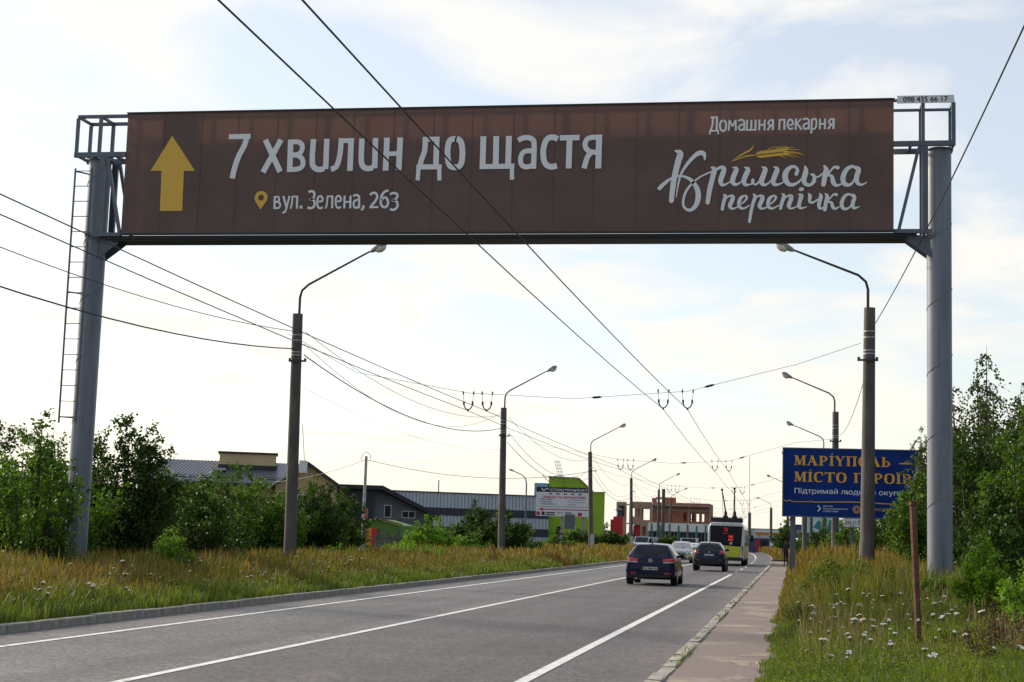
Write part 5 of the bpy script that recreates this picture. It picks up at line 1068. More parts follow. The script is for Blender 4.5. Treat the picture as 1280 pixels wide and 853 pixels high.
# ------------------------------------------------------------------ cars
class CarBody:
    """smooth body from curves along the length (y forward from the rear bumper)"""
    def __init__(s, L_, tab):
        s.L = L_; s.t = tab; s.ys = np.concatenate([np.linspace(0, .5, 26), np.linspace(.5, L_ - .5, 60)[1:], np.linspace(L_ - .5, L_, 24)[1:]])
    def g(s, k, y): return float(np.interp(y, *s.t[k]))
    def ring(s, y):
        zb, wl, zm, wm, zs, ws, zr_, wr = [s.g(k, y) for k in ('zb', 'wl', 'zm', 'wm', 'zs', 'ws', 'zr', 'wr')]
        zs = min(zs, zr_ - .02)
        P = [(0, zb), (wl * .7, zb), (wl, zb + .03), (wm, (zb + zm) / 2 + .02), (wm, zm), (ws, zs), ((ws + wr) / 2 + .015, (zs + zr_) / 2), (wr, zr_ - .045), (wr * .82, zr_), (0, zr_ + .022)]
        q = catmull(P, 4); return [(max(0, p[0]), p[1]) for p in q]
    def hw(s, y, z):
        r = s.ring(y); best = -1
        for i in range(len(r) - 1):
            a, b_ = r[i], r[i + 1]
            if (a[1] - z) * (b_[1] - z) <= 0 and abs(a[1] - b_[1]) > 1e-9:
                f = (z - a[1]) / (b_[1] - a[1]); best = max(best, a[0] + f * (b_[0] - a[0]))
        return best
    def depth(s, x, z, front=False):
        ys = s.ys[::-1] if front else s.ys
        prev = None
        for y in ys:
            if s.hw(y, z) >= abs(x): return y
        return ys[0]
    def body(s, name, m_, parent):
        mb = MB(); rows = []
        for y in s.ys:
            r = s.ring(y); pts = [(x, y, z) for x, z in r] + [(-x, y, z) for x, z in r[-2:0:-1]]; rows.append(pts)
        n = len(rows[0]); vs = [p for r in rows for p in r]; fs = []
        for i in range(len(rows) - 1):
            for j in range(n):
                j2 = (j + 1) % n; fs.append((i * n + j, (i + 1) * n + j, (i + 1) * n + j2, i * n + j2))
        fs.append(tuple(range(n))); fs.append(tuple((len(rows) - 1) * n + j for j in range(n - 1, -1, -1)))
        mb.add(vs, fs); return mb.build(name, m_, parent, ang=40)
    def patch(s, name, m_, parent, quad, front=False, off=.008, n=8, th=.0):
        """quad: 4 (x,z) corners (bl, br, tr, tl) laid on the rear or front surface"""
        mb = MB(); vs = []
        for j in range(n + 1):
            for i in range(n + 1):
                a, b_ = i / n, j / n
                x = (quad[0][0] * (1 - a) + quad[1][0] * a) * (1 - b_) + (quad[3][0] * (1 - a) + quad[2][0] * a) * b_
                z = (quad[0][1] * (1 - a) + quad[1][1] * a) * (1 - b_) + (quad[3][1] * (1 - a) + quad[2][1] * a) * b_
                y = s.depth(x, z, front); vs.append((x, y + (off if front else -off), z))
        fs = [(j * (n + 1) + i, j * (n + 1) + i + 1, (j + 1) * (n + 1) + i + 1, (j + 1) * (n + 1) + i) for j in range(n) for i in range(n)]
        if front: fs = [f[::-1] for f in fs]
        mb.add(vs, fs); return mb.build(name, m_, parent, ang=60)
    def side(s, name, m_, parent, quad, sx, off=.006, n=8):
        """quad of (y,z) corners on the body side"""
        mb = MB(); vs = []
        for j in range(n + 1):
            for i in range(n + 1):
                a, b_ = i / n, j / n
                y = (quad[0][0] * (1 - a) + quad[1][0] * a) * (1 - b_) + (quad[3][0] * (1 - a) + quad[2][0] * a) * b_
                z = (quad[0][1] * (1 - a) + quad[1][1] * a) * (1 - b_) + (quad[3][1] * (1 - a) + quad[2][1] * a) * b_
                vs.append((sx * (s.hw(y, z) + off), y, z))
        fs = [(j * (n + 1) + i, j * (n + 1) + i + 1, (j + 1) * (n + 1) + i + 1, (j + 1) * (n + 1) + i) for j in range(n) for i in range(n)]
        if sx < 0: fs = [f[::-1] for f in fs]
        mb.add(vs, fs); return mb.build(name, m_, parent, ang=60)
    def wheels(s, t, wm_, yr, yf, r=.32, wd=.21):
        for yy in (yr, yf):
            for sx in (-1, 1):
                x = s.g('wm', yy) 
                # dark wheel arch recess plate following the body side
                mb = MB(); vs = [(sx * (x + .004), yy, r)]; n = 16
                for i in range(n + 1):
                    a = math.pi * i / n * 1.16 - .25; vs.append((sx * (x + .006), yy + (r + .055) * math.cos(a), r + (r + .055) * math.sin(a)))
                fs = [(0, i + 1, i + 2) if sx > 0 else (0, i + 2, i + 1) for i in range(n)]
                mb.add(vs, fs); mb.build('wheel_arch', M_BLACKPL, t, smooth=False)
                mb = MB(); mb.tube([(sx * (x - wd), yy, r), (sx * (x - .02), yy, r), (sx * (x + .012), yy, r)], [r, r, r - .025], 24); wh = mb.build('wheel', M_TYRE, t)
                mb = MB(); mb.tube([(sx * (x + .006), yy, r), (sx * (x + .02), yy, r)], [r * .66, r * .6], 16); mb.build('rim', wm_, wh)
    def mirror(s, t, m_, y, z):
        for sx in (-1, 1):
            x = s.hw(y, z); mb = MB(); mb.tube([(sx * (x - .03), y, z), (sx * (x + .1), y - .02, z + .03), (sx * (x + .18), y - .03, z + .04)], [.03, .085, .06], 8); mb.build('mirror', m_, t)

def golf(t):
    L_ = 4.2
    T = dict(zb=([0, .1, .5, 3.7, 4.2], [.27, .24, .2, .2, .3]), wl=([0, .08, .5, 3.8, 4.2], [.74, .80, .84, .84, .5]),
             zm=([0, 4.2], [.56, .52]), wm=([0, .02, .06, .14, .4, 3.7, 4.05, 4.2], [.72, .80, .85, .885, .90, .895, .80, .55]),
             zs=([0, .2, .8, 3.0, 4.0, 4.2], [.90, .96, .99, .96, .78, .6]), ws=([0, .03, .08, .2, .5, 3.1, 3.9, 4.2], [.68, .77, .815, .845, .86, .85, .74, .45]),
             zr=([0, .03, .06, .12, .30, .44, .52, .8, 1.5, 2.2, 2.5, 3.2, 3.9, 4.12, 4.2], [.86, .93, .985, 1.04, 1.27, 1.42, 1.445, 1.465, 1.48, 1.465, 1.42, 1.02, .86, .70, .58]),
             wr=([0, .1, .3, .44, .8, 1.5, 2.4, 3.2, 3.9, 4.2], [.60, .69, .63, .585, .60, .61, .58, .72, .62, .4]))
    c = CarBody(L_, T); c.body('body', M_NAVYCAR, t)
    c.patch('rear_window', M_CARGL, t, [(-.665, 1.055), (.665, 1.055), (.535, 1.385), (-.535, 1.385)], n=14)
    for sx in (-1, 1):
        q = [(.46, .83), (.825, .85), (.80, .965), (.44, .945)]; q2 = [(.47, .79), (.82, .81), (.825, .85), (.46, .83)]
        if sx < 0: q = [(-.825, .85), (-.46, .83), (-.44, .945), (-.80, .965)]; q2 = [(-.82, .81), (-.47, .79), (-.46, .83), (-.825, .85)]
        tl = c.patch('tail_light', M_TAIL, t, q, off=.014); c.patch('reversing_light', M_HEADL, tl, q2, off=.016)
        c.side('tail_light', M_TAIL, t, [(.07, .85), (.26, .88), (.22, .95), (.09, .965)], sx, off=.012)
        c.patch('reflector', M_REDP, t, [(sx * .62 - .11, .40), (sx * .62 + .11, .40), (sx * .62 + .11, .455), (sx * .62 - .11, .455)], off=.012)
        c.side('side_window', M_CARGL, t, [(.62, 1.03), (1.32, 1.03), (1.32, 1.36), (.86, 1.36)], sx); c.side('side_window', M_CARGL, t, [(1.40, 1.03), (2.9, 1.03), (2.3, 1.36), (1.40, 1.37)], sx)
        c.side('door_handle', M_BLACKPL, t, [(1.1, .86), (1.26, .86), (1.26, .885), (1.1, .885)], sx, off=.02); c.side('sill_trim', M_BLACKPL, t, [(.9, .22), (3.2, .22), (3.2, .31), (.9, .31)], sx, off=.01)
    c.patch('bumper_crease', M_BLACKPL, t, [(-.79, .672), (.79, .672), (.79, .684), (-.79, .684)], off=.012, n=16)
    c.patch('lower_valance', M_BLACKPL, t, [(-.74, .275), (.74, .275), (.78, .375), (-.78, .375)], off=.012, n=14)
    c.patch('plate_recess', M_BLACKPL, t, [(-.34, .535), (.34, .535), (.36, .668), (-.36, .668)], off=.008)
    pl = c.patch('number_plate', M_PLATE, t, [(-.26, .545), (.26, .545), (.26, .655), (-.26, .655)], off=.02)
    text('BC 0680 HX', -.22, .565, .24, .635, c.depth(0, .6) - .024, M_BLACKP, pl, bold=.02)
    y_ = c.depth(0, .88); mb = MB()
    for q in range(1):
        ribbon(mb, [(.062 * math.cos(a * .5236), .885 + .062 * math.sin(a * .5236), .02) for a in range(13)], y_ - .02, rnd=False)
        ribbon(mb, [(-.04, .93, .014), (-.0, .88, .014), (.04, .93, .014)], y_ - .021, rnd=False, k=1); ribbon(mb, [(-.05, .90, .014), (-.025, .84, .014), (0, .88, .014), (.025, .84, .014), (.05, .90, .014)], y_ - .022, rnd=False, k=1)
    mb.build('round_badge', M_CHROME, t, smooth=False)
    mb = MB(); mb.tube([(0, .62, 1.46), (0, .60, 1.53), (0, .48, 1.555)], [.03, .022, .01], 6); mb.build('roof_aerial', M_BLACKPL, t)
    c.patch('third_brake_light', M_TAIL, t, [(-.17, 1.40), (.17, 1.40), (.17, 1.415), (-.17, 1.415)], off=.01, n=3)
    mb = MB(); mb.tube([(-.28, .1, 1.02), (.02, .0, 1.09), (.2, .02, 1.12)], [.014, .012, .008], 6); mb.build('rear_wiper', M_BLACKPL, t)
    mb = MB(); mb.tube([(-.5, .0, .24), (-.5, .35, .24)], .035, 8); mb.build('exhaust', M_GALV, t)
    for sx in (-.42, .42):
        mb = MB(); mb.tube([(sx, 1.25, 1.0), (sx, 1.2, 1.2), (sx, 1.18, 1.3)], [.15, .13, .1], 8); mb.build('headrest', M_BLACKPL, t)
    c.wheels(t, M_RIM, .78, 3.36, .315); c.mirror(t, M_NAVYCAR, 2.75, 1.03)
def juke(t):
    L_ = 4.1
    T = dict(zb=([0, .1, .5, 3.6, 4.1], [.38, .32, .26, .26, .36]), wl=([0, .08, .5, 3.7, 4.1], [.66, .74, .82, .82, .5]),
             zm=([0, 4.1], [.66, .62]), wm=([0, .03, .08, .2, .7, 1.4, 2.8, 3.3, 4.0, 4.1], [.66, .76, .82, .875, .885, .86, .86, .885, .75, .55]),
             zs=([0, .3, .8, 3.0, 3.9, 4.1], [1.03, 1.12, 1.1, 1.05, .9, .7]), ws=([0, .03, .08, .3, .7, 3.0, 3.8, 4.1], [.56, .68, .74, .80, .83, .82, .72, .45]),
             zr=([0, .04, .08, .16, .34, .5, .6, .9, 1.5, 2.2, 2.5, 3.1, 3.8, 4.0, 4.1], [.92, 1.02, 1.10, 1.18, 1.40, 1.51, 1.525, 1.55, 1.57, 1.54, 1.48, 1.12, 1.0, .82, .66]),
             wr=([0, .1, .3, .5, .9, 1.5, 2.4, 3.1, 3.8, 4.1], [.5, .60, .57, .53, .56, .58, .55, .68, .6, .4]))
    c = CarBody(L_, T); c.body('body', M_BLUECAR, t)
    c.patch('rear_window', M_CARGL, t, [(-.58, 1.15), (.58, 1.15), (.47, 1.47), (-.47, 1.47)], n=12)
    for sx in (-1, 1):
        q = [(.52, .93), (.76, .97), (.80, 1.13), (.62, 1.09)]
        if sx < 0: q = [(-.76, .97), (-.52, .93), (-.62, 1.09), (-.80, 1.13)]
        c.patch('tail_light', M_TAIL, t, q, off=.016); c.side('tail_light', M_TAIL, t, [(.08, .99), (.35, 1.05), (.3, 1.14), (.1, 1.12)], sx, off=.014)
        c.patch('reflector', M_REDP, t, [(sx * .6 - .1, .60), (sx * .6 + .1, .60), (sx * .6 + .1, .64), (sx * .6 - .1, .64)], off=.014)
        c.side('side_window', M_CARGL, t, [(.75, 1.15), (1.4, 1.12), (1.4, 1.44), (.95, 1.44)], sx); c.side('side_window', M_CARGL, t, [(1.48, 1.12), (2.85, 1.1), (2.35, 1.43), (1.48, 1.45)], sx)
        c.side('sill_trim', M_BLACKPL, t, [(.3, .3), (3.6, .3), (3.6, .46), (.3, .46)], sx, off=.012)
    c.patch('bumper_trim', M_BLACKPL, t, [(-.70, .40), (.70, .40), (.74, .62), (-.74, .62)], off=.012, n=12)
    pl = c.patch('number_plate', M_PLATE, t, [(-.26, .83), (.26, .83), (.26, .93), (-.26, .93)], off=.02)
    text('BC 3160 TX', -.22, .85, .24, .91, c.depth(0, .87) - .024, M_BLACKP, pl, bold=.02)
    y_ = c.depth(0, 1.02); mb = MB(); ribbon(mb, [(.05 * math.cos(a * .5236), 1.02 + .05 * math.sin(a * .5236), .02) for a in range(13)], y_ - .02, rnd=False); ribbon(mb, [(-.06, 1.02, .02), (.06, 1.02, .02)], y_ - .021, rnd=False); mb.build('badge', M_CHROME, t, smooth=False)
    mb = MB(); mb.tube([(0, .7, 1.54), (0, .62, 1.64)], [.02, .01], 6); mb.build('roof_aerial', M_BLACKPL, t)
    c.patch('third_brake_light', M_TAIL, t, [(-.12, 1.49), (.12, 1.49), (.12, 1.503), (-.12, 1.503)], off=.012, n=3)
    c.wheels(t, M_RIM, .8, 3.3, .345); c.mirror(t, M_BLUECAR, 2.7, 1.13)
def oncoming(t, paint, suv):
    h = 1.52 if suv else 1.40; L_ = 4.4; k_ = h / 1.48
    T = dict(zb=([0, .1, .5, 3.9, 4.4], [.3, .26, .22, .22, .26]), wl=([0, .08, .5, 4.1, 4.4], [.74, .80, .84, .82, .6]),
             zm=([0, 4.4], [.6 * k_, .56 * k_]), wm=([0, .05, .2, .5, 4.0, 4.25, 4.4], [.72, .84, .88, .90, .89, .84, .66]),
             zs=([0, .2, .8, 3.0, 4.0, 4.4], [.92 * k_, .98 * k_, 1.0 * k_, .96 * k_, .84 * k_, .70 * k_]), ws=([0, .05, .2, .5, 3.1, 4.1, 4.4], [.66, .78, .83, .85, .85, .78, .6]),
             zr=([0, .06, .2, .6, 1.0, 1.6, 2.2, 2.5, 3.25, 4.1, 4.3, 4.4], [.9 * k_, 1.0 * k_, 1.1 * k_, 1.38 * k_, 1.46 * k_, h, 1.46 * k_, 1.4 * k_, 1.0 * k_, .88 * k_, .8 * k_, .68 * k_]),
             wr=([0, .1, .6, 1.5, 2.4, 3.25, 4.1, 4.4], [.60, .66, .58, .60, .58, .72, .66, .5]))
    c = CarBody(L_, T); c.body('body', paint, t)
    c.patch('windscreen', M_CARGL, t, [(-.66, 1.04 * k_), (.66, 1.04 * k_), (.55, 1.37 * k_), (-.55, 1.37 * k_)], front=True, n=12)
    for sx in (-1, 1):
        c.patch('headlight', M_HEADL, t, [(sx * .62 - .15, .64 * k_), (sx * .62 + .15, .64 * k_), (sx * .62 + .13, .76 * k_), (sx * .62 - .13, .74 * k_)], front=True, off=.015)
        c.patch('fog_light', M_HEADL, t, [(sx * .58 - .07, .38), (sx * .58 + .07, .38), (sx * .58 + .07, .44), (sx * .58 - .07, .44)], front=True, off=.015, n=3)
        c.side('side_window', M_CARGL, t, [(.7, 1.06 * k_), (1.7, 1.04 * k_), (1.7, 1.36 * k_), (.95, 1.33 * k_)], sx); c.side('side_window', M_CARGL, t, [(1.8, 1.04 * k_), (2.95, 1.02 * k_), (2.35, 1.34 * k_), (1.8, 1.37 * k_)], sx)
    c.patch('grille', M_BLACKPL, t, [(-.42, .60 * k_), (.42, .60 * k_), (.42, .72 * k_), (-.42, .72 * k_)], front=True, off=.012)
    c.patch('lower_grille', M_BLACKPL, t, [(-.5, .30), (.5, .30), (.52, .46), (-.52, .46)], front=True, off=.012)
    c.patch('number_plate', M_PLATE, t, [(-.26, .47), (.26, .47), (.26, .57), (-.26, .57)], front=True, off=.02, n=3)
    c.wheels(t, M_RIM, .8, 3.55, .33); c.mirror(t, paint, 2.9, 1.02 * k_)
    if suv:
        for sx in (-.56, .56):
            mb = MB(); mb.tube([(sx, .9, h - .02), (sx, 1.1, h + .05), (sx, 2.1, h + .04), (sx, 2.3, h - .06)], .018, 6); mb.build('roof_rail', M_BLACKPL, t)
golf(thing('hatchback', 'dark navy hatchback driving away nearest the camera', 'car', (-4.99, 56.4, 0.006), R(-.3)))
juke(thing('crossover', 'dark blue crossover car directly behind the trolleybus', 'car', (-4.45, 86.3, 0.006)))
oncoming(thing('oncoming_suv', 'silver oncoming car with dark roof rails beside the navy hatchback', 'car', (-7.95, 117.5, .006), math.pi), M_SILVER, True)
oncoming(thing('oncoming_sedan', 'pale oncoming car between the silver car and the crossover', 'car', (-8.55, 139, .006), math.pi), M_WCAR, False)

def van(t, paint, h=2.4):
    mb = MB()
    prof = [(0, .45), (0, h * .95), (.15, h), (3.6, h), (4.3, h * .62), (5.0, h * .48), (5.15, .45)]
    xs = [(-.95, .0), (-.98, .06), (.98, .06), (.95, 0)]
    n = len(prof); vs = []
    for x, ins in xs: vs += [(x, y, z - (ins if False else 0)) for y, z in prof]
    fs = [tuple(range(n)), tuple(range(4 * n - 1, 3 * n - 1, -1))]
    for k in range(3):
        for i in range(n):
            j = (i + 1) % n; fs.append((k * n + i, (k + 1) * n + i, (k + 1) * n + j, k * n + j))
    mb.add(vs, fs); mb.build('body', paint, t, ang=30)
    mb = MB(); a = Vector((0, 3.68, h * .97)); b_ = Vector((0, 4.27, h * .65))
    mb.quad((-.8, a.y + .03, a.z), (-.85, b_.y + .03, b_.z), (.85, b_.y + .03, b_.z), (.8, a.y + .03, a.z)); mb.build('windscreen', M_CARGL, t, smooth=False)
    mb = MB(); mb.box(-.5, .5, 5.12, 5.17, .75, 1.0); mb.build('grille', M_BLACKPL, t, smooth=False)
    for sx in (-1, 1):
        mb = MB(); mb.box(sx * .75 - .12, sx * .75 + .12, 5.06, 5.15, .85, 1.05); mb.build('headlight', M_HEADL, t, smooth=False)
        mb = MB(); mb.box(sx * .985 - .004, sx * .985 + .004, 3.0, 3.9, h * .62, h * .9); mb.build('side_window', M_CARGL, t, smooth=False)
        for yy in (.9, 4.1):
            mb = MB(); mb.tube([(sx * .75, yy, .36), (sx * .995, yy, .36)], .36, 18); mb.build('wheel', M_TYRE, t)
van(thing('white_van', 'white van far down the oncoming lane', 'van', (-12.0, 190, .006), math.pi), M_WCAR, 1.9)
van(thing('pale_blue_van', 'pale blue van partly hidden behind the navy hatchback roof', 'van', (-17.7, 200, .006), math.pi - .2), mat('pale_blue_paint', (.35, .44, .52), .3, coat=.4), 1.9)

# ------------------------------------------------------------------ trolleybus
t = thing('trolleybus', 'white trolleybus with lime green rear panel and raised poles', 'bus', (-4.42, 108, .006), R(.4))
Lb = 12.0
prof = [(-1.18, .42), (-1.25, .8), (-1.25, 2.2), (-1.21, 2.75), (-1.08, 3.0), (-.8, 3.08), (.8, 3.08), (1.08, 3.0), (1.21, 2.75), (1.25, 2.2), (1.25, .8), (1.18, .42)]
mb = MB(); vs = []; n = len(prof)
for y, sc in ((.0, .965), (.05, .99), (.16, 1), (Lb - .2, 1), (Lb, .96)): vs += [(x * sc, y, .42 + (z - .42) * (.985 if sc < .98 else 1)) for x, z in prof]
fs = [tuple(range(n)), tuple(range(5 * n - 1, 4 * n - 1, -1))]
for k in range(4):
    for i in range(n): j = (i + 1) % n; fs.append((k * n + i, (k + 1) * n + i, (k + 1) * n + j, k * n + j))
mb.add(vs, fs); mb.build('body', M_BUSW, t, ang=25)
def rb(nm, m_, q, y0=-.03, y1=-.002, par=None):
    mb = MB(); 
    if len(q) == 4 and isinstance(q[0], (int, float)): mb.box(q[0], q[1], y0, y1, q[2], q[3])
    else: mb.prism(q, y0, y1)
    return mb.build(nm, m_, par or t, smooth=False)
rw_ = rb('rear_window', M_GLASS, [(-1.08, 1.5), (1.0, 1.38), (1.08, 2.82), (-1.08, 2.84)], -.045)
rb('rear_panel', M_BUSY, [(-.02, .62), (.9, .64), (1.0, 1.36), (-.02, 1.41)], -.04)
rb('rear_panel', M_BUSY, [(-1.1, .62), (-.05, .62), (-.05, 1.42), (-1.06, 1.48)], -.04)
rb('rear_bumper', M_BLACKPL, (-1.15, 1.15, .36, .60), -.12, .0)
tx_ = text('70', -.16, 2.42, .09, 2.70, -.05, M_LED, rw_, name='route_number')
rb('led_bar', M_LED, (.16, .46, 2.0, 2.16), -.052, -.046, rw_); rb('led_bar', M_LED, (.14, .46, 1.78, 1.93), -.052, -.046, rw_); rb('led_bar', M_LED, (-.2, .08, 2.28, 2.31), -.052, -.046, rw_)
mb = MB(); mb.tube([(.32, -.07, 1.6), (.32, -.045, 1.6)], .1, 12); mb.build('round_badge', M_CHROME, t)
for i in range(5): rb('tail_light', M_TAIL if i < 2 else M_BLACKPL, (1.06, 1.15, .75 + i * .14, .85 + i * .14), -.02, .005)
for i in range(5): rb('tail_light', M_TAIL if i < 2 else M_BLACKPL, (-1.15, -1.06, .75 + i * .14, .85 + i * .14), -.02, .005)
for sx in (-1, 1):
    mb = MB(); mb.box(sx * 1.256 - .004, sx * 1.256 + .004, .5, Lb - .4, 1.42, 2.6); mb.build('side_window', M_GLASS, t, smooth=False)
    mb = MB(); mb.box(sx * 1.256 - .006, sx * 1.256 + .006, .3, Lb - .4, .5, 1.1); mb.build('side_skirt', M_BUSY, t, smooth=False)
    for yy in (3.2, 9.2):
        mb = MB(); mb.tube([(sx * .95, yy, .48), (sx * 1.27, yy, .48)], .48, 22); mb.build('wheel', M_TYRE, t)
        mb = MB(); mb.tube([(sx * 1.27, yy, .48), (sx * 1.29, yy, .48)], .26, 14); mb.build('rim', M_GALV, t)
mb = MB(); mb.tube([(1.25, 11.7, 2.5), (1.5, 11.9, 2.55), (1.52, 11.9, 2.1)], .03, 6); mb.box(1.4, 1.62, 11.8, 11.95, 1.75, 2.25); mb.build('mirror', M_BLACKPL, t)
mb = MB(); mb.box(-1.05, 1.05, .35, 3.4, 3.12, 3.42); mb.build('roof_cover', M_BLACKPL, t, smooth=False)
mb = MB(); mb.box(-.85, .85, 4.0, 9.0, 3.08, 3.36); mb.build('battery_box', M_BUSW, t, smooth=False)
mb = MB()
for sx in (-.95, 0, .95): mb.box(sx - .03, sx + .03, .6, .66, 3.02, 3.22)
mb.box(-.98, .98, .5, .53, 3.44, 3.47); mb.build('roof_rack', M_BLACKPL, t, smooth=False)
for bx_, tx, tz in ((-.22, -.28, 5.32), (.42, .55, 5.42)):
    mb = MB(); mb.tube([(bx_, 4.6, 3.35), (bx_, 4.6, 3.95)], [.13, .10], 8); mb.box(bx_ - .17, bx_ + .17, 4.2, 5.0, 3.36, 3.62); pb = mb.build('pole_base', M_BLACKPL, t)
    mb = MB(); mb.tube([(bx_, 4.8, 3.95), (bx_, 4.2, 3.98), ((bx_ + tx) / 2, 1.6, (3.98 + tz) / 2 + .04), (tx, -1.2, tz)], [.065, .055, .048, .04], 7); pp = mb.build('trolley_pole', M_BLACKPL, t)
    mb = MB(); mb.tube([(tx, -1.15, tz), (tx, -1.32, tz + .04), (tx, -1.36, tz + .1)], [.05, .1, .05], 6); mb.build('contact_shoe', M_BLACKPL, pp)
    mb = MB(); mb.tube([(bx_ * .8, -.02, 2.9), (bx_, -.3, 3.6), (tx, -1.0, tz - .1)], .012, 4); mb.build('pole_rope', M_WIRE, t)

# ------------------------------------------------------------------ pedestrian
def person(t):
    mesh = bpy.data.meshes.new('body'); bm = bmesh.new()
    J = dict(pelvis=((0, 0, .92), .135), waist=((0, .02, 1.08), .125), chest=((0, .03, 1.28), .15), neck0=((0, .02, 1.43), .07), neck=((0, .01, 1.50), .052), head=((0, -.0, 1.60), .085), crown=((0, .0, 1.69), .078),
             shl=((-.17, .02, 1.38), .07), ell=((-.25, .06, 1.12), .048), wrl=((-.24, -.04, .90), .032), hal=((-.235, -.06, .84), .033),
             shr=((.17, .02, 1.38), .07), elr=((.36, -.06, 1.42), .046), wrr=((.22, -.12, 1.58), .032), har=((.16, -.11, 1.64), .033),
             hpl=((-.09, 0, .86), .095), knl=((-.10, -.10, .47), .06), anl=((-.10, .02, .09), .04), tol=((-.11, -.13, .035), .035),
             hpr=((.09, 0, .86), .095), knr=((.09, .03, .47), .06), anr=((.09, .22, .12), .04), tor=((.09, .09, .035), .035))
    E_ = [('pelvis', 'waist'), ('waist', 'chest'), ('chest', 'neck0'), ('neck0', 'neck'), ('neck', 'head'), ('head', 'crown'), ('chest', 'shl'), ('shl', 'ell'), ('ell', 'wrl'), ('wrl', 'hal'), ('chest', 'shr'), ('shr', 'elr'), ('elr', 'wrr'), ('wrr', 'har'), ('pelvis', 'hpl'), ('hpl', 'knl'), ('knl', 'anl'), ('anl', 'tol'), ('pelvis', 'hpr'), ('hpr', 'knr'), ('knr', 'anr'), ('anr', 'tor')]
    idx = {}
    for k, (p, r) in J.items(): idx[k] = bm.verts.new(p)
    fing = []
    for base, d in (('hal', (0, -.02, -.05)), ('har', (-.035, .0, .035))):
        b0 = Vector(J[base][0]); d = Vector(d)
        for q in range(5):
            sidev = Vector((.0, (q - 2) * .012, 0)); dd = d * (1.0 - abs(q - 2) * .1) if q else d * .6 + Vector((0, -.03, 0))
            v1 = bm.verts.new(b0 + sidev + dd * .5); v2 = bm.verts.new(b0 + sidev * 1.3 + dd * 1.1); bm.edges.new((idx[base], v1)); bm.edges.new((v1, v2)); fing += [v1, v2]
    for a, b_ in E_: bm.edges.new((idx[a], idx[b_]))
    bm.verts.ensure_lookup_table(); order = {v: i for i, v in enumerate(bm.verts)}
    ri = {order[idx[k]]: J[k][1] for k in J}; ff = [order[v] for v in fing]; bm.to_mesh(mesh); bm.free()
    o = bpy.data.objects.new('body', mesh); COL.objects.link(o)
    sk = o.modifiers.new('skin', 'SKIN'); ly = mesh.skin_vertices[0].data
    for i in range(len(mesh.vertices)):
        r = ri.get(i, .009); ly[i].radius = (r, r)
    ly[0].use_root = True
    su = o.modifiers.new('sub', 'SUBSURF'); su.levels = 1; su.render_levels = 1
    bpy.context.view_layer.update()
    me = bpy.data.meshes.new_from_object(o.evaluated_get(bpy.context.evaluated_depsgraph_get()))
    bpy.data.objects.remove(o)
    me.materials.clear(); me.materials.append(M_CLOTH); me.materials.append(M_SKIN)
    for p in me.polygons:
        c_ = p.center; p.use_smooth = True
        p.material_index = 1 if (c_.z > 1.49 or (abs(c_.x) > .2 and c_.z < .93) or (c_.x < .3 and c_.x > .1 and c_.z > 1.5)) else 0
    o = bpy.data.objects.new('body', me); COL.objects.link(o); o.parent = t
    mb = MB(); mb.tube([(0, .02, 1.60), (0, .02, 1.66), (0, .015, 1.72), (0, .01, 1.765)], [.10, .112, .098, .04], 12); mb.build('hair', M_HAIR, t)
    mb = MB()
    for sx in (-.032, .032): mb.tube([(sx, -.083, 1.645), (sx, -.092, 1.645)], .011, 6)
    mb.build('eyes', M_BLACKP, t)
    mb = MB(); mb.tube([(0, -.08, 1.64), (0, -.108, 1.605), (0, -.085, 1.598)], [.008, .016, .01], 6); mb.build('nose', M_SKIN, t)
    mb = MB(); mb.tube([(-.022, -.088, 1.57), (.022, -.088, 1.57)], .006, 5); mb.build('mouth', M_REDP, t)
    for sx in (-1, 1):
        mb = MB(); mb.tube([(sx * .088, 0, 1.60), (sx * .096, .0, 1.625), (sx * .088, 0, 1.655)], [.008, .016, .008], 6); mb.build('ear', M_SKIN, t)
    mb = MB(); mb.tube([(0, .02, .98), (0, .03, 1.15), (0, .035, 1.36)], [.155, .15, .175], 14); mb.build('jacket', mat('brown_jacket', (.045, .033, .03), .9, var=.2), t)
bpy.data.objects['trolleybus'].scale = (1, 1, .95)
person(thing('person', 'pedestrian in dark clothes with one arm raised on the footpath', 'person', (-.42, 111, .085)))
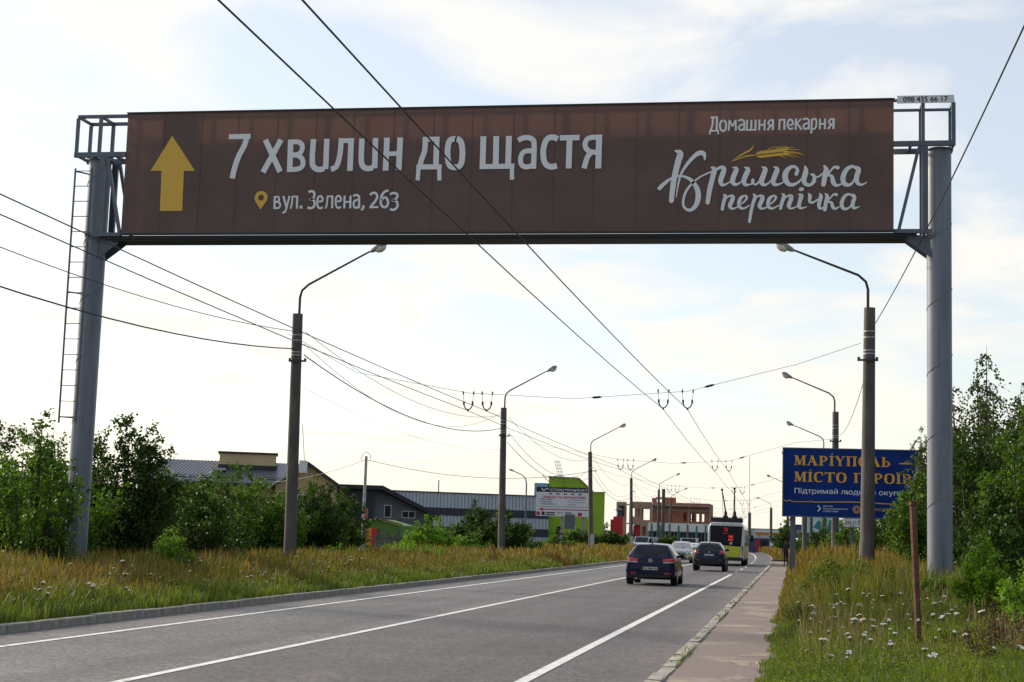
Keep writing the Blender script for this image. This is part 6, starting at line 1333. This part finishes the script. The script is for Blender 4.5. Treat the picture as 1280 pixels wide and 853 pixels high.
# ------------------------------------------------------------------ vegetation
def mesh_np(name, V_, F_, mats, parent=None, loc=None):
    """V_ (n,3) F_ (m,k) arrays -> object"""
    me = bpy.data.meshes.new(name); n = len(V_); m_, k = F_.shape
    me.vertices.add(n); me.vertices.foreach_set('co', V_.astype(np.float32).ravel())
    me.loops.add(m_ * k); me.loops.foreach_set('vertex_index', F_.astype(np.int32).ravel())
    me.polygons.add(m_); me.polygons.foreach_set('loop_start', np.arange(0, m_ * k, k, dtype=np.int32)); me.polygons.foreach_set('loop_total', np.full(m_, k, dtype=np.int32))
    me.update(calc_edges=True)
    for q in (mats if isinstance(mats, (list, tuple)) else [mats]): me.materials.append(q)
    o = bpy.data.objects.new(name, me); COL.objects.link(o)
    if parent: o.parent = parent
    if loc is not None: o.location = loc
    return o
def leaves(P, D, size, rng, droop=0.0, aspect=.45):
    """leaf rhombs at P pointing along D"""
    n = len(P); D = D / (np.linalg.norm(D, axis=1, keepdims=True) + 1e-9)
    up = rng.normal(0, 1, (n, 3)); up[:, 2] = np.abs(up[:, 2]) + .4
    S = np.cross(D, up); S /= np.linalg.norm(S, axis=1, keepdims=True) + 1e-9
    Nn = np.cross(S, D); sz = size * rng.uniform(.6, 1.25, (n, 1))
    a = P; b = P + D * sz * .5 + S * sz * aspect + Nn * sz * .1; c = P + D * sz - Nn * sz * .12; d = P + D * sz * .5 - S * sz * aspect + Nn * sz * .1
    V_ = np.stack([a, b, c, d], 1).reshape(-1, 3); F_ = np.arange(4 * n).reshape(n, 4)
    return V_, F_
def plant(name, label, cat, x, y, h, w_, leafm, seed, stems=10, twigs=14, per=22, size=.09, z0=.12, lo=.06, group=None, kind='bush', spread=.28, depth=None, barkm=None, top=1.0, base_z=.15):
    rng = np.random.default_rng(seed); t = thing(name, label, cat, (x, y, base_z), 0, group)
    depth = depth or w_; mb = MB(); stems = int(stems * 1.5); PP = []; DD = []
    for s in range(stems):
        an = rng.uniform(0, 2 * np.pi); rr = np.sqrt(rng.uniform(.0, 1)); ex, ey = np.cos(an) * rr * w_ / 2, np.sin(an) * rr * depth / 2
        hh = h * (1 - .45 * rr ** 2) * rng.uniform(.72, 1.0) * top
        if s == 0: ex = ey = 0; hh = h
        if kind == 'tree': b0 = np.array([0, 0, 0.]); 
        else: b0 = np.array([ex * .35, ey * .35, 0])
        cur = lambda q: b0 + np.array([(ex - b0[0]) * q ** .8, (ey - b0[1]) * q ** .8, hh * q ** (1.0 if kind != 'tree' else .9)])
        r0 = .012 * h + .006 if kind != 'tree' else .016 * h
        mb.tube([cur(q) for q in (0, .3, .6, .98)], [r0, r0 * .7, r0 * .4, .004], 5, cap=False)
        nt_ = int(twigs * 1.25)
        q = rng.uniform(lo, 1, nt_); 
        for k in range(nt_):
            p0 = cur(q[k]); an2 = rng.uniform(0, 2 * np.pi); ln = w_ * spread * (1.08 - .75 * q[k]) * rng.uniform(.5, 1.2)
            if kind == 'birch': dr = np.array([np.cos(an2), np.sin(an2), rng.uniform(-.1, .3)])
            else: dr = np.array([np.cos(an2), np.sin(an2), rng.uniform(.0, .9)])
            dr /= np.linalg.norm(dr)
            m_ = per; sN = rng.uniform(.1, 1, m_)
            pts = p0 + dr * (sN * ln)[:, None]
            if kind == 'birch': pts[:, 2] -= (sN ** 2) * ln * 1.1 + rng.uniform(0, 1, m_) ** 2 * ln * .7 * sN
            elif kind == 'bush': pts[:, 2] += (sN ** 2) * ln * .15
            pts += rng.normal(0, .045 + .035 * ln, (m_, 3))
            dl = dr * .6 + rng.normal(0, .7, (m_, 3)); dl[:, 2] -= .25 if kind != 'birch' else 1.2
            PP.append(pts); DD.append(dl)
            if k % 3 == 0:
                e = p0 + dr * ln * .8; 
                if kind == 'birch': e[2] -= ln * .6
                mb.tube([p0, (p0 + e) / 2 + np.array([0, 0, .02]), e], [r0 * .3 + .003, r0 * .2 + .002, .002], 3, cap=False)
    P_ = np.concatenate(PP); D_ = np.concatenate(DD); ok = P_[:, 2] > .02; P_, D_ = P_[ok], D_[ok]
    V_, F_ = leaves(P_, D_, size, rng, aspect=.36 if kind == 'birch' else .42)
    mesh_np('crown', V_, F_, leafm, t); mb.build('trunk', barkm or M_BARK, t)
    return t
def fir(name, label, x, y, h, w_, seed):
    rng = np.random.default_rng(seed); t = thing(name, label, 'tree', (x, y, .15)); mb = MB(); mb.tube([(0, 0, 0), (0, 0, h)], [.06, .008], 6)
    PP = []; DD = []
    for k in range(46):
        q = rng.uniform(.06, 1); an = rng.uniform(0, 6.283); ln = w_ / 2 * (1 - q) ** .9 * rng.uniform(.7, 1.15) + .05
        dr = np.array([np.cos(an), np.sin(an), .12]); s = rng.uniform(.1, 1, 46); p = np.array([0, 0, h * q]) + dr * (s * ln)[:, None] + rng.normal(0, .03, (46, 3))
        PP.append(p); DD.append(dr + rng.normal(0, .5, (46, 3)))
    V_, F_ = leaves(np.concatenate(PP), np.concatenate(DD), .10, rng, aspect=.2); mesh_np('crown', V_, F_, L_FIR, t); mb.build('trunk', M_BARK, t); return t

# left side, from the near edge of the frame into the distance
GB_ = 'roadside bushes behind the left verge'
LB = [
 ('mid green bush at the left picture edge, in front of the left pillar', -19.3, 37.0, 3.6, 4.6, L_MID, .085, 16, 24, 26),
 ('tall loose green bush leftmost of all', -22.2, 41.5, 4.15, 4.6, L_DARK, .09, 15, 24, 26),
 ('leafy bush hanging in front of the left gantry pillar', -16.9, 33.2, 3.9, 2.2, L_MID, .075, 11, 18, 24),
 ('tall dark bush just right of the left gantry pillar', -18.9, 42.5, 4.6, 3.6, L_DARK, .085, 18, 26, 28),
 ('dark bush filling the gap right of the tall dark bush', -17.9, 45.5, 2.9, 3.2, L_DARK, .085, 12, 20, 26),
 ('green bush in front of the yellow house window', -20.7, 53, 3.35, 2.6, L_MID, .085, 12, 20, 24),
 ('broad bright topped bush below the dark roof', -20.9, 57, 3.75, 4.2, L_MID, .09, 18, 24, 26),
 ('dense bush left of the nearest left lamp post', -19.2, 55, 3.1, 3.2, L_MID, .085, 15, 22, 26),
 ('dense dark bush right of the nearest left lamp post', -18.6, 60, 3.45, 3.1, L_DARK, .085, 16, 24, 26),
 ('dark bush hiding the left part of the workshop', -20.6, 70, 3.3, 3.0, L_DARK, .09, 14, 22, 26),
 ('low dark bush between lamp post and red totem', -18.9, 64, 2.1, 1.8, L_DARK, .085, 10, 18, 24),
 ('bright green shrub in front of the plank fence', -18.4, 78, 2.35, 2.0, L_BRIGHT, .09, 10, 15, 22),
 ('low bright shrub beside the plank fence', -20.3, 84, 1.5, 2.2, L_BRIGHT, .09, 8, 14, 20),
 ('bright green shrub before the warehouse, left one', -19.5, 86, 2.2, 2.9, L_BRIGHT, .09, 12, 16, 22),
 ('dark round tree before the warehouse wall', -18.6, 92, 3.4, 2.7, L_DARK, .10, 14, 22, 26),
 ('dark tree wrapped round the second left lamp post', -15.9, 87.2, 3.05, 3.0, L_DARK, .10, 14, 22, 26),
 ('low green shrub at the foot of the second lamp post', -16.9, 83, 1.5, 2.0, L_MID, .085, 8, 14, 20),
 ('green shrub right of the second left lamp post', -17.8, 104, 1.9, 2.6, L_MID, .10, 9, 14, 20),
 ('pale green shrub below the repair signboard', -18.3, 122, 1.5, 3.0, L_MID, .11, 9, 14, 20),
 ('dark shrub in front of the green building', -20.0, 150, 2.1, 4.4, L_DARK, .13, 12, 16, 20),
 ('dark shrub beside the pale blue container', -20.8, 205, 2.4, 2.6, L_DARK, .16, 12, 16, 20),
 ('dark bush at the foot of the glazed pavilion', -15.4, 200, 2.2, 3.2, L_DARK, .15, 9, 14, 20),
 ('dark hedge bush behind the white banded lamp post', -19.6, 172, 2.3, 3.0, L_DARK, .15, 14, 18, 22),
]
for i, (lb, x, y, h, w_, lm, sz, st, tw, pr) in enumerate(LB):
    plant('bush', lb, 'bush', x, y, h, w_ * 1.15, lm, 100 + i, st, tw, pr, sz * 1.15, group=GB_)
for i, (x, y, h, w_) in enumerate(((-26, 45, 3.4, 6), (-25, 52, 3.2, 6), (-24.5, 60, 3.0, 6), (-22.5, 66, 2.6, 5), (-23, 73, 2.0, 5), (-22, 48, 2.6, 4))):
    plant('bush', ('dark backing bush behind the leftmost bushes', 'dark backing bush behind the tall dark bush', 'dark backing bush below the yellow house', 'dark backing bush behind the nearest left lamp post', 'low dark backing bush before the workshop', 'dark inner bush between pillar and house')[i], 'bush', x, y, h, w_, L_DARK, 150 + i, 14, 16, 24, .17, group=GB_)
fir('fir_tree', 'small dark fir tree left of the repair sign leg', -17.6, 119, 2.2, 1.7, 9)
plant('tall_weed', 'bright yellow green goldenrod clump at the bush line', 'plant', -14.9, 36.5, 1.5, 1.1, L_BRIGHT, 300, 26, 10, 12, .05, spread=.12)
plant('tall_weed', 'yellow green weed clump left of the nearest left lamp post', 'plant', -15.2, 52, 1.0, 2.4, L_BRIGHT, 301, 26, 9, 10, .05, spread=.12)
plant('tall_weed', 'yellow green weed clumps right of the nearest left lamp post', 'plant', -15.6, 63, 1.25, 3.6, L_BRIGHT, 302, 30, 9, 12, .06, spread=.1)
plant('dried_plant', 'small rusty brown dried dock on the left verge', 'plant', -12.9, 68, .95, .45, L_BROWN, 303, 5, 8, 14, .05, spread=.3)
# background tree masses, left
for i, (x, y, h, w_, lb) in enumerate([(-62, 120, 5, 9, 'dim tree beyond the yellow house, left end'), (-66, 95, 5, 9, 'dim tree far left behind the bushes'), (-31, 236, 4.5, 9, 'dark tree behind the red tower'), (-27, 420, 6.5, 14, 'far tree behind the brick ruin'), (-60, 78, 4.5, 8, 'tree behind the leftmost bush')]):
    plant('tree', lb, 'tree', x, y, h, w_, L_DARK, 400 + i, 12, 18, 22, .22, kind='bush')

# right side
RT = [
 ('tall birch with drooping sprays behind the right pillar', 'birch_tree', 5.9, 50, 7.8, 4.4, L_BIRCH, .10, 26, 26, 34, 'birch'),
 ('drooping birch top left of the right pillar', 'birch_tree', 5.8, 74, 6.9, 2.4, L_BIRCH, .10, 14, 22, 30, 'birch'),
 ('dark tree rising at the right picture edge', 'tree', 6.5, 45, 6.2, 3.0, L_DARK, .09, 16, 24, 28, 'bush'),
 ('dark tall bush behind the birch, right', 'tree', 8.2, 52, 6.6, 4.5, L_DARK, .1, 16, 22, 26, 'bush'),
]
for i, (lb, nm, x, y, h, w_, lm, sz, st, tw, pr, kd) in enumerate(RT):
    plant(nm, lb, 'tree', x, y, h, w_, lm, 500 + i, st, tw, pr, sz, kind=kd, base_z=.3, spread=.40)
RB = [
 ('leafy bush overlapping the right end of the blue billboard', 4.5, 56, 4.2, 2.2, L_MID, .09, 14, 22, 24),
 ('dense bush behind the rusty stake', 3.75, 48, 3.6, 2.6, L_MID, .085, 14, 22, 26),
 ('broad dark bush right of the right pillar', 5.0, 42, 5.3, 3.0, L_DARK, .085, 16, 24, 26),
 ('mid green bush at the right edge behind the pillar', 5.7, 39, 5.1, 3.0, L_MID, .085, 16, 24, 26),
 ('dark bush low behind the right pillar', 4.6, 38, 2.9, 2.0, L_DARK, .08, 12, 22, 26),
 ('dark filler bush between pillar and bright shrubs', 4.2, 33, 2.1, 1.8, L_DARK, .075, 12, 20, 24),
 ('bright green shrub just right of the right pillar foot', 3.0, 26.0, 1.55, .95, L_BRIGHT, .062, 12, 20, 18),
 ('bright green shrub at the right picture edge', 3.15, 21.6, 1.25, 1.1, L_BRIGHT, .055, 12, 18, 18),
 ('bright low shrub between the two bright shrubs', 3.35, 23.8, 1.2, .9, L_BRIGHT, .058, 9, 14, 18),
 ('yellow green weed mound left of the nearest right lamp post', .72, 33, 1.15, 1.25, L_OLIVE, .042, 18, 14, 20),
 ('weed mound at the foot of the nearest right lamp post', 1.35, 34.5, 1.2, 1.0, L_MID, .042, 16, 14, 18),
 ('dark weed clump between lamp post and rusty stake', 1.95, 31.5, .95, .95, L_DARK, .04, 14, 12, 18),
 ('weed clump before the right gantry pillar foot', 2.55, 30, .95, .8, L_MID, .04, 14, 12, 16),
 ('small dark weed clump at the footpath edge', .15, 27.5, .42, .6, L_DARK, .03, 10, 9, 12),
 ('broad dark bush filling the gap behind the birch', 7.6, 60, 5.6, 5.0, L_DARK, .15, 18, 20, 24),
 ('dark bush mass behind the right pillar', 5.2, 54, 4.6, 3.6, L_DARK, .13, 18, 20, 24),
 ('dark bush mass at the right picture edge', 7.4, 43, 4.6, 3.4, L_DARK, .12, 18, 20, 24),
 ('green bush behind the phone number sign', 3.0, 92, 3.2, 3.0, L_MID, .1, 12, 18, 22),
 ('green bush under the left half of the billboard', 2.2, 105, 3.0, 3.0, L_DARK, .1, 12, 18, 22),
 ('far bush behind the billboard leg', 1.3, 150, 3.3, 3.0, L_MID, .14, 10, 16, 20),
 ('far dark bush near the filling station sign', -.9, 210, 4.2, 4.0, L_DARK, .18, 12, 16, 20),
 ('far round tree right of the filling station', -.6, 300, 5.8, 4.6, L_DARK, .24, 12, 16, 20),
 ('bush behind the blue billboard, middle', 3.6, 76, 3.6, 3.0, L_MID, .1, 12, 18, 22),
 ('bush behind the blue billboard, right end', 5.6, 66, 4.4, 3.0, L_MID, .1, 14, 20, 24),
]
for i, (lb, x, y, h, w_, lm, sz, st, tw, pr) in enumerate(RB):
    plant('bush', lb, 'bush', x, y, h, w_, lm, 600 + i, st, tw, pr, sz, group='bushes behind the right verge', base_z=.25)
for i, (x, y, h, w_, lb) in enumerate([(9, 70, 6, 7, 'dark tree behind the right bushes, nearest'), (10, 85, 6, 8, 'dark tree behind the right bushes, middle'), (9, 110, 6, 8, 'dark tree behind the right bushes, farther'), (8, 160, 6, 9, 'dark tree behind the right bushes, farthest')]):
    plant('tree', lb, 'tree', x, y, h, w_, L_DARK, 700 + i, 12, 18, 22, .2)
for i, (x, y, lb) in enumerate(((2.3, 18.9, 'rusty dried dock in the bottom right corner'), (2.75, 20.6, 'rusty dried dock at the right picture edge'), (2.55, 18.2, 'rusty dried weed nearest the camera'))):
    plant('dried_plant', lb, 'plant', x, y, (.75, .6, .65)[i], .8, L_BROWN, 800 + i, 10, 12, 8, .024, spread=.3, base_z=.3)

# grass: many single blades
def blades(name, label, X, Y, Zf, H_, W, m_, seed, lean=.35, head=False, cat='grass'):
    rng = np.random.default_rng(seed); n = len(X); H_ = H_ * clumpy(X, Y) * np.where((X > 1.1) & (X < 2.25) & (Y > 17) & (Y < 22.3), .4, 1); an = rng.uniform(0, 6.283, n); ln = H_ * lean * rng.uniform(.2, 1.2, n)
    dx_, dy_ = np.cos(an) * ln, np.sin(an) * ln; a2 = rng.uniform(-.9, .9, n); sx_, sy_ = np.cos(a2) * W / 2, np.sin(a2) * W / 2
    z = Zf
    def pt(f, hf, s, wf): return np.stack([X + dx_ * f + s * sx_ * wf, Y + dy_ * f + s * sy_ * wf, z + H_ * hf], 1)
    if head: rows = [pt(0, -.02, -1, .5), pt(0, -.02, 1, .5), pt(.3, .55, -1, .4), pt(.3, .55, 1, .4), pt(.65, .8, -1, 1.5), pt(.65, .8, 1, 1.5), pt(1, 1, 0, 0)]
    else: rows = [pt(0, -.02, -1, 1), pt(0, -.02, 1, 1), pt(.25, .5, -1, .9), pt(.25, .5, 1, .9), pt(.6, .8, -1, .55), pt(.6, .8, 1, .55), pt(1, 1 - .1 * lean, 0, 0)]
    V_ = np.stack(rows, 1).reshape(-1, 3); b = (np.arange(n) * 7)[:, None]
    F_ = np.concatenate([b + np.array([[0, 1, 3]]), b + np.array([[0, 3, 2]]), b + np.array([[2, 3, 5]]), b + np.array([[2, 5, 4]]), b + np.array([[4, 5, 6]])])
    o = mesh_np(name, V_, F_, m_); tag(o, label, cat, None, 'stuff'); return o
_T = np.random.default_rng(99).random((128, 128))
def vn(x, y, s):
    x = np.asarray(x) / s + 500; y = np.asarray(y) / s + 500; xi = np.floor(x).astype(int); yi = np.floor(y).astype(int); fx = x - xi; fy = y - yi
    fx = fx * fx * (3 - 2 * fx); fy = fy * fy * (3 - 2 * fy); g_ = lambda a, b: _T[a % 128, b % 128]
    return (g_(xi, yi) * (1 - fx) + g_(xi + 1, yi) * fx) * (1 - fy) + (g_(xi, yi + 1) * (1 - fx) + g_(xi + 1, yi + 1) * fx) * fy
def patchy(x, y, s=1.0):
    v = .6 * vn(x, y * .6, 2.2 / s) + .4 * vn(x + 40, y, .8 / s); return np.clip((v - .5) * 2.4 + .5, 0, 1)
def clumpy(x, y): return .45 + .55 * vn(x, y, .35) + .55 * vn(x + 17, y + 5, 1.1)
def scatter(n, x0, x1, y0, y1, rng, yp=1.0): return rng.uniform(x0, x1, n), y0 + (y1 - y0) * rng.uniform(0, 1, n) ** yp
ZLv = lambda X, Y: .10 + np.minimum(.25, np.clip(KL - .08 - X, 0, 99) * .04)
ZRv = lambda X, Y: .06 + np.minimum(.35, np.clip(X + .5, 0, 99) * .12)
CX = lambda Y: -1.66e-4 * np.maximum(0, Y - 100) ** 2
rng = np.random.default_rng(77)
# left: low green along the kerb, tall dry behind
X, Y = scatter(52000, -13.6, KL - .05, 19, 80, rng, 1.35); d = KL - X; keep = rng.uniform(0, 1, len(X)) < np.clip(1.25 - d / 2.0, .15, 1); X, Y = X[keep], Y[keep]
blades('grass', 'low green grass along the left kerb', X, Y, ZLv(X, Y), rng.uniform(.08, .26, len(X)) * (1 + .5 * (KL - X > .6)), .010 + Y * .00022, G_GREEN, 1)
X, Y = scatter(50000, -17.0, KL - .45, 19, 80, rng, 1.35); d = KL - X; pk = patchy(X, Y); keep = rng.uniform(0, 1, len(X)) < np.clip(d / 2.2, .1, 1) * (.35 + .8 * pk); X, Y = X[keep], Y[keep]
blades('grass', 'tall dry brown grass on the left verge', X, Y, ZLv(X, Y), rng.uniform(.25, .72, len(X)) ** 1.2 * np.clip(.45 + (KL - X) / 3.2, .4, 1.05), .006 + Y * .0002, G_DRY, 2, head=True, lean=.25)
X, Y = scatter(62000, -17.5, KL - .4, 19, 80, rng, 1.35); pk = 1 - patchy(X + 3, Y, .8); keep = rng.uniform(0, 1, len(X)) < (.25 + .8 * pk); X, Y = X[keep], Y[keep]
blades('grass', 'olive green weeds among the dry grass on the left', X, Y, ZLv(X, Y), rng.uniform(.2, .62, len(X)) * np.clip(.5 + (KL - X) / 4, .5, 1.1), .010 + Y * .00022, G_OLIVE, 3, lean=.6)
X, Y = scatter(40000, -22, KL - .1, 80, 330, rng, 1.7); X = X + CX(Y); pk = patchy(X, Y, .5)
k1 = pk > .45
blades('grass', 'distant dry grass of the left verge', X[k1], Y[k1], ZLv(X[k1] - CX(Y[k1]), Y[k1]), rng.uniform(.25, .75, k1.sum()), .02 + Y[k1] * .0003, G_DRY, 4, head=True, lean=.3)
blades('grass', 'distant green grass of the left verge', X[~k1], Y[~k1], ZLv(X[~k1] - CX(Y[~k1]), Y[~k1]), rng.uniform(.15, .55, (~k1).sum()), .02 + Y[~k1] * .0003, G_GREEN, 5, lean=.4)
# right: green meadow near, taller weeds and straw towards the lamp post
edge = lambda Y: -.24 + .06 * np.sin(Y * .9) + .05 * np.sin(Y * 2.3 + 1) + .03 * np.sin(Y * 5.1)
X, Y = scatter(125000, -.62, 4.2, 14.5, 34, rng, 1.1); keep = X > edge(Y) - .03 - .1 * rng.uniform(0, 1, len(X)) ** 3; X, Y = X[keep], Y[keep]; dd = np.clip(X - edge(Y), 0, 3)
blades('grass', 'lush green meadow grass on the right verge', X, Y, ZRv(X, Y), rng.uniform(.06, .19, len(X)) * np.clip(.45 + dd * .7, .45, 1.2), .006 + Y * .00018, G_GREEN, 6, lean=.5)
X, Y = scatter(34000, -.3, 4.4, 15, 40, rng, .9); keep = (X > edge(Y) + .25) & (rng.uniform(0, 1, len(X)) < patchy(X, Y, 1.4) + .15); X, Y = X[keep], Y[keep]
blades('grass', 'olive weeds scattered in the right meadow', X, Y, ZRv(X, Y), rng.uniform(.12, .40, len(X)) * np.clip(.35 + (Y - 17) * .07, .35, 1.1), .009 + Y * .0002, G_OLIVE, 7, lean=.5)
X, Y = scatter(6500, .1, 4.2, 17, 40, rng, .8); keep = rng.uniform(0, 1, len(X)) < patchy(X + 1, Y, 1.1); X, Y = X[keep], Y[keep]
blades('grass', 'straw coloured seed stalks in the right meadow', X, Y, ZRv(X, Y), rng.uniform(.25, .6, len(X)), .004 + Y * .00014, G_STRAW, 8, head=True, lean=.25)
X, Y = scatter(52000, -.5, 3.9, 30, 62, rng, 1.0); keep = X > edge(Y) + .02; X, Y = X[keep], Y[keep]; dd = np.clip(X - edge(Y), 0, 3)
k1 = rng.uniform(0, 1, len(X)) < np.where(X < .15 + (Y - 42) * .05, .8, .12) + .35 * (patchy(X, Y, .9) > .75)
blades('grass', 'tall rusty dry grass beside the footpath', X[k1], Y[k1], ZRv(X[k1], Y[k1]), rng.uniform(.35, .9, k1.sum()) * np.clip(.2 + dd[k1] * .75, .2, 1), .006 + Y[k1] * .0002, G_DRY, 9, head=True, lean=.22)
blades('grass', 'tall green weeds below the nearest right lamp post', X[~k1], Y[~k1], ZRv(X[~k1], Y[~k1]), rng.uniform(.3, .85, (~k1).sum()) * np.clip(.22 + dd[~k1] * .8, .22, 1), .009 + Y[~k1] * .0002, G_OLIVE, 10, lean=.35)
X, Y = scatter(24000, -.3, 7, 60, 124, rng, 1.2); keep = X > edge(Y) + .02; X, Y = X[keep], Y[keep]
blades('grass', 'dry grass bank further along the footpath', X, Y, ZRv(X, Y), rng.uniform(.4, 1.1, len(X)) * np.clip(.2 + (X - edge(Y)) * .7, .2, 1), .016 + Y * .0003, G_DRY, 11, head=True, lean=.25)
X, Y = scatter(15000, -1.3, 12, 147, 330, rng, 1.4); X = X + CX(Y)
blades('grass', 'far dry grass beyond the side road', X, Y, .08 + 0 * X, rng.uniform(.3, .9, len(X)), .03 + Y * .0003, G_DRY, 12, head=True, lean=.3)
def ground_leaves(name, label, X, Y, Zf, H_, size, m_, seed, per=7):
    rng = np.random.default_rng(seed); n = len(X); P_ = np.repeat(np.stack([X, Y, Zf], 1), per, 0); hh = np.repeat(H_ * clumpy(X, Y), per)
    u_ = rng.uniform(.15, 1, n * per); P_[:, 2] += hh * u_; P_[:, :2] += rng.normal(0, 1, (n * per, 2)) * (hh * .22)[:, None]
    D_ = rng.normal(0, 1, (n * per, 3)); D_[:, 2] = np.abs(D_[:, 2]) * .5 + .1
    V_, F_ = leaves(P_, D_, size, rng, aspect=.33); o = mesh_np(name, V_, F_, m_); tag(o, label, 'weeds', None, 'stuff')
X, Y = scatter(9000, -17.5, KL - .3, 19, 75, rng, 1.3); keep = patchy(X - 9, Y, .9) > .5; X, Y = X[keep], Y[keep]
ground_leaves('weeds', 'small leafed green weeds mixed in the left verge', X, Y, ZLv(X, Y), rng.uniform(.25, .6, len(X)), .045, L_OLIVE, 51)
X, Y = scatter(7000, -17, KL - .6, 19, 75, rng, 1.3); keep = patchy(X + 19, Y, .8) > .55; X, Y = X[keep], Y[keep]
ground_leaves('weeds', 'rusty brown seed heads mixed in the left verge', X, Y, ZLv(X, Y), rng.uniform(.35, .75, len(X)), .035, L_BROWN, 52)
X, Y = scatter(9000, -.3, 4.2, 15, 40, rng, 1.0); keep = (patchy(X - 5, Y, 1.5) > .5) & (X > edge(Y) + .15); X, Y = X[keep], Y[keep]
ground_leaves('weeds', 'small leafed weeds in the right meadow', X, Y, ZRv(X, Y), rng.uniform(.1, .38, len(X)), .028, L_OLIVE, 53)
X, Y = scatter(2600, -.2, 4.2, 17, 36, rng, 1.0); keep = (patchy(X + 8, Y, 1.2) > .6) & (X > edge(Y) + .1); X, Y = X[keep], Y[keep]
ground_leaves('weeds', 'brown withered stems in the right meadow', X, Y, ZRv(X, Y), rng.uniform(.15, .4, len(X)), .022, L_BROWN, 54)
# tufts in the kerb joints
X, Y = scatter(800, -1.52, -1.36, 16, 70, rng, 1.2); keep = patchy(X * 0, Y, 3.1) > .72; X, Y = X[keep], Y[keep]
blades('grass', 'small green tufts growing in the kerb joints', X, Y, .08 + 0 * X, rng.uniform(.03, .10, len(X)), .012 + 0 * X, G_GREEN, 13, lean=.8)

# white umbel flowers, each one a plant
def umbel(seed, h, r):
    rn = random.Random(seed); st = MB(); st.tube([(0, 0, 0), (.01, .0, h * .6), (.03, 0, h)], [.006, .005, .004], 4, cap=False)
    hd = MB()
    for k in range(20):
        a = rn.uniform(0, 6.283); q = r * math.sqrt(rn.uniform(0, 1)); x, y = .03 + q * math.cos(a), q * math.sin(a); z = h + .05 - (q / r) ** 2 * .015 + rn.uniform(-.005, .005); s_ = rn.uniform(.010, .019)
        vs = [(x + s_ * math.cos(b), y + s_ * math.sin(b), z + rn.uniform(-.006, .006)) for b in [i * 1.2566 for i in range(5)]]; hd.add(vs, [tuple(range(5))])
        st.tube([(.03, 0, h - .03), (x, y, z - .004)], .0018, 3, cap=False)
    return st, hd
protos = []
for i in range(5):
    h, r = (.45, .55, .38, .62, .30)[i], (.055, .045, .05, .058, .035)[i]; st, hd = umbel(i, h, r); protos.append((st, hd))
base_roots = []
rn = random.Random(31); cnt = 0
def flower_at(x, y, z, side):
    global cnt
    i = rn.randrange(5); lb = ('white umbel wildflower in the right meadow' if side else 'white umbel wildflower on the left verge'); gp = 'white umbel flowers in the right meadow' if side else 'white umbel flowers on the left verge'
    key = (i, side)
    if key not in FL:
        t = thing('wildflower', lb, 'flower', (x, y, z), rn.uniform(0, 6), gp); protos[i][0].build('stem', M_STEMG, t); protos[i][1].build('flower_head', M_FLW, t, smooth=False); FL[key] = t; return
    s_ = rn.uniform(.35, .9); d_ = dup(FL[key], (x, y, z), rn.uniform(0, 6), lb, (s_, s_, rn.uniform(.45, 1.0) if side else rn.uniform(.5, 1.15)))
    d_.rotation_euler = (rn.uniform(.0, .5), rn.uniform(-.35, .35), rn.uniform(-.6, .6))
FL = {}
for k in range(150):
    y = 17 + 17 * rn.random(); x = .05 + 2.8 * rn.random() if k % 2 else .2 + (k // 8 % 7) * .38 + rn.gauss(0, .14); 
    flower_at(x, y, .06 + min(.35, (x + .5) * .12), True)
for k in range(105):
    y = 21 + 26 * rn.random() ** 1.2; x = KL - .35 - 3.0 * rn.random() ** 1.3
    flower_at(x, y, .12 + (KL - x) * .04, False)
for k in range(18):
    y = 62 + 20 * rn.random(); x = KL - .3 - 1.6 * rn.random(); flower_at(x, y, .14, False)
